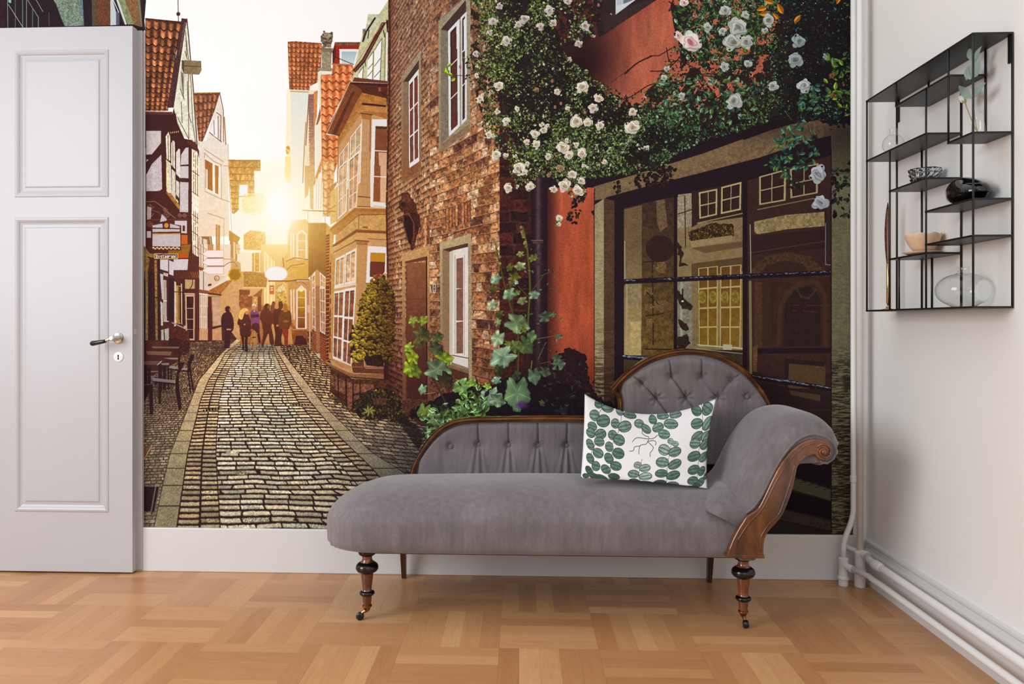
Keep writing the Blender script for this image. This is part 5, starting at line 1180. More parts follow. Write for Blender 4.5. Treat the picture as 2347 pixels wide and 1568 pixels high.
# ---- node helper
class NT:
    def __init__(s,name):
        s.m=bpy.data.materials.new(name); s.m.use_nodes=True; s.t=s.m.node_tree; s.t.nodes.clear()
        s.out=s.n('ShaderNodeOutputMaterial'); s.b=s.n('ShaderNodeBsdfPrincipled'); s.l(s.b.outputs[0],s.out.inputs[0])
    def n(s,ty,**k):
        x=s.t.nodes.new(ty)
        for a,b in k.items(): setattr(x,a,b)
        return x
    def l(s,a,b): s.t.links.new(a,b)
    def v(s,x,sock):
        if isinstance(x,(int,float)): sock.default_value=x
        elif isinstance(x,tuple): sock.default_value=x
        else: s.l(x,sock)
    def math(s,op,a,b=0,c=0):
        x=s.n('ShaderNodeMath',operation=op); s.v(a,x.inputs[0]); s.v(b,x.inputs[1]); s.v(c,x.inputs[2]); return x.outputs[0]
    def coord(s,kind='Object'): return s.n('ShaderNodeTexCoord').outputs[kind]
    def sep(s,v):
        x=s.n('ShaderNodeSeparateXYZ'); s.l(v,x.inputs[0]); return x.outputs
    def comb(s,a,b,c=0.):
        x=s.n('ShaderNodeCombineXYZ'); s.v(a,x.inputs[0]); s.v(b,x.inputs[1]); s.v(c,x.inputs[2]); return x.outputs[0]
    def map(s,v,scale=(1,1,1),loc=(0,0,0),rot=(0,0,0)):
        x=s.n('ShaderNodeMapping'); s.l(v,x.inputs[0]); x.inputs['Scale'].default_value=scale; x.inputs['Location'].default_value=loc; x.inputs['Rotation'].default_value=rot; return x.outputs[0]
    def noise(s,v,scale=5.,det=3.,rough=.5,dist=0.):
        x=s.n('ShaderNodeTexNoise'); 
        if v is not None: s.l(v,x.inputs['Vector'])
        x.inputs['Scale'].default_value=scale; x.inputs['Detail'].default_value=det; x.inputs['Roughness'].default_value=rough; x.inputs['Distortion'].default_value=dist; return x.outputs[0]
    def white(s,v):
        x=s.n('ShaderNodeTexWhiteNoise',noise_dimensions='3D'); s.l(v,x.inputs['Vector']); return x.outputs['Value']
    def ramp(s,f,st):
        x=s.n('ShaderNodeValToRGB'); s.l(f,x.inputs[0]); e=x.color_ramp.elements
        while len(e)<len(st): e.new(.5)
        for i,(p,c) in enumerate(st): e[i].position=p; e[i].color=lin(c)
        return x.outputs[0]
    def mix(s,f,a,b,bt='MIX'):
        x=s.n('ShaderNodeMix',data_type='RGBA',blend_type=bt); s.v(f,x.inputs[0]); 
        s.v(lin(a) if isinstance(a,tuple) else a,x.inputs[6]); s.v(lin(b) if isinstance(b,tuple) else b,x.inputs[7]); return x.outputs[2]
    def bump(s,h,st=.3,d=.002):
        x=s.n('ShaderNodeBump'); s.l(h,x.inputs['Height']); x.inputs['Strength'].default_value=st; x.inputs['Distance'].default_value=d; s.l(x.outputs[0],s.b.inputs['Normal'])
    def base(s,c): s.v(lin(c) if isinstance(c,tuple) else c,s.b.inputs['Base Color']); return s
    def set(s,rough=.5,metal=0.,spec=.5,**k):
        s.b.inputs['Roughness'].default_value=rough; s.b.inputs['Metallic'].default_value=metal; s.b.inputs['Specular IOR Level'].default_value=spec
        for a,b in k.items(): s.b.inputs[a.replace('_',' ')].default_value=b
        return s
def lin(c):
    if len(c)==4: return c
    o=[]
    for v in c:
        v=v/255.; o.append(v/12.92 if v<=.04045 else ((v+.055)/1.055)**2.4)
    return (o[0],o[1],o[2],1.)
def paint(name,c,rough=.45,amt=.04,bs=60,bst=.08,spec=.5):
    t=NT(name); co=t.coord(); n=t.noise(co,3.,4.); 
    t.base(t.mix(n,tuple(v*(1-amt) for v in c),tuple(min(255,v*(1+amt)) for v in c))); t.set(rough,spec=spec)
    t.bump(t.noise(co,bs,3.),bst,.001); return t.m
M_wall=paint('wall_paint',(234,231,227),.75,.015,140,.1)
M_white=paint('gloss_white_paint',(216,211,208),.3,.02,25,.08)
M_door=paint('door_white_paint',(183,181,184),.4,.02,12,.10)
M_base=paint('baseboard_white_paint',(212,210,209),.35,.02,25,.08)
M_pipe=paint('pipe_white_paint',(226,223,220),.35,.03,60,.1)
M_black=paint('black_powder_coated_steel',(15,15,16),.42,.1,400,.05)
M_blackc=paint('black_glazed_ceramic',(12,12,16),.06,.05,5,.02,spec=.7)
M_dark=paint('dark_void',(20,16,15),.8,.1,20,.1)
M_chrome=NT('polished_nickel').base((214,206,198)).set(.12,1.).m
M_brass=NT('polished_brass').base((204,164,112)).set(.18,1.).m
M_brassd=NT('aged_brass').base((150,104,60)).set(.3,1.).m
M_grip=paint('black_ebonite',(14,13,14),.25,.05,10,.02)
def glass(name,c=(250,252,250),rough=0.,ior=1.45):
    t=NT(name); t.base(c); t.set(rough,Transmission_Weight=1.,IOR=ior); return t.m
def thin_glass(name):
    t=NT(name); t.t.nodes.remove(t.b); lw=t.n('ShaderNodeLayerWeight'); lw.inputs[0].default_value=.5; ff=t.math('ADD',.025,t.math('MULTIPLY',.75,t.math('POWER',lw.outputs['Facing'],5.)))
    a=t.n('ShaderNodeBsdfTransparent'); a.inputs[0].default_value=(.99,.993,.99,1); g=t.n('ShaderNodeBsdfGlossy'); g.inputs['Roughness'].default_value=.02
    m=t.n('ShaderNodeMixShader'); t.l(ff,m.inputs[0]); t.l(a.outputs[0],m.inputs[1]); t.l(g.outputs[0],m.inputs[2]); t.l(m.outputs[0],t.out.inputs[0]); return t.m
M_glass=thin_glass('clear_glass'); M_crystal=glass('cut_crystal',(240,244,246),.02,1.52)
# fabric
def fabric():
    t=NT('grey_wool_upholstery'); co=t.coord()
    w=t.noise(t.map(co,(900,900,160)),1.,2.); w2=t.noise(t.map(co,(60,60,6)),1.,4.,.6); w3=t.noise(co,7.,3.)
    w4=t.noise(t.map(co,(190,190,1200)),1.,2.)
    f=t.math('ADD',t.math('MULTIPLY',w,.35),t.math('ADD',t.math('MULTIPLY',w2,.35),t.math('MULTIPLY',w3,.3)))
    t.base(t.ramp(f,[(.3,(84,78,79)),(.5,(108,100,102)),(.72,(134,124,127))])); t.set(.85,spec=.25,Sheen_Weight=.35,Sheen_Roughness=.5)
    t.bump(t.math('ADD',w,w4),.35,.0006); return t.m
M_fab=fabric()
def wood(name,a,b,c,sc_=(3,3,30),rough=.22,coat=.5,det=6):
    t=NT(name); co=t.coord(); n=t.noise(t.map(co,sc_),2.,det,.6,.6); n2=t.noise(co,9.,3.)
    f=t.math('ADD',t.math('MULTIPLY',n,.7),t.math('MULTIPLY',n2,.3))
    t.base(t.ramp(f,[(.32,a),(.5,b),(.7,c)])); t.set(rough,Coat_Weight=coat,Coat_Roughness=.12); t.bump(n,.08,.001); return t.m
M_wal=wood('polished_walnut',(46,24,12),(96,54,22),(148,90,40),(8,8,3))
M_walb=wood('rail_walnut',(46,26,16),(96,58,32),(150,98,56),(3,8,8))
M_leg=wood('turned_mahogany',(58,26,14),(104,52,24),(150,84,42),(14,14,3),.15,.8)
M_ebon=paint('ebonised_wood',(16,13,16),.12,.1,20,.02)
M_rear=wood('dark_leg_wood',(40,24,16),(66,38,24),(92,56,36),(14,14,3),.35,.2)
# parquet
def parquet():
    t=NT('oak_parquet'); X,Y,_=t.sep(t.coord()); B=.2925
    i_=t.math('DIVIDE',t.math('ADD',X,.352),B); j_=t.math('DIVIDE',t.math('SUBTRACT',Y,2.317),B)
    fi=t.math('FLOOR',i_); fj=t.math('FLOOR',j_); u=t.math('FRACT',i_); v=t.math('FRACT',j_)
    par=t.math('ABSOLUTE',t.math('MODULO',t.math('ADD',t.math('ADD',fi,fj),200.),2.))   # 0: grain along y
    def sel(a,b): # par=0->a, 1->b
        return t.math('ADD',t.math('MULTIPLY',a,t.math('SUBTRACT',1.,par)),t.math('MULTIPLY',b,par))
    ac=sel(u,v); al=sel(Y,X)
    st=t.math('MULTIPLY',ac,5.); si=t.math('FLOOR',st); sf=t.math('FRACT',st)
    idv=t.comb(fi,fj,si); h=t.white(idv); h2=t.white(t.comb(fj,si,t.math('ADD',fi,7.3)))
    g=t.n('ShaderNodeTexNoise'); t.l(t.comb(t.math('ADD',t.math('MULTIPLY',sf,3.2),t.math('MULTIPLY',h,90.)),t.math('MULTIPLY',al,5.),t.math('MULTIPLY',h2,50.)),g.inputs['Vector']); g.inputs['Scale'].default_value=1.6; g.inputs['Detail'].default_value=7.; g.inputs['Distortion'].default_value=1.2;g.inputs['Roughness'].default_value=.62
    fine=t.noise(t.comb(t.math('MULTIPLY',t.math('ADD',sf,h),30.),t.math('MULTIPLY',al,16.),h),1.,4.,.7)
    f=t.math('ADD',t.math('MULTIPLY',h,.42),t.math('ADD',.04,t.math('ADD',t.math('MULTIPLY',g.outputs[0],.44),t.math('MULTIPLY',fine,.14))))
    c=t.ramp(f,[(.1,(146,98,60)),(.38,(178,126,82)),(.6,(192,141,95)),(.9,(212,166,118))])
    c=t.mix(t.math('MULTIPLY',h2,.22),c,(156,98,56))
    # joints
    ed=t.math('MINIMUM',sf,t.math('SUBTRACT',1.,sf)); ev=sel(v,u); e2=t.math('MINIMUM',ev,t.math('SUBTRACT',1.,ev))
    j1=t.math('LESS_THAN',ed,.012); j2=t.math('LESS_THAN',e2,.0028); jj=t.math('MAXIMUM',j1,j2)
    c=t.mix(t.math('MULTIPLY',jj,.22),c,(84,52,30))
    t.base(c); t.set(.3,spec=.45)
    rg=t.noise(t.comb(X,Y,0.),4.,3.); t.l(t.math('ADD',.26,t.math('MULTIPLY',rg,.16)),t.b.inputs['Roughness'])
    t.bump(t.math('SUBTRACT',t.math('MULTIPLY',fine,.25),jj),.25,.0006)
    return t.m
M_floor=parquet()
# ---- printed image materials
def image_mat(name,arr,rough=.7,spec=.2,gain=1.):
    h,w=arr.shape[:2]; im=bpy.data.images.new(name,w,h,alpha=False)
    px=np.ones((h,w,4),np.float32); px[...,:3]=arr[::-1]; im.pixels.foreach_set(px.ravel()); im.update(); im.pack()
    t=NT(name); x=t.n('ShaderNodeTexImage'); x.image=im; x.interpolation='Linear'; x.extension='EXTEND'
    if gain!=1.:
        g=t.n('ShaderNodeMix',data_type='RGBA',blend_type='MULTIPLY'); g.inputs[0].default_value=1.; t.l(x.outputs[0],g.inputs[6]); g.inputs[7].default_value=(gain,gain,gain,1); t.l(g.outputs[2],t.b.inputs['Base Color'])
    else: t.l(x.outputs[0],t.b.inputs['Base Color'])
    t.set(rough,spec=spec); return t
# ---- setting
fl=MB().box(-3.2,XW+.1,-1.6,YW+.1,-.05,0).build('floor',M_floor); tag(fl,'light oak parquet floor laid in square basket-weave blocks',kind='structure')
wb=MB().box(-3.2,XW+.1,YW,YW+.1,0,2.75).build('wall_back',M_wall); tag(wb,'long white back wall covered by the street mural',kind='structure')
wr=MB().box(XW,XW+.1,-1.6,YW,0,2.75).build('wall_right',M_wall); tag(wr,'plain off-white right wall carrying the black shelf',kind='structure')
bb_=MB(); BZ=.168; bb_.box(-3.2,XW-.02,YW-.014,YW,0,BZ)
b_=bb_.build('baseboard_back',M_base,bev=.003); tag(b_,'tall plain white baseboard under the street mural',kind='structure')
# right skirting with moulded profile
pr=[(0,0),(.017,0),(.017,.092),(.013,.098),(.0135,.104),(.017,.108),(.016,.116),(.010,.126),(.008,.140),(.0105,.146),(.010,.153),(.006,.157),(0,.158)]
V_=[];F_=[]
for yy in (-1.6,YW-.0165):
    for d,z in pr: V_.append((XW-d,yy,z))
n=len(pr)
for k in range(n): F_.append((k,(k+1)%n,n+(k+1)%n,n+k))
F_+= [tuple(range(n)),tuple(range(n,2*n))]
b2=mesh('baseboard_right',V_,F_,M_base); tag(b2,'moulded white skirting board along the right wall',kind='structure')
# mural
def mural_uv(x,y,z):
    u,v=proj(x,y,z); return (u-MX0)/(MX1-MX0),1-(v-MY0)/(MY1-MY0)
def build_mural(matr):
    y=YW-.0025
    xl,_=onY(MX0+1,600,y); xr,_=onY(1955,600,y); zb=BZ+.0005; zt=onY(1955,MY0+2,y)[1]
    nx,nz=48,30; V_=[(xl+(xr-xl)*i/nx,y,zb+(zt-zb)*j/nz) for j in range(nz+1) for i in range(nx+1)]
    F_=[(j*(nx+1)+i,j*(nx+1)+i+1,(j+1)*(nx+1)+i+1,(j+1)*(nx+1)+i) for j in range(nz) for i in range(nx)]
    m=len(V_)
    V_+=[(xl,YW-.0002,zb),(xr,YW-.0002,zb),(xr,YW-.0002,zt),(xl,YW-.0002,zt)]
    bl,br,tl,tr=0,nx,nz*(nx+1),nz*(nx+1)+nx
    F_+=[(bl,m,m+1,br),(br,m+1,m+2,tr),(tr,m+2,m+3,tl),(tl,m+3,m,bl)]
    me=bpy.data.meshes.new('wall_mural'); me.from_pydata(V_,[],F_); me.update()
    uv=me.uv_layers.new(name='print')
    for lp in me.loops:
        co=me.vertices[lp.vertex_index].co; uv.data[lp.index].uv=mural_uv(*co)
    o=link('wall_mural',me,matr); tag(o,'printed wall mural of a sunlit cobbled old-town street with roses over a shop window','mural'); return o
build_mural(image_mat('mural_print',CV,.75,.12,.86).m)
# ------------------------------------------------------------------ door leaf opened flat against the wall
def door():
    x1,_=onY(305,700,2.94); yf=2.935; yb=yf+.036; 
    x0=x1-.55; z0,z1=.008,2.092
    root=empty('door_1',(x0,yf,0)); tag(root,'white panelled door leaf standing open in front of the mural',kind='structure')
    b=MB()
    # panels px -> local x
    pxl,_=onY(34,700,yf); pxr,_=onY(250,700,yf)
    def zz(v): return onY(150,v,yf)[1]
    pans=[(zz(452),zz(114)),(zz(1174),zz(498))]
    # stiles and rails as one framed slab
    b.box(x0,pxl,yf,yb,z0,z1); b.box(pxr,x1,yf,yb,z0,z1)
    b.box(pxl,pxr,yf,yb,z0,pans[1][0]); b.box(pxl,pxr,yf,yb,pans[1][1],pans[0][0]); b.box(pxl,pxr,yf,yb,pans[0][1],z1)
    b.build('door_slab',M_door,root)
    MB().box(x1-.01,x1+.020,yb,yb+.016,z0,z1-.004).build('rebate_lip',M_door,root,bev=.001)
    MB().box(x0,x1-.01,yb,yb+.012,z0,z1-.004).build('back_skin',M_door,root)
    for (a,c) in pans:
        m=MB(); steps=[(0,0.),(.004,-.003),(.010,-.004),(.016,-.001),(.020,.003),(.027,.0055),(.037,.0045),(.042,.001),(.047,.0005)]
        rings=[]
        for d,h in steps: rings.append([(pxl+d,yf+h,a+d),(pxr-d,yf+h,a+d),(pxr-d,yf+h,c-d),(pxl+d,yf+h,c-d)])
        V_=[p for r in rings for p in r]; F_=[]
        for i in range(len(rings)-1):
            for k in range(4): F_.append((i*4+k,i*4+(k+1)%4,(i+1)*4+(k+1)%4,(i+1)*4+k))
        L=(len(rings)-1)*4; F_.append((L,L+1,L+2,L+3))
        m.add(V_,F_); m.build('door_panel',M_door,root)
    # handle
    hx,hz=onY(271,775,yf); 
    h=MB(); h.lathe([(.0195,yf-.001),(.0205,yf-.004),(.0185,yf-.007),(.011,yf-.009),(.009,yf-.012),(.0085,yf-.038),(.010,yf-.041),(.010,yf-.052),(.006,yf-.055)],(hx,0,hz),28,'y')
    gx,gz=onY(244,781,yf-.048); g0x,g0z=onY(208,788,yf-.05)
    ho=h.tube([(hx,yf-.047,hz),(gx+(hx-gx)*.5,yf-.049,gz+(hz-gz)*.5),(gx,yf-.05,gz)],[.0075,.006,.0068],14).build('door_handle',M_chrome,root,True); autosm(ho)
    g=MB().tube([(gx+.002,yf-.05,gz),(gx-.01,yf-.05,gz-.003),(g0x+.006,yf-.051,g0z+.001),(g0x,yf-.051,g0z)],[.0062,.0072,.0098,.006],16).build('grip',M_grip,ho,True); g['label']='black handle grip'
    kx,kz=onY(272,818,yf)
    e=MB().lathe([(.0185,yf-.0008),(.0185,yf-.002),(.0165,yf-.0034),(.0005,yf-.0036)],(kx,0,kz),32,'y').build('keyhole_plate',paint('enamel_white',(238,236,232),.2),root,True); autosm(e)
    k=MB(); k.lathe([(.0032,yf-.0042),(.0032,yf-.0038)],(kx,0,kz+.0055),16,'y'); k.box(kx-.002,kx+.002,yf-.0042,yf-.0038,kz-.009,kz+.004); k.lathe([(.0028,yf-.0042),(.0028,yf-.0038)],(kx,0,kz-.008),16,'y')
    k.build('keyhole',M_dark,e)
    rr=MB(); 
    for a in (-1,1): rr.lathe([(.0016,yf-.0044),(.0016,yf-.0036)],(kx+a*.011,0,kz),10,'y')
    rr.build('screw',M_chrome,e)
    lz=onY(312,760,yf)[1]; MB().box(x1,x1+.0015,yf+.012,yf+.026,lz-.011,lz+.011).build('latch_plate',M_white,root,bev=.0005)
door()
# ------------------------------------------------------------------ heating pipes
def arc(p0,p1,p2,n=8): # quadratic
    P=[Vector(p) for p in (p0,p1,p2)]
    return [tuple((1-t)**2*P[0]+2*t*(1-t)*P[1]+t*t*P[2]) for t in [i/n for i in range(n+1)]]
def pipes():
    yA=2.925
    xa,_=onY(1956,900,yA); za=onY(1956,1185,yA)[1]; xb,zb=onY(1933,1240,yA); zt=onY(1933,1282,yA)[1]
    r=.0098
    root=empty('heating_pipe',(xb,yA,0),'thin white riser pipe with offset bend nearest the mural edge','pipe','white heating pipes in the corner')
    m=MB(); m.tube([(xa,yA,2.74),(xa,yA,za+.03)]+arc((xa,yA,za+.03),(xa,yA,za),(xa-.017,yA,(za+zb)/2),6)+arc((xa-.017,yA,(za+zb)/2),(xb,yA,zb),(xb,yA,zb-.03),6)+[(xb,yA,zt)],r,18)
    m.build('riser',M_pipe,root,True)
    zj=onY(1956,1098,yA)[1]; autosm(MB().lathe([(.0098,zj-.012),(.0118,zj-.011),(.0118,zj+.011),(.0098,zj+.012)],(xa,yA,0),20).build('joint_ring',M_pipe,root))
    c=MB().lathe([(.016,.0),(.017,.004),(.0165,.02),(.0195,.023),(.0195,.031),(.016,.034),(.0155,zt-.012),(.0175,zt-.008),(.0175,zt+.004),(.011,zt+.008)],(xb,yA,0),24); 
    c.tube([(xb,yA,.075),(xb+.014,yA-.03,.071),(xb+.018,yA-.037,.07)],[.0115,.0135,.0135],16)
    autosm(c.build('tee_fitting',M_pipe,root))
    xp=1.236
    m=MB(); y0=yA-.037; m.tube([(xb+.018,y0,.07)]+arc((xb+.05,yA-.10,.064),(xp-.006,yA-.13,.063),(xp,yA-.2,.063),6)+[(xp,-1.5,.063)],.0105,18)
    m.build('floor_run',M_pipe,root,True)
    # second pipe
    yB=2.915; xc,_=onY(1971,900,yB); zt2=onY(1971,1262,yB)[1]
    root=empty('heating_pipe',(xc,yB,0),'thicker straight white riser pipe standing in the room corner','pipe','white heating pipes in the corner')
    MB().tube([(xc,yB,2.74),(xc,yB,zt2-.01)],.0112,20).build('riser',M_pipe,root,True)
    c=MB().lathe([(.0185,0),(.0195,.004),(.019,.05),(.0215,.054),(.0215,.062),(.018,.066),(.0175,zt2-.016),(.020,zt2-.012),(.020,zt2-.002),(.012,zt2+.002)],(xc,yB,0),24)
    c.tube([(xc,yB,.123),(xc+.010,yB-.025,.121),(xc+.012,yB-.032,.12)],[.013,.016,.016],16)
    c.tube([(xc,yB,.125),(xc-.028,yB+.045,.130)],.008,12)
    autosm(c.build('tee_fitting',M_pipe,root))
    MB().tube([(xc+.012,yB-.03,.120),(xp+.002,yB-.09,.119),(xp+.004,yB-.2,.119),(xp+.004,-1.5,.119)],.0122,20).build('floor_run',M_pipe,root,True)
    q=MB(); q.tube([(xp-.001,yB-.115,.119),(xp+.001,yB-.125,.119),(xp+.002,yB-.16,.119),(xp+.003,yB-.17,.119)],[.0135,.0165,.0165,.0135],18); autosm(q.build('coupling',M_pipe,root))
pipes()
# ------------------------------------------------------------------ shelf
XR=1.19; XB=1.29
def shelf():
    root=empty('wall_shelf',(XB,2.43,1.001),'black steel wall shelf with thin rods and staggered shelves on the right wall','shelf')
    Z=dict(S1=1.719,S2=1.6455,S3L=1.514,S3R=1.459,S4=1.383,S5=1.285,S6=1.1885,S7=1.164,S8=1.001)
    Y=dict(S1=(2.744,2.113),S2=(2.535,2.23),S3L=(2.744,2.352),S3R=(2.232,2.113),S4=(2.577,2.352),S5=(2.352,2.113),S6=(2.352,2.113),S7=(2.577,2.352),S8=(2.744,2.113))
    r=.0028
    for k in Z:
        ya,yb=Y[k]; b=MB(); b.box(XR-r,XB+r*.6,yb-r,ya+r,Z[k]-.0028,Z[k]+.0028)
        b.build('shelf_plate',M_black,root,bev=.0008)
    def rod(x,y,z0,z1): MB().tube([(x,y,z0),(x,y,z1)],r,10).build('rod',M_black,root,True)
    t,bt=Z['S1'],Z['S8']
    for x in (XR,XB): rod(x,2.744,bt,t); rod(x,2.113,bt,t); rod(x,2.577,bt,Z['S3L']); rod(x,2.515,bt,Z['S7'])
    for x in (XR,XB): rod(x,2.352,bt,Z['S2']); rod(x,2.232,Z['S3R'],t)
    rod(XR,2.535,Z['S2'],t); rod(XB,2.535,Z['S2'],t)
    for y in (2.125,2.735): 
        MB().box(XB-.001,XW,y-.007,y+.007,t-.075,t).build('bracket',M_black,root,bev=.001)
    return Z
SZ=shelf()
XM=1.24
def lathe_thing(name,prof,loc,mat,label,cat,n=40,parent=None):
    o=MB((loc)).lathe([(r,z) for r,z in prof],loc,n,caps=False).build(name,mat,None,True); o.location=loc
    return tag(o,label,cat)
def shell(prof,th):
    """closed thin glass wall: outer profile then inner back"""
    inner=[(max(r-th,.0004),z+(th if i==0 else 0)) for i,(r,z) in enumerate(prof)]
    return prof+inner[::-1]
# ball vase
z=SZ['S3L']+.003
P=[(.0004,0),(.012,.0006)]+[(.034*math.sin(a),.034-.034*math.cos(a)) for a in np.linspace(.45,2.72,16)]+[(.0128,.071),(.0125,.083),(.0135,.085)]
lathe_thing('bud_vase',shell(P,.0012),(XM-.003,2.655,z),M_glass,'small round clear glass bud vase on the upper left shelf','vase')
# large vase
z=SZ['S8']+.003
P=[(.0005,0),(.03,.0008)]+[(.071*math.sin(a)**.9,.047-.047*math.cos(a)) for a in np.linspace(.55,2.88,22)]+[(.0150,.096),(.0145,.108),(.0152,.112)]
lathe_thing('squat_vase',shell(P,.0016),(XM-.002,2.245,z),M_glass,'large squat clear glass vase on the bottom shelf','vase')
# slim glass with flower
z=SZ['S3R']+.003; vy=2.178
P=[(.0005,0),(.0168,.0006),(.0175,.004),(.0168,.02),(.0152,.036),(.0140,.044)]
lathe_thing('glass_tumbler',shell(P+[(.0138,.072)],.001),(XM,vy,z),M_glass,'small slim clear glass holding a white flower and eucalyptus','glass')
M_euc=NT('eucalyptus_leaf').base((138,158,148)).set(.6).m; M_stem=NT('flower_stem').base((150,146,100)).set(.6).m; M_petal=NT('white_petal').base((240,238,230)).set(.6,Subsurface_Weight=.1).m; M_sepal=NT('green_sepal').base((150,170,90)).set(.6).m
def leaf3(m,base,tip,w,nrm,cup=.15):
    b=Vector(base); t=Vector(tip); d=t-b; L=d.length; d.normalize(); nn=Vector(nrm); nn=(nn-d*nn.dot(d)).normalized(); s_=d.cross(nn)
    def fn(u,v):
        ww=w*math.sin(math.pi*min(1,v*.98+.01)**.85)*.5
        x=(u-.5)*2
        return tuple(b+d*(L*v)+s_*(x*ww)+nn*(cup*L*(v*(1-v))*.8+abs(x)*ww*.3))
    V0=[fn(i/6,j/12) for j in range(13) for i in range(7)]
    V1=[tuple(Vector(p)-nn*.0006) for p in V0]
    F_=[]
    for j in range(12):
        for i in range(6):
            a=j*7+i; F_.append((a,a+1,a+8,a+7)); F_.append((a+91,a+98,a+99,a+92))
    for j in range(12): F_.append((j*7,j*7+7,j*7+98,j*7+91)); F_.append((j*7+6,j*7+97,j*7+104,j*7+13))
    m.add(V0+V1,F_)
def sprig():
    def at(u,v,dx=0):
        Yv=vy+dx; x,zz_=onY(u,v,Yv); 
        # choose the point with x near XM by solving depth
        lo,hi=1.9,2.8
        for _ in range(40):
            mid=(lo+hi)/2; xx,_z=onY(u,v,mid)
            if xx<XM+dx: lo=mid
            else: hi=mid
        xx,zq=onY(u,v,mid); return (xx,mid,zq)
    c=lambda a,b,d=0: at(1940+a/4.356,40+b/4.356,d)
    base=(XM,vy,SZ['S3R']+.008)
    root=empty('eucalyptus_sprig',base,'grey-green eucalyptus sprig leaning in the slim glass','plant')
    m=MB(); m.tube([base,c(1290,1060),c(1268,900),c(1262,700),c(1262,450),c(1255,400)],.0011,8); m.build('stem',M_stem,root,True)
    for a,b,w in ((c(1255,430),c(1225,300),.018),(c(1275,440),c(1350,285),.015),(c(1240,620),c(1218,480),.026),(c(1200,630),c(1222,480),.014),(c(1262,600),c(1335,430),.038),(c(1200,760),c(1120,680),.014),(c(1250,810),c(1130,690),.022),(c(1262,800),c(1390,650),.022),(c(1275,455),c(1300,380),.014)):
        m=MB(); leaf3(m,a,b,w,(-1,-.6,.1)); m.build('leaf',M_euc,root,True)
    root=empty('white_rose',base,'single white half-open flower in the slim glass','flower')
    head=Vector(c(1150,760)); neck=Vector(c(1185,850))
    MB().tube([base,c(1240,1000),c(1200,900),tuple(neck)],.0013,8).build('stem',M_stem,root,True)
    ax=(Vector(c(1090,690))-neck).normalized(); s1=ax.cross(Vector((0,0,1))).normalized(); s2=ax.cross(s1)
    for k in range(9):
        a=k*2.4; d=s1*math.cos(a)+s2*math.sin(a); m=MB(); op=.30+.05*(k%3)
        leaf3(m,tuple(neck+ax*.003),tuple(neck+ax*(.030-.001*k)+d*(.004+.0016*k)),.019,tuple(-d),.5); m.build('petal',M_petal,root,True)
    m=MB()
    for k in range(4):
        a=k*1.57; d=s1*math.cos(a)+s2*math.sin(a); leaf3(m,tuple(neck-ax*.003),tuple(neck+ax*.010+d*.006),.006,tuple(d),.2)
    m.build('sepal',M_sepal,root,True)
sprig()
# crystal bowl
def crystal():
    z=SZ['S4']+.003; n=24; V_=[];F_=[]; prof=[(.030,0),(.036,.004),(.042,.012),(.038,.018),(.045,.026),(.041,.032),(.046,.038),(.0455,.043)]
    ins=[(.0415,.042),(.038,.03),(.034,.015),(.022,.008),(.001,.007)]
    def ring(r,h,k,inner): 
        f=1. if inner else (1+.035*(1 if (k%2) else -1))
        return r*f
    P=prof+ins
    V_=[(ring(r,h,k+i,i>=len(prof))*math.cos(2*math.pi*(k+.5*(i%2))/n),ring(r,h,k+i,i>=len(prof))*math.sin(2*math.pi*(k+.5*(i%2))/n),h) for i,(r,h) in enumerate(P) for k in range(n)]
    for i in range(len(P)-1):
        for k in range(n):
            a,b,c,d=i*n+k,i*n+(k+1)%n,(i+1)*n+(k+1)%n,(i+1)*n+k; F_+=[(a,b,c),(a,c,d)]
    F_.append(tuple(range(n))); F_.append(tuple((len(P)-1)*n+k for k in range(n)))
    o=mesh('crystal_bowl',V_,F_,M_crystal); o.location=(XM-.001,2.455,z); tag(o,'faceted cut crystal bowl on the middle shelf','bowl')
crystal()
# black ceramic shell
def blackshell():
    z=SZ['S5']+.0035; m=MB()
    def fn(u,v):
        th=2*math.pi*u; ph=math.pi*(v*.985+.0075)
        x=math.cos(th)*math.sin(ph); y=math.sin(th)*math.sin(ph); w=-math.cos(ph)
        L=.078 if y<0 else .062
        h=.030*(1+.25*max(0,-y)) ; 
        zz_=.026+w*.030*(1 if w>0 else .85)+ .010*math.sin(y*2.2+1.0)*(w>-.2)
        fold=.013*math.exp(-((y*.8+x*.5+.15)/.16)**2)*max(w,0)**.5
        zz_=zz_-fold+.004*math.exp(-((y*.8+x*.5+.42)/.16)**2)*max(w,0)
        zz_+=.012*max(0,-y-.45)*(w<.6)
        return (.046*x*(1-.15*y),L*1.12*y,max(zz_*1.2,.0005))
    m.grid(fn,64,40,True); o=m.build('black_sculpture',M_blackc,None,True); o.location=(XM,2.238,z); tag(o,'glossy black folded ceramic shell ornament on a right shelf','ornament')
blackshell()
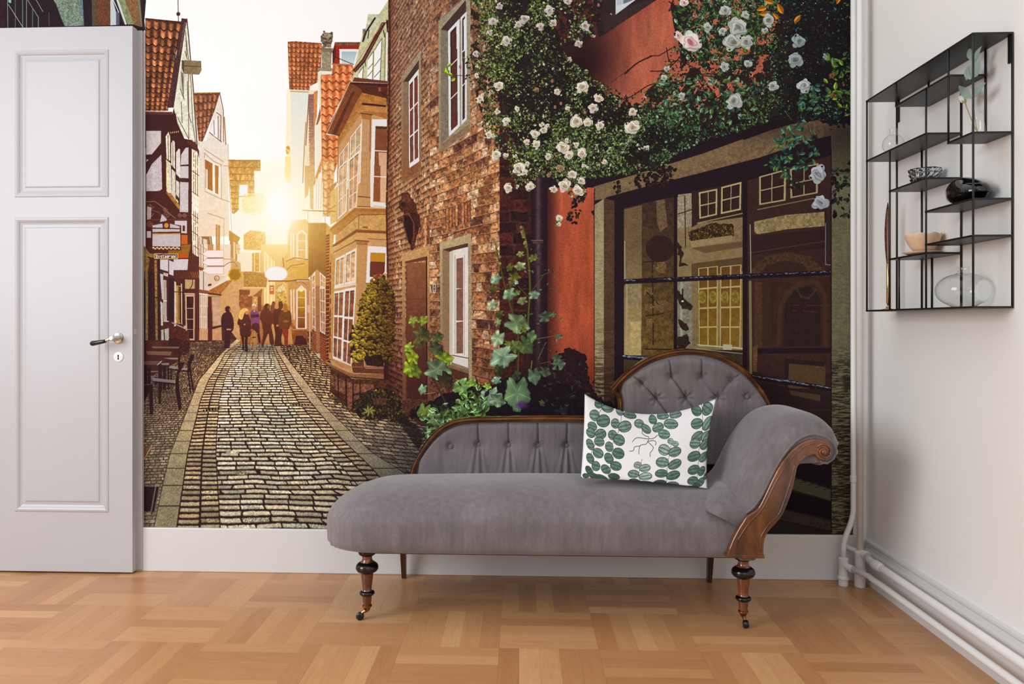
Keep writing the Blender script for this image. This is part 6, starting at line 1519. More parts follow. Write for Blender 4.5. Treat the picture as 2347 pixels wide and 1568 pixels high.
def bowl():
    t=NT('peach_ceramic'); co=t.coord(); t.base(t.mix(t.noise(co,60.,4.),(206,166,134),(236,206,180))); t.set(.5); mp=t.m
    t=NT('pale_wood_plate'); co=t.coord(); t.base(t.mix(t.noise(t.map(co,(20,120,20)),1.,4.),(196,158,124),(222,188,154))); t.set(.5); mw=t.m
    z=SZ['S7']+.0035
    o=MB().lathe([(.030,0),(.046,.003),(.056,.008),(.054,.0095),(.040,.006),(.001,.0055)],n=48).build('wooden_plate',mw,None,True); o.location=(XM-.004,2.462,z); tag(o,'round pale wooden plate under the peach bowl','plate')
    m=MB()
    def fn(u,v):
        th=2*math.pi*u; 
        if v<.5: k=v*2; inner=0
        else: k=(1-v)*2; inner=1
        r=.016+.034*math.sin(min(k,1)*1.45)**.8 if k>.08 else .018
        if k<.12: r=.018-.004*math.sin(k/.12*math.pi)
        zz_=.060*k**1.1
        flu=1+.055*abs(math.sin(th*3.5))*k*1.2
        zz_+=.004*math.sin(th*3.5)**2*k*k-.002*k*k+ .006*k**4*max(0,math.cos(th-1.))
        if k>.93: r-=.002*(k-.93)/.07
        r=r*flu-(.0022 if inner else 0); 
        if inner: zz_=max(zz_,.006)
        return (r*math.cos(th),r*math.sin(th),zz_)
    m.grid(fn,84,36,True); V0=len(m.V); m.F.append(tuple(range(84))); m.F.append(tuple(V0-84+k for k in range(84)))
    o=m.build('shell_bowl',mp,None,True); o.location=(XM-.002,2.466,z+.0062); tag(o,'peach shell-shaped ceramic bowl standing on the wooden plate','bowl')
bowl()
def feather():
    z=SZ['S8']+.003; y0=2.672; x0=XM-.012
    o=MB().lathe([(.018,0),(.0175,.0015),(.009,.004),(.004,.010),(.0022,.014),(.003,.017),(.0052,.021),(.0052,.15),(.0044,.152)],n=28).build('brass_holder',M_brass,None,True); autosm(o); o.location=(x0,y0,z); tag(o,'slim brass stick vase on the bottom shelf at far left','vase')
    t=NT('brown_feather'); X,Y,Z_=t.sep(t.coord()); nn=t.noise(t.comb(t.math('MULTIPLY',X,30.),0.,t.math('MULTIPLY',Z_,160.)),1.,3.); t.base(t.ramp(nn,[(.35,(70,40,34)),(.55,(112,66,52)),(.7,(140,92,70))])); t.set(.8); mf=t.m
    m=MB(); H=.215
    def fn(u,v):
        w=.0095*math.sin(math.pi*min(1,.06+v*.94))**.55*(1 if u>.5 else .8)*(1-.25*(v>.9)); s_=(u-.5)*2
        return (s_*w+ -.003*math.sin(v*3),.002*math.cos(s_*3)+.001*math.sin(v*40)*abs(s_),v*H+abs(s_)*(-.006 if 0 else .006))
    def fn2(u,v):
        a=fn(u,v); return (a[0],a[1]+.0012,a[2])
    m.grid(fn,11,60); m.grid(fn2,11,60)
    o=m.build('feather',mf,None,True); o.location=(x0,y0,z+.138); o.rotation_euler=(0,0,-.43)
    tag(o,'tall dark brown feather standing in the brass stick vase','feather')
    sh=MB().tube([(0,.0006,-.03),(-.001,.0006,.06),(-.003,.0006,.2)],[.0011,.001,.0006],8).build('quill',NT('quill_horn').base((196,170,130)).set(.4).m,None,True); sh.parent=o
feather()
# ------------------------------------------------------------------ chaise longue
def chaise():
    root=empty('chaise_longue',(.05,2.74,0),'grey upholstered antique chaise longue with walnut frame and turned front legs','chaise longue')
    YF,YR=2.462,2.925          # front and rear of the seat
    # ---------------- seat
    def lerp(a,b,t): return a+(b-a)*t
    xr=.695
    # left end outline (front view), px -> world at mid depth
    def section(xq):
        """returns top z, bottom z, y-front, y-rear at station x"""
        xl=-.66; R=.30
        t=min(1,max(0,(xq-xl)/R)); e=(1-(1-t)**2.35)**(1/2.2)
        zt=.285+(.405-.285)*e
        zt+= .012*math.exp(-((xq-.1)/.5)**2)
        tb=min(1,max(0,(xq-xl)/.05)); eb=(1-(1-tb)**2.2)**.5
        zb=.285-(.285-.222)*eb
        ty=min(1,max(0,(xq-xl)/.22)); ey=(1-(1-ty)**2.4)**.45
        ym=(YF+YR)/2+.03
        return zt,zb,ym-(ym-YF)*ey,ym+(YR-ym)*ey
    NU=112; xs=[-.66+(xr+.66)*(1-math.cos(math.pi*.5*i/169.)) if 0 else None for i in range(2)]
    st=[-.66+.0004]+[-.66+.0004+.30*(k/46.)**2.1 for k in range(1,47)]
    st+=[st[-1]+(xr-st[-1])*k/90. for k in range(1,91)]
    V_=[];F_=[]
    for xq in st:
        zt,zb,ya,yb=section(xq); ch=(ya+yb)/2; hw=(yb-ya)/2; cz=(zt+zb)/2; hz=(zt-zb)/2
        lw=smoothf(-.63,-.45,xq)
        for k in range(NU):
            a=2*math.pi*k/NU; ca,sa=math.cos(a),math.sin(a)
            # superellipse; front (ca<0) fuller
            nx_=(2.35 if ca<0 else 4.) if sa>0 else 9.; px_=abs(ca)**(2/nx_)*(1 if ca>0 else -1); pz=abs(sa)**(2/(2.25 if sa>0 else 9.))*(1 if sa>0 else -1)
            y=ch+hw*px_; z=cz+hz*pz
            if sa>0: z+=.012*lw*(1-px_*px_)
            if ca<0: y-=.014*max(0,math.cos((z-.285)/.085*1.4))*lw-.006*lw
            # gathers near the lower left corner
            g=math.exp(-((xq+.625)/.045)**2)*max(0,-sa+.15)
            y+=.006*g*math.sin((xq+.02*z)*330)
            z=max(z,.2195)
            V_.append((xq,y,z))
    m=len(st)
    for i in range(m-1):
        for k in range(NU): F_.append((i*NU+k,i*NU+(k+1)%NU,(i+1)*NU+(k+1)%NU,(i+1)*NU+k))
    F_.append(tuple(range(NU))); F_.append(tuple((m-1)*NU+k for k in range(NU)))
    b=MB(); b.add(V_,F_); b.build('seat',M_fab,root,True)
    # apron frame under the seat
    b=MB(); b.box(-.50,.69,YF+.06,YR-.02,.2125,.226); b.build('seat_frame',M_rear,root,bev=.003)
    # ---------------- back panels (tufted height fields)
    YB=2.905
    def panel(name,outline_top,xl,xr_,zb,depth,buttons,creases,folds,nu=190,nv=110,par=root,edge=.03):
        """outline_top(x)->z"""
        bx=[(x,z) for x,z in buttons]
        def h(x,z,zt):
            e=min(zt-z,x-xl,xr_-x); e=max(e,0); f=min(1,e/edge); d=depth*(1-(1-f)**2)**.5
            for (cx,cz) in bx:
                r2=((x-cx)**2+(z-cz)**2); d-=.020*math.exp(-r2/.00016)+.008*math.exp(-r2/.0016)
            for (x0,z0,x1,z1,wd,dp) in creases:
                dx,dz=x1-x0,z1-z0; L=dx*dx+dz*dz; t=max(0,min(1,((x-x0)*dx+(z-z0)*dz)/L)); q=((x-x0-t*dx)**2+(z-z0-t*dz)**2)
                d-=dp*math.exp(-q/(wd*wd))*min(1,e/.012)
            d+=folds(x,z,e)
            return max(d,-.002)
        V_=[];F_=[]
        for j in range(nv):
            for i in range(nu):
                x=xl+(xr_-xl)*i/(nu-1); zt=outline_top(x); z=zb+(zt-zb)*(j/(nv-1)); V_.append((x,YB-h(x,z,zt),z))
        for j in range(nv-1):
            for i in range(nu-1): a=j*nu+i; F_.append((a,a+1,a+nu+1,a+nu))
        # back sheet
        N0=nu*nv
        for j in range(nv):
            for i in (0,nu-1): pass
        bd=[i for i in range(nu)]+[j*nu+nu-1 for j in range(1,nv)]+[(nv-1)*nu+i for i in range(nu-2,-1,-1)]+[j*nu for j in range(nv-2,0,-1)]
        for k in bd: V_.append((V_[k][0],YB+.02,V_[k][2]))
        L=len(bd)
        for k in range(L): F_.append((bd[k],N0+k,N0+(k+1)%L,bd[(k+1)%L]))
        F_.append(tuple(N0+k for k in range(L)))
        b=MB(); b.add(V_,F_); o=b.build(name,M_fab,par,True)
        for (cx,cz) in bx:
            zt=outline_top(cx); yy=YB-h(cx,cz,zt)
            q=MB(); yy-=.006; q.lathe([(.0005,yy-.0095),(.005,yy-.009),(.0088,yy-.0062),(.0096,yy-.003),(.008,yy+.004)],(cx,0,cz),20,'y'); q.build('button',M_fab,o,True)
        return o
    P=lambda u,v,Y=2.90: onY(u,v,Y)
    # low back: rail centreline
    rail=[(945,1092),(952,1066),(968,1035),(990,1004),(1015,981),(1045,967),(1085,961),(1140,960),(1220,959),(1300,959),(1362,960),(1400,958),(1412,950)]
    rl=[P(u,v) for u,v in rail]; rls=spl(rl,5,False)
    def prof_rail(path,name,w=.0165):
        b=MB(); P3=[(x,YB-.012,z) for x,z in path]; n=len(P3); prof=[(-.5,.020),(-.5,-.012),(-.42,-.020),(-.25,-.016),(-.12,-.021),(.05,-.026),(.22,-.021),(.34,-.013),(.42,-.017),(.5,-.010),(.5,.020)]
        V_=[];F_=[]
        for i,p in enumerate(P3):
            a=Vector(P3[max(i-1,0)]); c=Vector(P3[min(i+1,n-1)]); t=(c-a); t.y=0; t.normalize(); nr=Vector((-t.z,0,t.x))
            for s_,d in prof: V_.append((p[0]+nr.x*s_*2*w*.62,p[1]+d,p[2]+nr.z*s_*2*w*.62))
        k=len(prof)
        for i in range(n-1):
            for j in range(k): F_.append((i*k+j,i*k+(j+1)%k,(i+1)*k+(j+1)%k,(i+1)*k+j))
        F_.append(tuple(range(k))); F_.append(tuple((n-1)*k+j for j in range(k)))
        b.add(V_,F_); return autosm(b.build(name,M_walb,root),30)
    prof_rail(rls,'low_back_rail')
    rx=[p[0] for p in rls]; rz=[p[1] for p in rls]
    def top_low(x):
        return float(np.interp(x,rx,rz))-.004
    bt=[P(u,v,2.885) for u,v in ((1033,1024),(1097,1020),(1166,1021),(1234,1022),(1299,1022))]
    cr=[]
    for (u0,v0),(bx_,bz_) in zip(((1096,972),(1166,970),(1233,970),(1300,972)),bt[1:]):
        x0,z0=P(u0,v0); cr.append((x0,z0,bx_,bz_,.0035,.010))
    def folds_low(x,z,e):
        s_=0
        for (cx,cz) in bt[1:]:
            if z<cz:
                k=(cz-z); s_+=.0045*math.exp(-((x-cx)/(.012+k*.22))**2)*math.cos((x-cx)/(.0032+k*.045)*1.6)*min(1,k/.015)
        return s_-.004*math.exp(-((e-.012)/.004)**2)
    panel('low_back_cushion',top_low,rl[0][0]+.012,P(1400,960)[0],.36,.032,bt,cr,folds_low,260,90)
    # high arched back
    arch=[(1404,893),(1420,874),(1445,851),(1480,828),(1520,813),(1560,806),(1600,807),(1640,816),(1680,835),(1712,860),(1738,890),(1756,922),(1766,958),(1770,1000)]
    al=[P(u,v) for u,v in arch]; als=spl(al,5,False)
    curl=[(1418,962),(1421,935),(1420,915),(1413,902),(1405,897)]
    prof_rail(spl([P(u,v) for u,v in curl],5,False),'arch_rail_curl',.012)
    prof_rail(als,'arch_rail')
    ax_=[p[0] for p in als]; az=[p[1] for p in als]
    mono=[(x,z) for i,(x,z) in enumerate(zip(ax_,az)) if i==0 or x>max(ax_[:i])]
    def top_hi(x): return float(np.interp(x,[p[0] for p in mono],[p[1] for p in mono]))-.006
    hb=[P(u,v,2.88) for u,v in ((1471,878),(1538,862),(1607,862),(1675,871),(1504,913),(1571,911),(1643,912),(1712,909),(1538,962),(1607,962))]
    cr=[]
    def C(a,b,wd=.0032,dp=.0115): cr.append((a[0],a[1],b[0],b[1],wd,dp))
    C(P(1452,863),hb[0]);C(P(1531,826),hb[1]);C(P(1604,824),hb[2]);C(hb[0],hb[4]);C(hb[1],hb[5]);C(hb[2],hb[6],.005,.006);C(hb[4],hb[8]);C(hb[5],hb[9]);C(P(1687,860),hb[3],.004,.007);C(hb[3],hb[6],.005,.004)
    def folds_hi(x,z,e):
        s_=0
        for i,(cx,cz) in enumerate(hb):
            dx,dz=x-cx,z-cz; r=math.hypot(dx,dz)
            if .006<r<.05: s_+=.0022*math.exp(-((r-.016)/.014)**2)*math.cos(math.atan2(dz,dx)*(7 if i>3 else 5)+i)*(1.2 if 3<i<7 else .5)
        return s_-.005*math.exp(-((e-.014)/.004)**2)
    panel('arched_back_cushion',top_hi,P(1421,900)[0],P(1762,950)[0],.45,.045,hb,cr,folds_hi,240,150,edge=.04)
    MB().box(P(1421,0)[0],.70,YB+.002,YB+.018,.215,.47).build('back_board',M_rear,root)
    # ---------------- wooden scroll arm front
    YA=2.428
    Q=lambda u,v: onY(u,v,YA)
    out=[(1667,1275),(1672,1258),(1681,1236),(1694,1212),(1704,1196),(1712,1184),(1722,1177),(1739,1164),(1755,1134),(1771,1100),(1787,1070),(1806,1043),(1822,1027),(1839,1015),(1853,1010),(1867,1007),(1880,1007),(1892,1011),(1902,1019),(1907,1031),(1907,1043),(1902,1052),(1895,1057),(1886,1057),(1877,1052),(1870,1045),(1864,1043),(1850,1048),(1836,1059),(1828,1072),(1824,1090),(1818,1118),(1810,1142),(1804,1158),(1794,1180),(1783,1196),(1768,1212),(1758,1224),(1753,1236),(1751,1252),(1750,1275)]
    def slab(pts_,y0,y1,name,mat,bev,par):
        pts_=pts_[:2]+spl(pts_[2:36],3,False)+pts_[36:]
        p2=[Q(u,v) for u,v in pts_]; b=MB(); n=len(p2)
        V_=[(x,y0,z) for x,z in p2]+[(x,y1,z) for x,z in p2]; F_=[tuple(range(n)),tuple(range(2*n-1,n-1,-1))]+[(k,(k+1)%n,n+(k+1)%n,n+k) for k in range(n)]
        b.add(V_,F_); o=b.build(name,mat,par,False,bev,3,35); return o
    fr_=slab(out,YA,YA+.030,'scroll_arm_front',M_wal,.004,root); 
    # raised beads following the front edge + scroll volute
    b=MB()
    inner=[(1690,1240),(1716,1200),(1747,1166),(1779,1103),(1812,1052),(1842,1024),(1867,1015)]
    b.tube([(x,YA-.0005,z) for x,z in spl([Q(u,v) for u,v in inner],6,False)],.0022,8)
    inner2=[(1742,1262),(1744,1232),(1762,1202),(1784,1180),(1800,1140),(1813,1100),(1822,1068),(1848,1042)]
    b.tube([(x,YA-.0005,z) for x,z in spl([Q(u,v) for u,v in inner2],6,False)],.002,8)
    b.build('carved_bead',M_wal,fr_,True)
    cx,cz=Q(1888,1036); 
    b=MB(); sp=[(cx-(.0255-.0165*t)*math.cos(t*7.4+.6),YA-.001-.004*t,cz+(.0255-.0165*t)*math.sin(t*7.4+.6)) for t in [i/50 for i in range(51)]]
    b.tube(sp,[.0038-.0012*i/50 for i in range(51)],10); b.lathe([(.0008,YA-.009),(.006,YA-.0082),(.009,YA-.005),(.0095,YA+.002)],(cx,0,cz),24,'y')
    b.build('scroll_volute',M_wal,fr_,True)
    x0,z0=Q(1665,1272); x1,z1=Q(1752,1278); MB().box(x0,x1,YA-.002,YA+.034,z1-.003,z0+.0005).build('base_moulding',M_wal,fr_,bev=.0012)
    # ---------------- arm cushion, lofted from front to rear
    prof=[(1640,1182),(1662,1182),(1690,1181),(1712,1178),(1730,1164),(1744,1146),(1757,1122),(1771,1093),(1788,1062),(1806,1036),(1826,1014),(1848,1001),(1870,997),(1892,1001),(1909,1011),(1919,1026),(1919,1043),(1911,1056),(1898,1063),(1884,1060)]
    pq=spl([Q(u,v) for u,v in prof],5,False); n=len(pq)
    nr=[]
    for i in range(n):
        a=pq[max(i-1,0)]; c=pq[min(i+1,n-1)]; dx,dz=c[0]-a[0],c[1]-a[1]; L=math.hypot(dx,dz)+1e-9; nr.append((-dz/L,dx/L))
    NV=64; V_=[];F_=[]; ya,yb=YA+.022,2.915
    for j in range(NV):
        t=j/(NV-1); 
        bul=.058*(1-(1-min(1,t/.30))**2.2)**.6 if t<.30 else .058*(1-max(0,(t-.55)/.45)**2.5*.55)
        y=ya+(yb-ya)*t-.008*math.exp(-(t/.02)**2)
        for i in range(n):
            s_=i/(n-1); 
            # less swell at the scroll tip, more on the body; tuck at start
            w_=min(1,s_/.10)**.7; tip=.35+.65*(1-smoothf(.62,.95,s_))
            gather=.0045*math.sin(i*1.45+.6*math.sin(i))*math.exp(-(t/.10)**2)*(s_>.45)*smoothf(.0,.03,t)
            fold=.005*math.sin(s_*26+t*3)*math.exp(-((t-.12)/.10)**2)*(s_<.35)
            k=bul*w_*tip+gather+fold
            x=pq[i][0]+nr[i][0]*k; z=pq[i][1]+nr[i][1]*k
            if s_<.16: x-= .02*(1-s_/.16)*bul/.058; 
            z=max(z,.34)
            V_.append((x,y,z))
    for j in range(NV-1):
        for i in range(n-1): a=j*n+i; F_.append((a,a+1,a+n+1,a+n))
    m0=len(V_)
    # underside closes to a core line
    core_=[onY(1700,1230,YA),onY(1860,1050,YA)]
    for j in range(NV):
        y=V_[j*n][1]; V_.append((core_[0][0],y,.33)); V_.append((core_[1][0]-.03,y,core_[1][1]-.02))
    for j in range(NV-1):
        a=m0+2*j; F_.append((j*n,(j+1)*n,a+2,a)); F_.append((a,a+2,a+3,a+1)); F_.append((a+1,a+3,(j+1)*n+n-1,j*n+n-1))
    F_.append(tuple(range(n))+(m0+1,m0)); e=(NV-1)*n; F_.append(tuple(e+i for i in range(n))+(m0+2*NV-1,m0+2*NV-2))
    b=MB(); b.add(V_,F_); arm=b.build('arm_cushion',M_fab,root,True)
    # piping
    b=MB(); b.tube([(x-nr[i][0]*.001,YA+.014,z-nr[i][1]*.001) for i,(x,z) in enumerate(pq) if i>14],.0042,10); b.build('piping',M_fab,arm,True)
    # rear half of the scroll frame (dark, seen only from the side)
    o=slab(out,2.89,2.915,'scroll_arm_rear',M_wal,.003,root)
    MB().box(Q(1700,0)[0],Q(1742,0)[0],YA+.03,2.89,.222,.34).build('arm_core',M_fab,root,bev=.01)
    # ---------------- turned front legs
    S_=.000358
    pr_=[(80,832),(80,852),(74,866),(60,876),(50,880)],[(47,880),(45,892),(46,912),(56,930),(60,936)],[(74,942),(94,958),(103,980),(101,998),(88,1018),(66,1030),(54,1036)],[(56,1036),(56,1050),(50,1100),(44,1150),(40,1184),(48,1194)],[(58,1198),(68,1208),(68,1222),(56,1236),(46,1240)],[(44,1240),(43,1252),(36,1322),(44,1328)]
    mats=[M_ebon,M_leg,M_ebon,M_leg,M_ebon,M_leg]; zref=.2245; yref=832
    for lab,(u,v),side in (('left',(840,1420),-1),('right',(1702,1430),1)):
        x,_=onY(u,v,2.522); x+= .002
        leg=None
        for q,(pp,mt) in enumerate(zip(pr_,mats)):
            b=MB().lathe([(r*S_*.5*1.02*1.0 if 0 else r*S_*1.0,zref-(h-yref)*S_) for r,h in pp],(x,2.522,0),36)
            if q==0:
                leg=b.build('leg',mt,root,True); autosm(leg,50)
            else:
                o=b.build('leg_turning' if mt is M_leg else 'ebonised_ring',mt,leg,True); autosm(o,50)
        zb=zref-(1322-yref)*S_
        b=MB().lathe([(.0125,zb+.001),(.0155,zb-.001),(.0155,zb-.006),(.012,zb-.009),(.009,zb-.018),(.0055,zb-.021)],(x,2.522,0),24)
        wx=(-.022 if side<0 else .002); wy=(-.004 if side<0 else -.020)
        b.tube([(x,2.522,zb-.018),(x+wx*.6,2.522+wy*.6,zb-.024),(x+wx,2.522+wy,.0125)],[.007,.0055,.005],10)
        autosm(b.build('castor',M_brassd,leg,True))
        ax='y' if side<0 else 'x'
        c0=(x+wx,0,.0125) if ax=='y' else (0,2.522+wy,.0125)
        off=(2.522+wy) if ax=='y' else (x+wx)
        b=MB().lathe([(.004,off-.008),(.011,off-.0075),(.0125,off-.005),(.0125,off+.005),(.011,off+.0075),(.004,off+.008)],c0,26,ax); b.build('castor_wheel',M_ebon,leg,True)
    for u,v in ((925,1316),(1627,1323)):
        x,_=onY(u,v,2.93); s_=.013; b=MB(); dx=.006 if u<1000 else -.004
        V_=[(x-s_*.62,2.93,.0),(x+s_*.62,2.93,.0),(x+s_*.62,2.955,.0),(x-s_*.62,2.955,.0),(x-s_+dx*0,2.885,.215),(x+s_,2.885,.215),(x+s_,2.915,.215),(x-s_,2.915,.215)]
        b.add(V_,[(0,3,2,1),(4,5,6,7),(0,1,5,4),(1,2,6,5),(2,3,7,6),(3,0,4,7)]); b.build('rear_leg',M_rear,root,bev=.0015)
    return root
def smoothf(a,b,x):
    t=max(0,min(1,(x-a)/(b-a))); return t*t*(3-2*t)
chaise()
# ------------------------------------------------------------------ pillow with printed leaves
PC=(1300,780,4.356)
def paint_pillow():
    global CV,MX0,MY0,MX1,MY1,S,MW,MH
    MX0,MY0,MX1,MY1=1325,895,1650,1130; S=4.; MW,MH=int((MX1-MX0)*S),int((MY1-MY0)*S)
    CV=np.ones((MH,MW,3),np.float32)*col((236,232,232))
    def lf(x,y,rx,ry,ang,c):
        X0,Y0=PC[0]+x/PC[2],PC[1]+y/PC[2]; rx/=PC[2]; ry/=PC[2]
        r=bb(X0-max(rx,ry)-2,Y0-max(rx,ry)-2,X0+max(rx,ry)+2,Y0+max(rx,ry)+2)
        if r is None: return
        sl,X,Y=r; ca,sa=math.cos(ang),math.sin(ang); dx,dy=X-X0,Y-Y0; u=(dx*ca+dy*sa)/rx; v=(-dx*sa+dy*ca)/ry
        d=np.hypot(u,v); m=(d<1)
        cc=col(c)*(.86+.28*noise(X,Y,4,3))[...,None]
        for k in (-.55,-.18,.2,.55):
            w=np.abs(v-k*np.sqrt(np.clip(1-u*u,0,1)))
            cc=np.where(((w<.055)&(np.abs(u)<.85))[...,None],col((58,74,66)) if k in (-.18,.55) else cc*1.18,cc)
        cc=np.where((d>.9)[...,None],col((52,66,60)),cc)
        blend(sl,m,np.clip(cc,0,1))
    G1_=(112,138,124);G2_=(96,124,108);G3_=(84,112,98);G4_=(60,86,74);G5_=(138,160,148)
    stems=['345 660 300 720 250 830 250 900 290 960 250 1040 230 1150 250 1250 260 1330','540 720 500 850 440 960 430 1060 440 1150 410 1240 400 1320','720 1100 700 1200 700 1290 720 1370','1010 960 990 1060 970 1160 970 1270 980 1400','1340 640 1340 760 1330 880 1310 1000 1290 1110 1290 1260 1270 1400 1250 1460']
    for s_ in stems: line(s_,.9,(70,60,56),PC,curve=True)
    for s_ in ('730 850 730 870 760 890 790 900 780 935 760 960 720 965 700 980 690 1020 690 1050','790 915 840 910 880 885','785 935 840 930 860 945 855 970','780 940 830 985 820 1015 800 1040 800 1075','700 975 650 985 635 1020 600 1025','780 915 700 905 660 910 630 940'):
        line(s_,1.3,(84,84,84),PC,curve=True)
    LV=[(310,630,42,34,.3,G2_),(405,655,68,46,.1,G1_),(268,725,50,52,0,G1_),(352,770,68,56,-.2,G2_),(525,700,40,30,.3,G1_),(620,735,66,22,.15,G2_),(470,790,44,42,0,G1_),(560,815,68,46,-.2,G1_),(245,830,46,44,.2,G2_),(325,890,56,48,-.5,G2_),(230,895,44,50,.2,G2_),(310,965,50,46,-.2,G2_),(440,890,46,46,0,G2_),(500,930,56,52,.2,G2_),(225,1010,38,56,-.3,G2_),(300,1080,52,52,.4,G2_),(405,1000,40,50,0,G2_),(492,1055,58,56,.2,G3_),(225,1150,38,54,-.2,G3_),(280,1220,42,56,.1,G3_),(402,1115,44,58,-.3,G3_),(470,1190,56,54,.3,G3_),(215,1280,34,52,-.4,G4_),(270,1345,58,40,.6,G4_),(375,1240,46,58,-.5,G3_),(460,1325,60,50,.5,G4_),(185,1345,34,30,0,G4_),(340,1350,66,36,.5,G4_),
    (705,795,50,34,.1,G1_),(770,835,52,34,.5,G2_),(845,770,42,30,0,G2_),(890,825,60,36,-.3,G1_),(945,880,58,40,.1,G1_),(950,745,60,22,-.1,G1_),(1020,798,70,40,0,G1_),(1075,730,62,24,-.2,G1_),
    (1005,940,32,28,.3,G5_),(1050,965,36,26,.2,G5_),(940,1015,60,52,.4,G5_),(1045,1040,66,48,-.2,G1_),(920,1135,66,54,.2,G1_),(1045,1165,72,52,-.4,G2_),(915,1258,64,52,.1,G3_),(1035,1290,72,58,-.3,G3_),(915,1390,66,52,.1,G4_),(1045,1420,66,50,.2,G3_),
    (680,1165,40,40,.3,G5_),(750,1195,56,46,-.3,G5_),(645,1272,56,56,.3,G1_),(762,1298,66,56,-.3,G5_),(665,1375,56,40,.3,G4_),(785,1405,76,38,.2,G4_),
    (1285,690,52,44,.1,G3_),(1395,675,52,66,.7,G2_),(1280,800,64,50,-.1,G2_),(1395,812,76,50,-.9,G1_),(1280,925,70,50,-.5,G2_),(1375,940,60,52,-.8,G1_),(1255,985,58,50,.2,G1_),(1365,1015,60,50,-.5,G2_),(1245,1110,70,54,-.1,G3_),(1350,1140,58,48,-.5,G2_),(1245,1250,64,54,-.1,G3_),(1330,1280,40,52,.4,G3_),(1240,1372,56,54,.1,G3_),(1320,1400,40,60,.6,G3_),(1225,1465,44,30,.2,G4_),(1380,1345,30,40,.4,G3_),(1280,1440,40,40,0,G4_)]
    for x,y,a,b,c,k in LV: lf(x,y,a,b,c,k)
    return CV
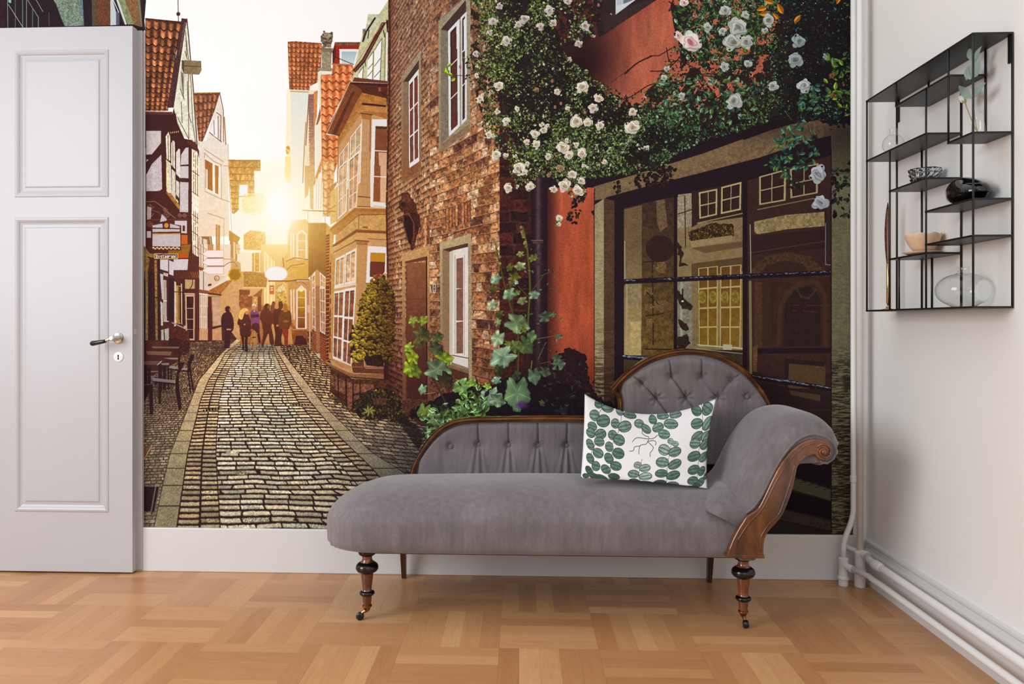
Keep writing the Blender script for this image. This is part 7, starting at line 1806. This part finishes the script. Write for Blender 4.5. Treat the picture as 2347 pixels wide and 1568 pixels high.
def pillow():
    t=image_mat('pillow_print',paint_pillow(),.85,.15,.93); mt=t.m
    wv=t.noise(t.map(t.coord(),(700,700,700)),1.,2.); t.bump(wv,.15,.0005)
    def edge(a,b,t_,sag): # quadratic bow
        return tuple((1-t_)*a[i]+t_*b[i]+sag[i]*4*t_*(1-t_) for i in (0,1))
    TL,TR,BR_,BL_=(1340,903),(1643,912),(1622,1121),(1331,1096)
    def px(u,v):
        top=edge(TL,TR,u,(-8,42)); bot=edge(BL_,BR_,u,(0,-6)); lf=edge(TL,BL_,v,(2,0)); rt=edge(TR,BR_,v,(-10,0))
        bil=[(1-u)*(1-v)*TL[i]+u*(1-v)*TR[i]+u*v*BR_[i]+(1-u)*v*BL_[i] for i in (0,1)]
        return [(1-v)*top[i]+v*bot[i]+(1-u)*lf[i]+u*rt[i]-bil[i] for i in (0,1)]
    nu,nv=66,52; front=[];uvs=[];back=[]
    for j in range(nv):
        for i in range(nu):
            u,v=i/(nu-1),j/(nv-1); q=px(u,v)
            ymid=2.80-.20*v-.0*u       # leans back
            x,z=onY(q[0],q[1],ymid)
            b=(max(0,math.sin(math.pi*u))**.55)*(max(0,math.sin(math.pi*v))**.55)
            wr=.004*math.sin(u*17+v*5)*(1-b)*b*2
            front.append((x,ymid-.060*b-wr,z-.02*b)); back.append((x,ymid+.050*b,z+.015*b)); uvs.append(q)
    V_=front+back; N0=nu*nv; F_=[]
    for j in range(nv-1):
        for i in range(nu-1): a=j*nu+i; F_.append((a,a+1,a+nu+1,a+nu)); F_.append((N0+a,N0+a+nu,N0+a+nu+1,N0+a+1))
    bd=[i for i in range(nu)]+[j*nu+nu-1 for j in range(1,nv)]+[(nv-1)*nu+i for i in range(nu-2,-1,-1)]+[j*nu for j in range(nv-2,0,-1)]
    L=len(bd)
    for k in range(L): F_.append((bd[k],N0+bd[k],N0+bd[(k+1)%L],bd[(k+1)%L]))
    me=bpy.data.meshes.new('throw_pillow'); org=(onY(1480,1100,2.66)[0],2.66,.42)
    me.from_pydata([(a-org[0],b-org[1],c-org[2]) for a,b,c in V_],[],F_); me.update()
    uv=me.uv_layers.new(name='print')
    for lp in me.loops:
        q=uvs[lp.vertex_index%N0]; uv.data[lp.index].uv=((q[0]-1325)/325.,1-(q[1]-895)/235.)
    bm=bmesh.new(); bm.from_mesh(me); bmesh.ops.remove_doubles(bm,verts=bm.verts,dist=.0002); bmesh.ops.recalc_face_normals(bm,faces=bm.faces); bm.to_mesh(me); bm.free()
    o=link('throw_pillow',me,mt,None,True); o.location=org
    tag(o,'white cushion printed with green round leaves leaning on the chaise back','cushion')
pillow()
# ------------------------------------------------------------------ camera and light
cam=bpy.data.cameras.new('camera'); co_=bpy.data.objects.new('camera',cam); COL.objects.link(co_); sc.camera=co_
cam.sensor_width=36.; cam.sensor_fit='HORIZONTAL'; cam.lens=FPX/2347*36.; cam.clip_start=.05
co_.location=(0,0,HC); co_.rotation_euler=(math.pi/2,0,PSI)
cam.shift_x=(2347/2-PX0)/2347.; cam.shift_y=-(1568/2-PY0)/2347.
w=bpy.data.worlds.new('world'); sc.world=w; w.use_nodes=True; nt=w.node_tree; bg=nt.nodes['Background']
bg.inputs[1].default_value=WORLD
tc=nt.nodes.new('ShaderNodeTexCoord'); sx=nt.nodes.new('ShaderNodeSeparateXYZ'); rp=nt.nodes.new('ShaderNodeValToRGB')
nt.links.new(tc.outputs['Generated'],sx.inputs[0]); nt.links.new(sx.outputs[2],rp.inputs[0]); nt.links.new(rp.outputs[0],bg.inputs[0])
for p_,v_ in ((0.,.22),(.18,.55),(.42,1.05),(1.,1.15)):
    el=rp.color_ramp.elements[0] if p_==0 else (rp.color_ramp.elements[1] if p_==1 else rp.color_ramp.elements.new(p_))
    el.position=p_; el.color=(v_*.97,v_*.985,v_,1)
def area(name,loc,target,sx,sy,e,c):
    l=bpy.data.lights.new(name,'AREA'); l.shape='RECTANGLE'; l.size=sx; l.size_y=sy; l.energy=e; l.color=c
    o=bpy.data.objects.new(name,l); COL.objects.link(o); o.location=loc; d=Vector(target)-Vector(loc); o.rotation_euler=d.to_track_quat('-Z','Y').to_euler(); return o
area('window_light',(-3.1,.3,1.75),(1.29,2.0,1.2),1.8,1.9,KEY,(.93,.97,1.))
area('rear_fill_light',(1.0,-1.5,1.9),(-.6,3.,1.0),2.6,1.6,FILL,(.97,.98,1.))  # added fill lamp behind the camera, not a window; brightens the door edge
vs=sc.view_settings; vs.view_transform='Standard'; vs.look='None'; vs.gamma=1.; vs.exposure=EXPO; vs.use_curve_mapping=False
sc.display_settings.display_device='sRGB'
